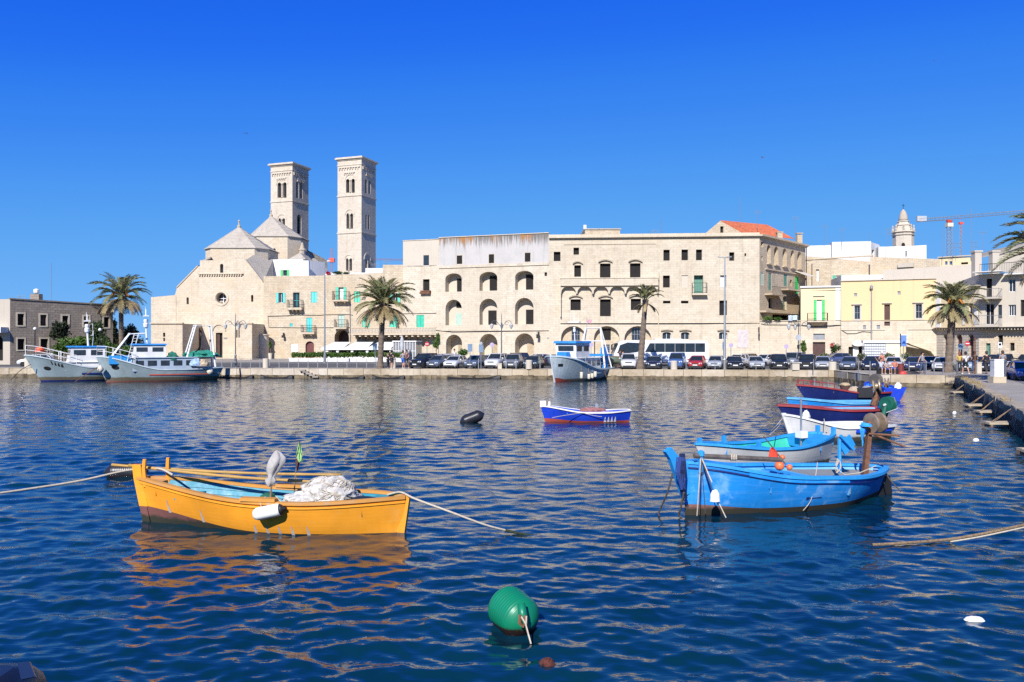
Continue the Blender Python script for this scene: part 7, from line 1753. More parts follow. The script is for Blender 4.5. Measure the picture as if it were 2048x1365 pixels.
def make_car(kind):
    """front faces -y; returns root with parts. Body section is lofted along the length."""
    L,W,Ht,hood,wsb,wst,rr,rb=dict(hatch=(3.85,1.68,1.48,.92,.95,1.75,3.35,3.78),suv=(4.3,1.82,1.70,1.05,1.15,1.85,3.85,4.22),sedan=(4.45,1.76,1.43,.90,1.20,2.0,3.25,3.85),van=(4.1,1.75,1.82,1.12,.85,1.5,3.85,4.05))[kind]
    R=thing('parked_car','x','car');bp=carpaint((.5,.5,.5));hw=W/2;zb=.22
    # lower body: stations along y with (y, top z, half width, bottom z)
    st=[(0.0,hood-.30,hw*.74,.30),(.07,hood-.22,hw*.86,.24),(.22,hood-.12,hw*.95,zb),(.6,hood-.03,hw,zb),(wsb,hood+.03,hw,zb),(wst,hood+.06,hw,zb),(L*.6,hood+.07,hw,zb),(rb-.25,hood+.08,hw,zb),(L-.12,hood+.03,hw*.95,zb+.04),(L,hood-.12,hw*.86,.34)]
    if kind=='sedan':st[-2]=(L-.10,hood+.02,hw*.94,zb+.04)
    rows=[]
    for(y,z,w,b)in st:
        h=z-b;pr=[(w*.86,b),(w*.97,b+h*.22),(w,b+h*.55),(w*.97,b+h*.82),(w*.88,z-.02),(w*.5,z+.02),(0,z+.03)]
        rows.append([Vector((x,y,q))for x,q in pr]+[Vector((-x,y,q))for x,q in pr[-2::-1]])
    mb=MB();mb.grid(rows);mb.poly(rows[0][::-1]);mb.poly(rows[-1]);body=mb.build('body',bp,R);sharp(body,38)
    # greenhouse: glass volume with painted roof and pillars
    zs=hood+.05;zr=Ht-.05;wg0,wg1=hw*.88,hw*.70
    gl=[(wsb,zs,wg0),(wst,zr-.02,wg1),(rr,zr-.02,wg1*.98),(rb,zs+.02,wg0*.97)]
    A=[Vector((x*w,y,z))for y,z,w in gl for x in(-1,1)]
    mb=MB();mb.quad(A[0],A[1],A[3],A[2]);mb.build('windscreen',M_cglass,R);mb=MB();mb.quad(A[4],A[5],A[7],A[6]);mb.build('rear_window',M_cglass,R)
    for s in(0,1):
        mb=MB();q=[A[s],A[2+s],A[4+s],A[6+s]];mb.poly(q if s else q[::-1]);mb.build('side_window',M_cglass,R)
    mb=MB();rows=[]
    for y,z,w in((wst-.10,zr-.04,wg1+.015),(wst+.15,zr+.03,wg1+.01),((wst+rr)/2,zr+.05,wg1+.01),(rr-.1,zr+.03,wg1),(rr+.06,zr-.03,wg1+.01)):
        rows.append([Vector((x*w,y,z-(.03 if abs(x)>.9 else 0)))for x in(-1,-.9,-.4,.4,.9,1)])
    mb.grid(rows);rf=mb.build('roof_panel',bp,R,smooth=True)
    mb=MB()
    for sx in(-1,1):
        mb.tube([(sx*wg0,wsb-.02,zs),(sx*wg1,wst,zr)],.04,5);mb.tube([(sx*wg1,wst,zr),(sx*wg1*.99,rr,zr)],.035,5);mb.tube([(sx*wg1*.98,rr,zr-.01),(sx*wg0*.97,rb,zs)],.06,5);ym=(wst+rr)/2+.05;mb.tube([(sx*wg1,ym,zr),(sx*wg0,ym,zs)],.035,5)
    mb.build('pillars',bp,R)
    # face of the car
    for sx in(-1,1):
        mb=MB();x0,x1=sx*hw*.50,sx*hw*.86;z0,z1=hood-.36,hood-.20
        mb.hexa([Vector((x0,-.02,z0)),Vector((x1,.07,z0)),Vector((x1,.14,z0)),Vector((x0,.1,z0))],[Vector((x0,.0,z1-.03)),Vector((x1,.12,z1)),Vector((x1,.25,z1+.01)),Vector((x0,.15,z1))]);mb.build('headlight',M_lens,R)
        mb=MB();mb.box(min(sx*hw*.62,sx*hw*.86),max(sx*hw*.62,sx*hw*.86),L-.06,L+.012,hood-.28,hood-.08);mb.build('tail_light',M_tail,R)
        mb=MB();mb.box(-.09,.09,-.07,.07,-.06,.07,Matrix.Translation((sx*(hw+.09),wsb+.25,hood+.12)));mb.build('wing_mirror',bp,R)
    mb=MB();mb.box(-hw*.42,hw*.42,-.022,.05,hood-.36,hood-.26);mb.build('grille',M_trimb,R)
    mb=MB();mb.box(-hw*.7,hw*.7,-.03,.06,.27,.40);mb.build('bumper_intake',M_trimb,R)
    mb=MB();mb.box(-.26,.26,-.045,.0,.42,.53);mb.build('number_plate',M_plate,R)
    mb=MB();mb.box(-hw*.9,hw*.9,.02,L-.02,.18,.27);mb.build('sill',M_trimb,R)
    wr=.30 if kind!='suv' else .35
    for y in(.72,L-.78):
        for sx in(-1,1):
            mb=MB();M=Matrix.Translation((sx*(hw-.10),y,wr))@Matrix.Rotation(math.pi/2*sx,4,'Y');mb.lathe([(wr*.62,-.1),(wr*.97,-.1),(wr,-.06),(wr,.08),(wr*.95,.115),(wr*.64,.115)],18,M);w=mb.build('wheel',M_tyre,R)
            mb=MB();mb.lathe([(wr*.64,.06),(wr*.62,.09),(wr*.2,.105),(.02,.11)],12,M);mb.build('rim',M_rim,w)
    return R,('body','roof_panel','pillars','wing_mirror')
PROTO={}
def put_car(kind,x,D,rot,color,label,s=.83,z=ZQ,wx=None):
    """rot: turn of the nose to the left as seen by us, degrees; x: photo column of the nose centre"""
    if kind not in PROTO:PROTO[kind]=make_car(kind)[0];R=PROTO[kind];first=True
    else:R=copy_tree(PROTO[kind]);first=False
    R['label']=label;R['category']='car';R['group']='cars parked along the quay'
    R.location=(PX(x,D),D,z+.004);R.rotation_euler=(0,0,-math.radians(rot));R.scale=(s,s,s)
    q_=len(label)%5;R.scale=(s*(.97+.015*q_),s*(.97+.012*q_),s*(1.02-.012*q_));R.rotation_euler.z+=math.radians((q_-2)*2.2)
    m=carpaint(color)
    for c in R.children:
        if c.name.split('.')[0]in('body','roof_panel','pillars','wing_mirror'):
            c.material_slots[0].link='OBJECT';c.material_slots[0].material=m
    return R
WHT,BLK,SIL,GRY,SLB,NAV,BLU,RED,TEAL=(.72,.72,.71),(.018,.019,.022),(.42,.44,.46),(.20,.21,.23),(.12,.15,.21),(.018,.025,.06),(.07,.15,.36),(.45,.03,.025),(.03,.06,.075)
row1=[('suv',829,22,BLK,'black off roader at the left end of the parked row, behind the walkers'),('hatch',863,18,SLB,'slate blue hatchback second in the parked row'),('hatch',898,20,WHT,'white hatchback third in the parked row, left of the blue signs'),
        ('hatch',939,16,SLB,'grey blue hatchback behind the left blue sign pole'),('suv',981,14,WHT,'white crossover with black grille beside the small white box'),('suv',1021,14,GRY,'dark grey crossover left of the cream cylinder bollard'),
        ('hatch',1059,18,TEAL,'dark teal hatchback hidden by the cream cylinder bollard and the white trawler'),('suv',1257,4,WHT,'white crossover just left of the leaning palm'),('sedan',1306,12,NAV,'dark navy saloon just right of the leaning palm'),
        ('van',1350,16,BLU,'blue tall hatchback behind a white bollard and the coach tail'),('hatch',1390,16,RED,'bright red hatchback, the only red car in the front row'),('hatch',1428,16,SIL,'silver hatchback left of the tall double lamp pole'),
        ('sedan',1471,12,BLK,'black saloon right of the tall double lamp pole'),('sedan',1515,8,SIL,'silver saloon standing alone before the blind panel'),('suv',1559,16,BLK,'black estate left of the ornate lamp and the white plinth')]
for k,x,r,c,lb in row1:put_car(k,x,edge_y(PX(x,72.5))+.75,r,c,lb)
row1b=[('suv',1612,71.6,24,(.03,.028,.026),'dark brown off roader right of the white plinth'),('hatch',1646,71.6,22,SIL,'silver hatchback left of the cream bollard by the oleander'),('hatch',1694,70.8,34,SLB,'steel blue hatchback turned to show its flank, right of the cream bollard'),
         ('hatch',1736,70.5,34,NAV,'dark navy hatchback behind the waving seated group'),('hatch',1786,70.0,32,WHT,'white hatchback behind the seated group'),('hatch',1824,69.4,36,(.03,.045,.13),'deep blue hatchback left of the leaning man'),('sedan',1850,72.5,38,NAV,'navy saloon half hidden behind the leaning man'),
         ('hatch',1880,67.6,38,(.66,.67,.66),'white hatchback behind the right palm trunk'),('hatch',1930,68.2,36,(.35,.45,.55),'pale blue hatchback behind the walking man in white'),('hatch',1962,68,36,NAV,'dark car behind the two men in black')]
for k,x,D,r,c,lb in row1b:put_car(k,x,D,r,c,lb)
row2=[('hatch',832,82,30,(.05,.05,.055),'dark car in the second row behind the black off roader'),('hatch',868,84,60,WHT,'white car in the second row behind the slate blue hatchback'),('hatch',838+18,88,70,(.30,.38,.46),'light blue car at the back near the no entry sign'),('sedan',972,83,20,SIL,'silver car half hidden behind the white crossover'),
        ('suv',1015,81,30,(.07,.035,.03),'maroon brown car behind the dark grey crossover'),('hatch',1045,86,70,WHT,'white hatchback seen from the side in the second row, above the dark teal one'),('sedan',1075,84,50,(.10,.02,.03),'dark red car left of the white trawler'),
        ('hatch',1462,82,40,WHT,'white car in the second row behind the black saloon'),('hatch',1480,85,40,(.06,.05,.05),'dark car in the second row near the no parking disc'),('hatch',1513,83,50,WHT,'white hatchback in the second row above the silver saloon'),('van',1574,78,44,(.27,.29,.31),'grey people carrier behind the black estate'),('hatch',1645,90,80,(.08,.10,.2),'blue car at the back by the brown garage door'),
        ('suv',2005,76,40,BLK,'black off roader behind the man in the grey shirt'),('suv',2040,74,60,(.05,.055,.06),'dark estate behind the metal barrier at the right edge'),('suv',1985,70,40,BLK,'black car between the strolling men at the right')]
for k,x,D,r,c,lb in row2:put_car(k,x,D,r,c,lb)
put_car('hatch',36,82.5,75,WHT,'white car beside the grey office, half hidden by the leftmost trawler bow')
put_car('hatch',2058,52,20,(.03,.08,.4),'blue car cut off by the right edge of the frame')

# ------------------------------------------------------------------ coach
D=83.0
R=thing('coach','long white coach with dark windows parked in front of the palazzo','coach',(PX(1322,D),D,ZQ+.004))
x0,x1=PX(1228,D),PX(1417,D);Lc=x1-x0;zt=PZ(681,D)-ZQ;W=2.5
M_cw=carpaint((.74,.75,.76),.0)
ox=x0-PX(1322,D)
def side(pts,mat,name,y0=-.0,th=.02):
    mb=MB();n=len(pts);v=[Vector((ox+x,y0-th,z))for x,z in pts]+[Vector((ox+x,y0,z))for x,z in pts]
    mb.add(v,[tuple(range(n)),tuple(reversed(range(n,2*n)))]+[(i,n+i,n+(i+1)%n,(i+1)%n)for i in range(n)]);return mb.build(name,mat,R)
prof=[(.10,.32),(Lc-.1,.32),(Lc,.6),(Lc,zt-.35),(Lc-.25,zt-.05),(1.4,zt),(.55,zt-.12),(.22,zt-.9),(.0,1.3),(.0,.7)]
mb=MB();n=len(prof);v=[Vector((ox+x,0,z))for x,z in prof]+[Vector((ox+x,W,z))for x,z in prof]
mb.add(v,[tuple(range(n)),tuple(reversed(range(n,2*n)))]+[(i,n+i,n+(i+1)%n,(i+1)%n)for i in range(n)]);mb.build('body',M_cw,R)
zw0,zw1=PZ(704.5,D)-ZQ,PZ(687,D)-ZQ
nw=6;xa=3.2;wd=(Lc-.35-xa)/nw
for i in range(nw):side([(xa+wd*i+.015,zw0),(xa+wd*(i+1)-.015,zw0),(xa+wd*(i+1)-.015,zw1),(xa+wd*i+.015+(.5 if i==0 else 0),zw1)],M_cglass,'window')
side([(.25,1.35),(1.6,1.35),(2.45,zw0),(3.15,zw1),(1.4,zw1+.08),(.62,zw1-.2),(.4,zw0)],M_cglass,'front_window')
side([(1.15,.5),(1.9,.5),(1.9,1.3),(1.15,1.3)],M_cglass,'door')
mb=MB();mb.hexa([Vector((ox-.03,.1,1.3)),Vector((ox-.0,.1,1.3)),Vector((ox,W-.1,1.3)),Vector((ox-.03,W-.1,1.3))],[Vector((ox+.38,.1,zt-.35)),Vector((ox+.44,.1,zt-.35)),Vector((ox+.44,W-.1,zt-.35)),Vector((ox+.38,W-.1,zt-.35))]);mb.build('windscreen',M_cglass,R)
mb=MB();mb.tube([(ox+.35,-.1,zt-.3),(ox-.25,-.25,zt-.45)],.04,5);mb.box(ox-.34,ox-.18,-.35,-.18,zt-1.0,zt-.45);mb.build('wing_mirror',M_trimb,R)
side([(.3,.34),(Lc-.2,.34),(Lc-.2,.42),(.3,.42)],M_trimb,'skirt_trim',th=.012)
for x in(2.3,7.0,8.2):
    mb=MB();M=Matrix.Translation((ox+x,.14,.5))@Matrix.Rotation(math.pi/2,4,'X');mb.lathe([(.3,-.1),(.48,-.1),(.5,-.05),(.5,.13),(.46,.16),(.3,.16)],18,M);w=mb.build('wheel',M_tyre,R);mb=MB();mb.lathe([(.3,.15),(.1,.18),(.02,.18)],12,M);mb.build('rim',M_rim,w)
mb=MB();mb.box(ox+4.4,ox+7.2,.5,2.0,zt,zt+.14);mb.build('air_conditioner',M_cw,R)

# ------------------------------------------------------------------ street furniture
def lamp3(label,x,D,ytop,mat=None):
    """ornate cast iron standard with scrolled arms and hanging lanterns"""
    z1=PZ(ytop,D);R=thing('street_lamp',label,'lamp',(PX(x,D),D,ZQ),0,'ornate lamp standards');h=z1-ZQ;m=mat or plain('lamp_iron',(.12,.13,.14),.5,.2,metal=.4)
    mb=MB();mb.lathe([(.34,0),(.32,.12),(.16,.2),(.2,.5),(.13,.62),(.10,1.1),(.12,1.15),(.06,1.3),(.05,h*.78),(.09,h*.8),(.035,h*.84),(.03,h*.95),(.01,h)],10);mb.build('post',m,R)
    for a in(0,math.pi,math.pi/2):
        M=Matrix.Rotation(a,4,'Z');mb=MB();zc=h*.80
        mb.tube([M@Vector(q)for q in((.03,0,zc-.25),(.25,0,zc-.1),(.45,0,zc+.2),(.75,0,zc+.32),(.98,0,zc+.18),(1.0,0,zc-.02))],.025,5)
        mb.tube([M@Vector((.55+.16*math.cos(q/10*5.5),0,zc+.02+.16*math.sin(q/10*5.5)))for q in range(11)],.018,4);mb.build('arm',m,R)
        mb=MB();mb.lathe([(.05,0),(.15,-.06),(.2,-.12),(.12,-.42),(.05,-.5),(.01,-.56)],8,Matrix.Translation(M@Vector((1.0,0,zc-.02))));mb.build('lantern',m if False else plain('lantern_glass',(.45,.46,.45),.3,.1),R)
    return R
lamp3('ornate three armed lamp standing before the cathedral doorway',471,79.5,626)
lamp3('ornate three armed lamp rising behind the white crossover in front of the arches',1003,82,626)
lamp3('ornate lamp on a dark post beside the corner wing at the right',1597.5,80,628)
def tall(label,x,D,yt,arm,two=True,zb=ZQ):
    R=thing('street_light',label,'street light',(PX(x,D),D,zb),0,'tall street lights');h=PZ(yt,D)-zb
    mb=MB();mb.tube([(0,0,0),(0,0,h*.5),(0,0,h)],[.12,.09,.06],8);mb.build('pole',M_steel,R)
    mb=MB();mb.lathe([(.16,0),(.16,.9),(.12,1.0)],8);mb.build('base_sleeve',M_grey,R)
    for sx in((1,-1)if two else(1,)):
        mb=MB();mb.tube([(0,0,h-.05),(sx*arm*.5,0,h+.02)],.035,5);mb.build('arm',M_steel,R);mb=MB();mb.hexa([Vector((sx*arm*.45,-.14,h-.03)),Vector((sx*arm,-.12,h)),Vector((sx*arm,.12,h)),Vector((sx*arm*.45,.14,h-.03))],[Vector((sx*arm*.45,-.10,h+.07)),Vector((sx*arm,-.08,h+.07)),Vector((sx*arm,.08,h+.07)),Vector((sx*arm*.45,.10,h+.07))]);mb.build('lamp_head',M_grey,R)
tall('tall grey pole with a double lamp head in front of the palazzo right half',1449.5,73.6,515,.62)
tall('tall grey pole with a single lamp head before the shuttered houses',649.5,95,523,.7,False)
# globe lamps before the grey office
for i,(x,y)in enumerate(((70,658),(200,660))):
    D=84;R=thing('globe_lamp',['white globe lamp before the second window of the grey office','cream globe lamp among the shrubs near the first palm'][i],'lamp',(PX(x,D),D,ZQ),0,'globe lamps before the grey office');z=PZ(y,D)-ZQ
    mb=MB();mb.tube([(0,0,0),(0,0,z)],.05,6);mb.build('post',M_iron,R);mb=MB();mb.lathe([(.03,-.17),(.14,-.1),(.18,0),(.14,.11),(.02,.18)],12,Matrix.Translation((0,0,z)));mb.build('globe',M_white,R,smooth=True)
# signs
M_sblue=plain('faded_blue_sign',(.16,.24,.34),.5,.12);M_sred=plain('sign_red',(.50,.03,.04),.45,.1);M_sviol=plain('faded_violet_sign',(.50,.34,.52),.5,.1);M_sgrey=plain('sign_back_grey',(.38,.40,.42),.5)
def sign_pole(label,x,D,ytop,boards,cat='sign',group=None):
    R=thing('road_sign',label,cat,(PX(x,D),D,ZQ),0,group);zt=PZ(ytop,D)-ZQ
    mb=MB();mb.tube([(0,.03,0),(0,.03,zt)],.035,6);mb.build('pole',M_steel,R)
    for b in boards:
        k=b[0];cz=PZ(b[1],D)-ZQ;r=b[2]*D/F
        if k=='disc' or k=='noentry' or k=='nopark':
            mb=MB();Mx=Matrix.Translation((0,-.02,cz))@Matrix.Rotation(math.pi/2,4,'X');mb.lathe([(r,0),(r,.02),(.01,.021)],20,Mx);d=mb.build('disc',{'disc':M_sgrey,'noentry':M_sred,'nopark':M_sred if False else M_sviol}[k],R)
            if k=='noentry':mb=MB();mb.box(-r*.72,r*.72,-.048,-.042,cz-r*.17,cz+r*.17);mb.build('white_bar',M_white,d)
            if k=='nopark':
                mb=MB();mb.lathe([(r*.70,.022),(r*.70,.026),(.01,.026)],20,Mx);mb.build('blue_field',plain('pale_blue_field',(.40,.44,.62),.5),d);mb=MB();Mr=Matrix.Translation((0,-.05,cz))@Matrix.Rotation(math.pi/4,4,'Y');mb.box(-r*.8,r*.8,-.003,.003,-r*.11,r*.11,Mr);mb.box(-r*.11,r*.11,-.0045,.0045,-r*.8,r*.8,Mr);mb.build('cross_bars',M_sviol,d)
        else:
            w=b[3]*D/F;mb=MB();mb.box(-w,w,-.04,-.005,cz-r,cz+r);d=mb.build('board',{'blue':M_sblue,'white':M_white,'dark':M_trimb,'parking':plain('parking_blue',(.13,.24,.62),.45,.1)}[k],R)
            if k=='parking':
                q=w*.8;mb=MB();mb.add([(-q,-.046,cz-r*.55),(q*.9,-.046,cz-r*.6),(q*.5,-.046,cz-r*.2),(0,-.046,cz-r*.1)],[(0,1,2,3)]);mb.build('dark_emblem',plain('emblem_navy',(.015,.05,.25),.5),d)
                mb=MB();mb.box(-w-.05,-w-.002,-.07,.05,cz-r*1.1,cz+r*1.1);mb.build('frame',M_trimb,d)
                mb=MB();mb.box(-w,w,-.049,-.041,cz+r*.82,cz+r);mb.build('white_band',M_white,d)
    return R
sign_pole('left of two blue rectangular signs among the parked cars',940,74.9,688,[('blue',696,7.5,4.6)],group='blue rectangular signs')
sign_pole('right of two blue rectangular signs, with a small pink plate on top',962,74.9,683,[('blue',697.5,7.5,4.4),('disc',687,3)],group='blue rectangular signs')
sign_pole('small dark blue board on a pole left of the second palm',750,78,687,[('blue',694,6.5,4.5)],group='blue rectangular signs')
for x,y,D,lb in((984,690,80,'round no parking sign before the middle ground floor arch of the loggia house'),(1182,690,82,'round no parking sign above the white trawler stern'),(1462,691,77,'round no parking sign right of the tall double lamp pole'),(1572.5,693.5,77,'round no parking sign left of the ornate lamp at the corner wing')):
    sign_pole(lb,x,D,y-4,[('nopark',y,4.4)],group='round no parking signs')
sign_pole('red and white no entry sign left of the ivy, near the loggia house',854,88,683,[('noentry',688.5,4.4)],group='no entry signs')
sign_pole('red and white no entry sign before the striped arches at the right',1934.5,72,681,[('noentry',687.5,5.2)],group='no entry signs')
sign_pole('tilted pale blue panel sign before the glass kiosk',1807,76,668,[('parking',681,12,5.5)])
sign_pole('small white plate sign with a blue disc in front of the balcony block',1999.5,78,685,[('white',690.5,5.5,4),('blue',689.3,2.2,2.4)])
sign_pole('grey disc seen from behind on the ornate lamp post at the corner wing',1596.6,79.6,668,[('disc',675.5,6),('dark',694,4,2.5)])
sign_pole('grey green sign back beside the right no entry sign',1921,72,688,[('blue',693.5,5.5,5)])
sign_pole('dark sign posts at the foot of the tall double lamp pole',1447,74.5,684,[('blue',692,7,2.2)])
o=thing('post','x','x');bpy.data.objects.remove(o)
mb=MB();mb.tube([(PX(1950,62.5),62.5,ZQ),(PX(1950,62.5),62.5,PZ(676,62.5))],.05,6);o=mb.build('signpost',M_rust);tag(o,'thin rusty pole with no board between the strolling men','pole')
# bollards, plinths, box
def bollard(label,x,yb,yt,w,D=None,mat=None,square=False):
    D=D or 2.6*F/(yb-CY);r=w*D/F/2;h=PZ(yt,D)-ZQ;mb=MB()
    if square:mb.box(-r,r,-r*.8,r*.8,0,h);mb.box(-r*1.15,r*1.15,-r,r,h,h+.06)
    else:mb.lathe([(r,0),(r,h-.06),(r*.94,h-.01),(r*.6,h)],18)
    o=mb.build('bollard',mat or PL_cream,loc=(PX(x,D),D,ZQ+.005));return tag(o,label,'bollard','pale stone bollards on the quay')
bollard('fat white stone bollard in front of the apse, left of the cafe hedge',531.5,736,717.5,11.5,77.2)
bollard('fat cream stone bollard left of the white trawler',1058,741,720.5,13,74.0);bollard('low white box bollard beside the white crossover',999.5,740,728,8,74.6,square=True)
bollard('white stone bollard hiding the blue hatchback',1348,741,722,13,73.0);bollard('cream stone bollard by the silver hatchback near the oleander',1665,743,724,15,71.4)
bollard('white plinth at the foot of the ornate lamp by the corner wing',1590,743,727,14,71.5,square=True);bollard('small grey stone bollard beside the walkers near the second palm',788,738,718,7,75.6)
bollard('white bollard half hidden by the man in black',1957,748,726,9,64,square=True);bollard('second white bollard by the man in the grey shirt',2016,748,726,9,63.5,square=True)
for i,(x,w)in enumerate(((62,14),(66,20))):
    pass
bollard('wide white bollard by the leftmost trawler bow',58,738,716,16,78.2)
D=49.6;R=thing('electric_cabinet','white rusty electric cabinet on a pale stone base on the right quay','cabinet',(PX(1994,D),D,ZQ+.005))
mb=MB();mb.box(-.40,.40,-.3,.3,0,.40);mb.build('stone_base',ST_quay,R,uv=True);mb=MB();mb.box(-.29,.29,-.22,.22,.401,1.42);mb.build('cabinet',paint('cabinet_paint',(.70,.70,.68),(.30,.14,.07),.45,.5,3.0,.3),R);mb=MB();mb.box(-.31,.31,-.25,.25,1.42,1.47);mb.build('lid',M_white,R);mb=MB();mb.box(-.24,.24,-.235,-.222,.5,1.36);mb.build('door',paint('cabinet_paint',(.70,.70,.68),(.30,.14,.07),.45,.5,3.0,.3),R)
# railings along the left quay
R=thing('quay_railing','grey post and rail fence along the left quay edge','railing',(*FP(600,77.6),ZQ))
a,b=Vector((PX(425,78.9),78.9,0)),Vector((PX(753,77.2),77.2,0));n=17
mb=MB();mb.box(-.025,.025,-.025,.025,0,.86);mb.build('post',M_grey,R);pm=R.children[0];pm.location=a-R.location+Vector((0,0,ZQ))
for i in range(1,n+1):
    o=pm.copy();COL.objects.link(o);o.parent=R;o.location=a.lerp(b,i/n)-R.location+Vector((0,0,ZQ))
for z in(.86,.45):
    mb=MB();mb.tube([a+Vector((0,0,ZQ+z)),b+Vector((0,0,ZQ+z))],.014,5);mb.build('rail',M_grey,R,world=True)
R=thing('quay_railing','thin grey posts along the quay edge at the right, before the parked cars','railing',(*FP(1790,65),ZQ))
for i,(x,D)in enumerate(((1627,70.6),(1717,64),(1740,63.6),(1818,62.6),(1852,62.4),(1868,62.3),(1886,62.1),(1914,61.8))):
    mb=MB();mb.box(-.03,.03,-.03,.03,0,1.0);o=mb.build('post',M_grey,R);o.location=Vector((PX(x,D),D,ZQ))-R.location
mb=MB();mb.tube([(PX(1818,62.6),62.6,ZQ+.9),(PX(1914,61.8),61.8,ZQ+.9)],.015,5);mb.build('rail',M_grey,R,world=True)
# thin posts among the front row of cars
R=thing('quay_railing','thin grey posts standing at the quay edge before the middle cars','railing',(*FP(1100,73.4),ZQ))
for x in(957,1012,1032,1060+20,1372,1512,1430):
    D=edge_y(PX(x,73))+.35;mb=MB();mb.box(-.025,.025,-.025,.025,0,.95);o=mb.build('post',M_steel,R);o.location=Vector((PX(x,D),D,ZQ))-R.location
# crowd barrier
R=thing('crowd_barrier','grey steel crowd barrier before the dark estate at the right edge','barrier',(*FP(2030,58),ZQ))
a,b=Vector((PX(2010,59),59,ZQ)),Vector((PX(2075,57),57,ZQ));mb=MB();up=Vector((0,0,1))
mb.tube([a+up*.12,a+up*1.05,b+up*1.05,b+up*.12,a+up*.12],.025,6)
mb.build('frame',M_steel,R,world=True);mb=MB()
for i in range(1,26):c=a.lerp(b,i/26);mb.tube([c+up*.12,c+up*1.05],.010,4)
mb.build('bars',M_steel,R,world=True)
# black strips of old rubber fendering along the wall foot
for i,(x0,x1)in enumerate(((446,505),(521,585),(665,727),(744,808),(895,1000))):
    D0,D1=edge_y(PX(x0,75))-.35,edge_y(PX(x1,75))-.35;mb=MB();n=12;rows_=[]
    for k in range(n+1):
        s=k/n;e=abs(2*s-1);D_=D0+(D1-D0)*s;X_=PX(x0+(x1-x0)*s,D_);zt_=.10+.26*e**2.5*(1 if i%2 else(.5 if s<.5 else 1));rows_.append([Vector((X_,D_+.2,-.1)),Vector((X_,D_-.06,-.1)),Vector((X_,D_-.10,zt_*.6)),Vector((X_,D_,zt_)),Vector((X_,D_+.16,zt_))])
    mb.grid(rows_);o=mb.build('rubber_strip',M_black);sharp(o,50);tag(o,'sagging black rubber strip at the wall foot %s'%['under the cathedral lamp','below the white bollard','right of the landing steps','below the second palm','under the blue signs'][i],'fender','black rubber strips at the wall foot')
mb=MB();D=77.6;mb.box(PX(440,D),PX(447,D),D-2.3,D-1.9,-.2,ZQ-.1);o=mb.build('wall_fender',M_black);tag(o,'upright dark blue black fender at the trawler stern','fender')
# wooden boards hung along the right-hand wall
M_board=plain('pale_board',(.42,.35,.25),.85,.2,4)
for i,(x,y,l,lb)in enumerate(((1922,785,1.0,'furthest pale wooden step hung on the dark side wall'),(1938,811,1.05,'second wooden step on the dark side wall, propped by slanting struts'),(1958,824,.9,'third, double boarded wooden step on the dark side wall'),(1986,847,1.1,'fourth wooden step on the dark side wall, nearest but one'),(2036,902,1.0,'nearest grey wooden platform at the right edge of the side wall'))):
    D=3.3*F/(y-CY);q=(D-31)/29;X_=19.6+13.7*q if D>31 else 9.5+10.1*(D-9.5)/21.5
    R=thing('mooring_step',lb,'step',(X_-.06,D,.2),0,'wooden steps on the side wall')
    mb=MB();mb.box(-l,.1,-.34,-.06,-.02,.06);mb.build('plank',M_board,R);mb=MB();mb.box(-l*.95,.2,-.02,.26,-.01,.07);mb.build('plank',M_board,R)
    mb=MB();mb.box(-l*.96,-l*.88,-.36,.28,-.13,-.021);mb.box(-.2,-.12,-.36,.28,-.13,-.021);mb.build('bearer',M_wood,R)
    mb=MB();mb.tube([(-l*.9,-.2,.05),(.1,.1,.62)],.016,5);mb.tube([(-l*.6,.1,.05),(.15,.3,.55)],.014,5);mb.build('strut',M_wood,R)
rng=random.Random(2);R=thing('driftwood_tangle','tangle of grey ropes and sticks at the quay corner','debris',(PX(1918,58),57.5,.3))
for k in range(36):
    y=rng.uniform(-3,1.5);x=rng.uniform(-.5,1.2)*.6+(y+3)*.45-.9;z=rng.uniform(0,.65);d=Vector((rng.uniform(-.6,.3),rng.uniform(-.4,.2),rng.uniform(-.7,.3)));mb=MB();mb.tube([(x,y,z),(x+d.x*.5,y+d.y*.5,z+d.z*.6),(x+d.x,y+d.y,z+d.z)],rng.uniform(.012,.03),4);mb.build('stick',plain('grey_tangle',(.17,.15,.12),.95,.4,10),R)
o=heap('folded_cover',None,P3(1824,742+6,62.6),.62,.2,.22,M_black,3,'x',.05);tag(o,'low black folded cover lying on the quay edge right of the seated group','cover')
mb=MB();D=63;mb.lathe([(.25,0),(.25,.75),(.27,.76),(.27,.82)],12,Matrix.Translation((PX(1801,D),D,ZQ+.004)));o=mb.build('litter_bin',plain('dark_red_bin',(.16,.03,.025),.6));tag(o,'dark red litter bin beside the seated group','bin')
D=62.8;o=heap('red_bag',None,(PX(1802,D),D-.35,ZQ+.01),.3,.2,.25,plain('red_bag',(.5,.05,.04),.6),4,'x',.15);tag(o,'red bag on the ground before the dark red bin','bag')

# ------------------------------------------------------------------ cranes and aerials
def lattice(mb,a,b,w,n,r=.06):
    a,b=Vector(a),Vector(b);d=(b-a).normalized();u=d.cross(Vector((0,1,0)));u=u.normalized()if u.length>.1 else Vector((1,0,0));v=d.cross(u).normalized()
    cs=[u*w+v*w,u*w-v*w,-u*w-v*w,-u*w+v*w]
    for c in cs:mb.tube([a+c,b+c],r,4)
    for i in range(n):
        p,q=a.lerp(b,i/n),a.lerp(b,(i+1)/n)
        for k in range(4):mb.tube([p+cs[k],q+cs[(k+1)%4]],r*.6,3,cap=False)
D=215;R=thing('tower_crane','tower crane with a red slewing ring and long jib behind the spire','crane',(*FP(1898.5,D),ZQ))
mb=MB();lattice(mb,P3(1898.5,690,D),P3(1898.5,449,D),.55,34,.09);mb.build('mast',M_steel,R,world=True)
mb=MB();c=P3(1898.5,446,D);mb.box(c.x-.75,c.x+.75,c.y-.7,c.y+.7,c.z-1.1,c.z-.1);mb.build('cab',M_cream,R,world=True)
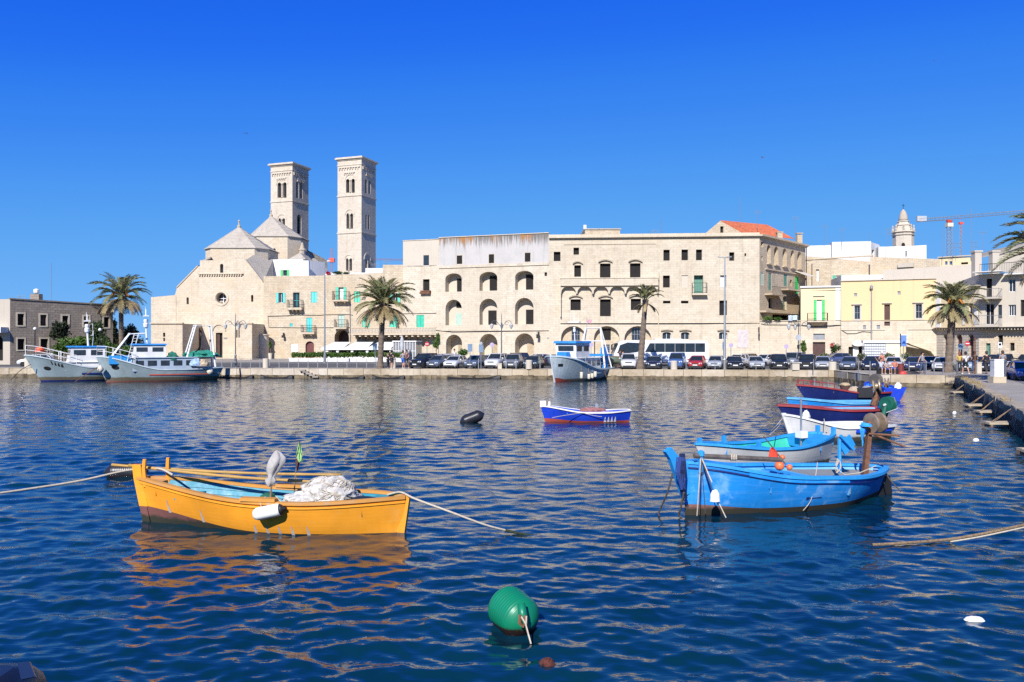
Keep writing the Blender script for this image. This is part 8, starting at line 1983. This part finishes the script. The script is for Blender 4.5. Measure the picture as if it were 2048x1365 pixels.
mb=MB();mb.lathe([(.4,-.1),(.7,.2),(.85,.6),(.4,.7)],10,Matrix.Translation(c));mb.build('slewing_ring',plain('crane_red',(.65,.08,.04),.5),R,world=True)
mb=MB();lattice(mb,P3(1836,441,D),P3(1900,437,D),.38,8,.07);lattice(mb,P3(1900,436,D),P3(2080,421,D),.34,26,.05);mb.build('jib',M_steel,R,world=True)
mb=MB();c=P3(1843,438,D);mb.box(c.x-1.3,c.x+1.2,c.y-.4,c.y+.4,c.z-.7,c.z+.7);mb.build('counterweight',plain('counterweight_grey',(.40,.42,.43),.7),R,world=True)
mb=MB();mb.tube([P3(1920,434,D),P3(1922,470,D)],.04,4);c=P3(1922,447,D);mb.box(c.x-.5,c.x+.5,c.y-.3,c.y+.3,c.z-.3,c.z+.3);mb.build('hook_trolley',plain('crane_red',(.65,.08,.04),.5),R,world=True)
D=230;R=thing('radio_mast','thin red tipped radio mast right of the crane','mast',(*FP(1922,D),ZQ));mb=MB();lattice(mb,P3(1922,690,D),P3(1922,450,D),.22,30,.06);mb.build('lattice_mast',M_steel,R,world=True)
D=200;R=thing('tower_crane','red crane top peeping out between the two bell towers, its jib running right','crane',(*FP(663,D),ZQ));mb=MB();lattice(mb,P3(663,690,D),P3(663,497,D),.22,26,.025);mb.build('mast',plain('crane_rust',(.42,.14,.08),.6),R,world=True)
mb=MB();c=P3(663.5,521,D);mb.box(c.x-.6,c.x+.7,c.y-.5,c.y+.5,c.z-.5,c.z+.5);mb.build('cab',plain('crane_red',(.65,.08,.04),.5),R,world=True)
mb=MB();lattice(mb,P3(740,519,D),P3(812,520,D),.15,14,.022);mb.build('jib',plain('crane_rust',(.42,.14,.08),.6),R,world=True)
def aerial(label,x,D,yb,yt,kind=1):
    R=thing('roof_aerial',label,'aerial',P3(x,yb,D),0,'roof aerials');h=PZ(yt,D)-PZ(yb,D);mb=MB();mb.tube([(0,0,-.6),(0,0,h)],.028,4);mb.build('pole',M_grey,R)
    mb=MB()
    if kind:
        for q in range(2 if kind==2 else 1):
            z=h-.1-q*.6;mb.tube([(-.5,0,z),(.6,0,z)],.016,3)
            for i in range(6):mb.tube([(-.45+i*.19,0,z-.22),(-.45+i*.19,0,z+.22)],.012,3)
        mb.build('antenna',M_grey,R)
for x,D,yb,yt,k,lb in((1480,112,444,394,0,'over the tiled attic ridge'),(1515,114,450,423,1,'over the middle of the tiled roof'),(1591,118,462,435,1,'over the palazzo side chimney'),(1649,128,486,452,1,'over the low white rooftop block'),(1684,128,486,458,1,'over the largest white rooftop house'),(1738,128,486,464,0,'at the right end of the largest white house'),
                        (1776,126,494,458,2,'left of the church spire'),(1886,118,515,456,0,'left of the crane mast'),(1911,116,515,486,2,'between crane mast and radio mast'),(1943,116,512,414,0,'tallest, right of the radio mast'),(1948,112,512,484,2,'beside the tallest one'),(1965,112,512,464,1,'over the balcony block chimney'),(1992,112,512,476,0,'thin, over the grey gable'),
                        (1297,110,470,462,0,'short, on the palazzo parapet'),(1310,110,470,461,1,'on the palazzo parapet next to a short one'),(1322,112,472,440,0,'thin tall, on the palazzo roof middle'),(103,98,605,526,0,'tall whip on the grey office'),(40,92,600,592,1,'short, on the grey office left end'),(750,118,546,528,1,'on the shuttered house terrace'),(772,117,530,522,2,'at the foot of the taller tower, right side'),(606,124,519,500,1,'on the small white rooftop house')):
    aerial('thin roof aerial '+lb,x,D,yb,yt,k)
# ------------------------------------------------------------------ gulls
for i,(x,y,D)in enumerate(((492,268,120),(1525,316,120),(1868,123,130))):
    R=thing('gull',['gull high left of the bell towers','gull above the tiled attic','gull high at the right, tiniest of the three'][i],'bird',P3(x,y,D),.6*i,'gulls in the sky');m=plain('gull_grey',(.16,.16,.17),.7);s=.55 if i<2 else .4
    mb=MB();mb.tube([(0,-.35*s,0),(0,-.2*s,.03*s),(0,.1*s,.02*s),(0,.4*s,0)],[.02*s,.09*s,.1*s,.02*s],6);mb.build('body',m,R)
    for sd in(1,-1):
        mb=MB();q=[Vector((0,-.12*s,.05*s)),Vector((sd*.4*s,-.16*s,.28*s)),Vector((sd*.9*s,.05*s,.12*s)),Vector((sd*.4*s,.06*s,.26*s)),Vector((0,.12*s,.05*s))];mb.poly(q);mb.poly([p-Vector((0,0,.015))for p in q[::-1]]);mb.build('wing',m,R)
# ------------------------------------------------------------------ people
def skinmesh(name,joints,edges,root=0,levels=1):
    """joints: list of (x,y,z,r)"""
    me=bpy.data.meshes.new(name);me.from_pydata([j[:3]for j in joints],edges,[]);o=bpy.data.objects.new(name,me);COL.objects.link(o)
    sk=o.modifiers.new('skin','SKIN');sk.use_smooth_shade=True
    for i,j in enumerate(joints):
        v=me.skin_vertices[0].data[i];v.radius=(j[3],j[3])if len(j)<5 else(j[3],j[4]);v.use_root=(i==root);v.use_loose=False
    sb=o.modifiers.new('sub','SUBSURF');sb.levels=levels;sb.render_levels=levels
    dg=bpy.context.evaluated_depsgraph_get();dg.update();ev=o.evaluated_get(dg)
    m2=bpy.data.meshes.new_from_object(ev);bpy.data.objects.remove(o);bpy.data.meshes.remove(me);m2.name=name
    m2.polygons.foreach_set('use_smooth',[True]*len(m2.polygons));return m2
def person_pose(kind='stand',stride=.0,arm=.15):
    """joint table; faces -y; z from the soles. returns dict"""
    J={}
    if kind=='sit':
        hz=.45;J['pel']=(0,0,hz);J['chest']=(0,.04,hz+.36);J['neck']=(0,.02,hz+.56);J['head']=(0,-.01,hz+.72)
        for s,sx in(('l',1),('r',-1)):
            J['hip'+s]=(sx*.10,0,hz);J['kne'+s]=(sx*.14,-.42,hz+.05);J['ank'+s]=(sx*.13,-.42+.06,.08);J['toe'+s]=(sx*.14,-.60,.04)
            J['sho'+s]=(sx*.19,.03,hz+.50);J['elb'+s]=(sx*.25,-.08,hz+.24);J['wri'+s]=(sx*.18,-.30,hz+.16)
    else:
        J['pel']=(0,0,.92);J['chest']=(0,.01,1.26);J['neck']=(0,.02,1.47);J['head']=(0,-.01,1.62)
        for s,sx in(('l',1),('r',-1)):
            f=stride*sx;J['hip'+s]=(sx*.09,0,.90);J['kne'+s]=(sx*.11,-.5*f-.03,.49);J['ank'+s]=(sx*.11,-f+.05,.085+.10*max(0,-f));J['toe'+s]=(sx*.12,-f-.13,.035+.04*max(0,-f))
            J['sho'+s]=(sx*.19,.02,1.40);J['elb'+s]=(sx*.26,.02+.25*f,1.12);J['wri'+s]=(sx*.25,-.10-arm*.5+.5*f,.90+arm*.6)
    return J
SKIN=[plain('skin_light',(.50,.28,.19),.6,.08,8),plain('skin_tan',(.38,.20,.13),.6,.08,8)]
def make_person(label,loc,rz,pose,shirt,legs,hair,skin=0,short=True,h=1.72,group=None,bag=None,extra=None,sleeve=.5):
    J=pose;R=thing('person',label,'person',loc,rz,group);k=h/1.74;R.scale=(k,k,k);js=[];es=[];ix={}
    def add(n,p,r):ix[n]=len(js);js.append((*p,r));return ix[n]
    add('pel',J['pel'],.115);add('waist',Vector(J['pel']).lerp(Vector(J['chest']),.5),.11);add('chest',J['chest'],.135);add('neck',J['neck'],.052);hd=Vector(J['head']);add('jaw',hd-Vector((0,.005,.055)),.070);add('head',hd+Vector((0,.012,.045)),.094);add('nose',hd+Vector((0,-.105,-.005)),.014)
    es+=[(0,1),(1,2),(2,3),(3,4),(4,5),(4,6)]
    for s in 'lr':
        sx=1 if s=='l' else-1
        for n,r in(('hip',.088),('kne',.058),('ank',.038),('toe',.036)):add(n+s,J[n+s],r)
        es+=[(0,ix['hip'+s]),(ix['hip'+s],ix['kne'+s]),(ix['kne'+s],ix['ank'+s]),(ix['ank'+s],ix['toe'+s])]
        for n,r in(('sho',.062),('elb',.042),('wri',.028)):add(n+s,J[n+s],r)
        es+=[(2,ix['sho'+s]),(ix['sho'+s],ix['elb'+s]),(ix['elb'+s],ix['wri'+s])]
        w=Vector(J['wri'+s]);d=(w-Vector(J['elb'+s])).normalized();side=Vector((0,1,0));pm=w+d*.075;add('palm'+s,pm,.030);es.append((ix['wri'+s],ix['palm'+s]))
        for q,(o,l)in enumerate(((-.03,.065),(-.01,.075),(.01,.07),(.028,.055))):
            a=pm+side*o+d*.03;add('f%d%s'%(q,s),a+d*l*.5,.0085);add('g%d%s'%(q,s),a+d*l+Vector((-sx*.015,0,0)),.007);es+=[(ix['palm'+s],ix['f%d%s'%(q,s)]),(ix['f%d%s'%(q,s)],ix['g%d%s'%(q,s)])]
        add('th'+s,w+d*.05+Vector((0,-.045,0)),.009);es.append((ix['palm'+s],ix['th'+s]))
    me=skinmesh('body',js,es);me.materials.append(SKIN[skin]);o=bpy.data.objects.new('body',me);COL.objects.link(o);o.parent=R
    def cloth_(name,pts,edg,mat):
        m=skinmesh(name,pts,edg);m.materials.append(mat);c=bpy.data.objects.new(name,m);COL.objects.link(c);c.parent=R;return c
    V=lambda n:Vector(J[n]);sm=plain('cloth_%s'%shirt[0],shirt[1],.9,.12,5)
    p=[(*(V('pel')+Vector((0,0,-.03))),.135),(*V('pel').lerp(V('chest'),.5),.125),(*V('chest'),.150),(*(V('chest').lerp(V('neck'),.72)),.085)];e=[(0,1),(1,2),(2,3)]
    for s in 'lr':
        b=len(p);p+=[(*V('sho'+s),.075),(*V('sho'+s).lerp(V('elb'+s),sleeve),.062)];e+=[(2,b),(b,b+1)]
        if sleeve>.9:p.append((*V('elb'+s).lerp(V('wri'+s),.85),.045));e.append((b+1,b+2))
    cloth_('shirt',p,e,sm)
    lm=plain('cloth_%s'%legs[0],legs[1],.9,.12,5);p=[(*V('pel'),.138)];e=[]
    for s in 'lr':
        b=len(p);p+=[(*V('hip'+s),.105),(*V('hip'+s).lerp(V('kne'+s),.92 if short else 1),.082)];e+=[(0,b),(b,b+1)]
        if not short:p.append((*V('kne'+s).lerp(V('ank'+s),.95),.062));e.append((b+1,b+2))
    cloth_('shorts' if short else 'trousers',p,e,lm)
    hm=plain('hair_%s'%hair[0],hair[1],.8,.15,12);mb=MB();c=V('head')+Vector((0,.022,.06));mb.lathe([(.104,-.05),(.108,0),(.098,.045),(.065,.085),(.015,.102)],12,Matrix.Translation(c));hl=.10 if len(hair)<3 else hair[2]
    mb.lathe([(.06,-hl-.05),(.085,-hl),(.09,0)],10,Matrix.Translation(c+Vector((0,.035,-.01))));ho=mb.build('hair',hm,R,smooth=True)
    shm=plain('dark_shoe',(.03,.028,.026),.7)if not short else plain('white_shoe',(.6,.6,.58),.7)
    for s in 'lr':
        a,t=V('ank'+s),V('toe'+s);mb=MB();d=Vector((t.x-a.x,t.y-a.y,0)).normalized();z0=min(a.z-.08,t.z-.035)
        mb.lathe([(.05,0),(.055,.03),(.05,.07),(.03,.085)],8,Matrix.Translation((a.x+d.x*.06,a.y+d.y*.06,z0))@Matrix.Rotation(math.atan2(d.y,d.x),4,'Z')@Matrix.Diagonal((2.4,.9,1,1)));mb.build('shoe',shm,R,smooth=True)
    for s in 'lr':   # eyes
        mb=MB();sx=1 if s=='l' else-1;mb.box(-.012,.012,-.006,.004,-.006,.006,Matrix.Translation(hd+Vector((sx*.034,-.088,.032))));mb.build('eye',M_trimb,R)
    if bag:
        mb=MB();c=V('pel')+Vector((.17,.05,.12));mb.box(-.06,.06,-.13,.13,-.16,.12,Matrix.Translation(c));mb.tube([c+Vector((0,0,.1)),V('chest')+Vector((.0,.165,.1)),V('shor')+Vector((.0,.02,.07))],.014,5);mb.build('shoulder_bag',M_trimb,R)
    return R
def gp(x,yb):
    D=2.6*F/(yb-CY);D=max(D,edge_y(PX(x,D))+.7);return(PX(x,D),D,ZQ+.006)
st_,wk,wk2=person_pose('stand',.05),person_pose('walk',.26),person_pose('walk',-.22)
C=dict(white=('white',(.68,.68,.67)),black=('black',(.018,.018,.02)),grey=('grey',(.24,.25,.27)),denim=('denim',(.05,.08,.15)),blue=('blue',(.03,.12,.48)),red=('red',(.35,.04,.04)),dark=('dark',(.03,.03,.035)),beige=('beige',(.42,.35,.26)),stripe=('maroon',(.14,.05,.05)),pale=('pale',(.42,.47,.55)))
HB,HD,HG=('black',(.015,.012,.01)),('brown',(.06,.035,.02)),('grey',(.25,.24,.22))
make_person('man in a white shirt and black shorts with a shoulder bag walking away',gp(1931,749),math.pi,wk,C['white'],C['black'],HB,0,True,1.74,None,True)
make_person('man in black with blue jeans half hidden by the thin rusty pole',gp(1949,747),math.pi,st_,C['black'],C['denim'],HB,1,False,1.75)
make_person('broad man all in black walking away left of the electric cabinet',gp(1973,748),math.pi,wk2,C['black'],C['dark'],HD,0,False,1.78)
make_person('man in a grey shirt and dark trousers behind the electric cabinet',gp(2005,748),math.pi,st_,C['grey'],C['denim'],HD,1,False,1.82)
make_person('woman with long red brown hair and yellow top behind the man in white',(PX(1919,66.5),66.5,ZQ+.006),2.6,st_,('yellow',(.5,.36,.08)),C['dark'],('red',(.20,.06,.03),.2),0,False,1.66)
lean=person_pose('stand',.12);lean['wrir']=(-.48,.05,.92);lean['elbr']=(-.36,.05,1.14)
make_person('man in a grey t shirt and jeans leaning back on the quay rail',gp(1845,747),.5,lean,C['grey'],C['denim'],HB,0,False,1.72)
# group sitting on the quay edge
sit=person_pose('sit');wave=person_pose('sit');wave['elbr']=(-.32,-.05,1.05);wave['wrir']=(-.50,-.10,1.26)
def seat(x,D,label,top,leg,hr,pose,rz=0,h=1.7,sk=0,**k):
    o=make_person(label,(PX(x,D),D,ZQ+.006),rz,pose,top,leg,hr,sk,True,h,'people sitting at the quay edge',**k)
    mb=MB();mb.box(-.26,.26,-.2,.22,0,.36);s=mb.build('camp_stool',M_trimb,loc=(PX(x,D),D,ZQ+.004));s.rotation_euler.z=rz;tag(s,'low dark stool under the '+label.split(' at the ')[0].split(' with ')[0].split(' in ')[0]+' in '+top[0],'stool');return o
seat(1762,62.9,'seated woman in a white striped top waving her arm',C['pale'],C['denim'],HD,wave,.1)
seat(1775,63.3,'seated child in a grey top beside the waving woman',C['grey'],C['blue'],HD,sit,.4,1.35)
seat(1789,63.0,'seated person in an orange red top with bare arms near the red bin',('coral',(.50,.16,.10)),C['blue'],HB,sit,-.7,1.62,1)
make_person('woman in coral red with a white cap standing behind the seated group',(PX(1764,65),65,ZQ+.006),.3,st_,('coral',(.50,.16,.10)),C['dark'],('whitecap',(.65,.65,.63)),0,True,1.72)
# walkers near the second palm
make_person('person in dark clothes bending a little beside the second palm trunk',gp(776,739),.6,wk2,C['dark'],C['black'],HB,0,False,1.55,'walkers by the second palm')
make_person('woman in black top and bare legs left of the small grey bollard',gp(783,738.5),2.4,st_,C['black'],C['dark'],HB,0,True,1.72,'walkers by the second palm')
make_person('man in grey shirt and bright blue shorts before the black off roader',gp(806,738.5),2.8,wk,C['grey'],C['blue'],HD,0,True,1.7,'walkers by the second palm')
make_person('man in a maroon shirt and dark shorts beside the black off roader',gp(813,738.5),-.4,wk2,C['stripe'],C['dark'],HB,1,True,1.76,'walkers by the second palm')
make_person('woman in white walking behind the hedge side cars near the loggia house',(PX(909,92),92,ZQ+.006),.5,wk,C['white'],C['dark'],HB,0,False,1.68)
make_person('person in black standing beside the coach front',(PX(1240,77.5),77.5,ZQ+.006),1.2,st_,C['black'],C['dark'],HB,1,False,1.75)
make_person('man in dark blue walking beside the coach door',(PX(1246,79),79,ZQ+.006),2.2,wk,('navy',(.03,.04,.09)),C['denim'],HB,0,False,1.74)
o=None
# upturned dinghy and blue trailer tilt on the quay beside the coach
R,L=boat_root('dinghy','grey green dinghy lying on the quay behind the white trawler stern',FP(1206,75.2),FP(1238,76.0));R.location.z=ZQ+.55;R.rotation_euler.x=.5
hd_=Hull(2.2,1.1,lambda t:.35+.1*t,zk=-.12,rb=.2,rs=.05,stern=.6);hd_.build('hull',[paint('dinghy_green',(.16,.20,.15),(.3,.26,.2),.4),paint('dinghy_green',(.16,.20,.15))],R,zband=.02,n=12,m=3);hd_.inner('lining',M_wood,R,.03,.0,n=10,m=2);hd_.gunwale('gunwale',M_wood,R,.07,.05,14)
R=thing('trailer','boat trolley carrying the dinghy beside the coach','trailer',(PX(1224,76),76,ZQ+.004));mb=MB();mb.box(-1.0,1.0,-.35,-.28,.22,.3);mb.box(-1.0,1.0,.28,.35,.22,.3);mb.box(-.9,-.8,-.28,.28,.22,.3);mb.box(.7,.8,-.28,.28,.22,.3);mb.build('frame',M_rust,R)
for y in(-.4,.4):
    mb=MB();mb.lathe([(.1,-.05),(.22,-.05),(.22,.05),(.1,.05)],14,Matrix.Translation((.2,y,.22))@Matrix.Rotation(math.pi/2,4,'X'));mb.build('wheel',M_tyre,R)
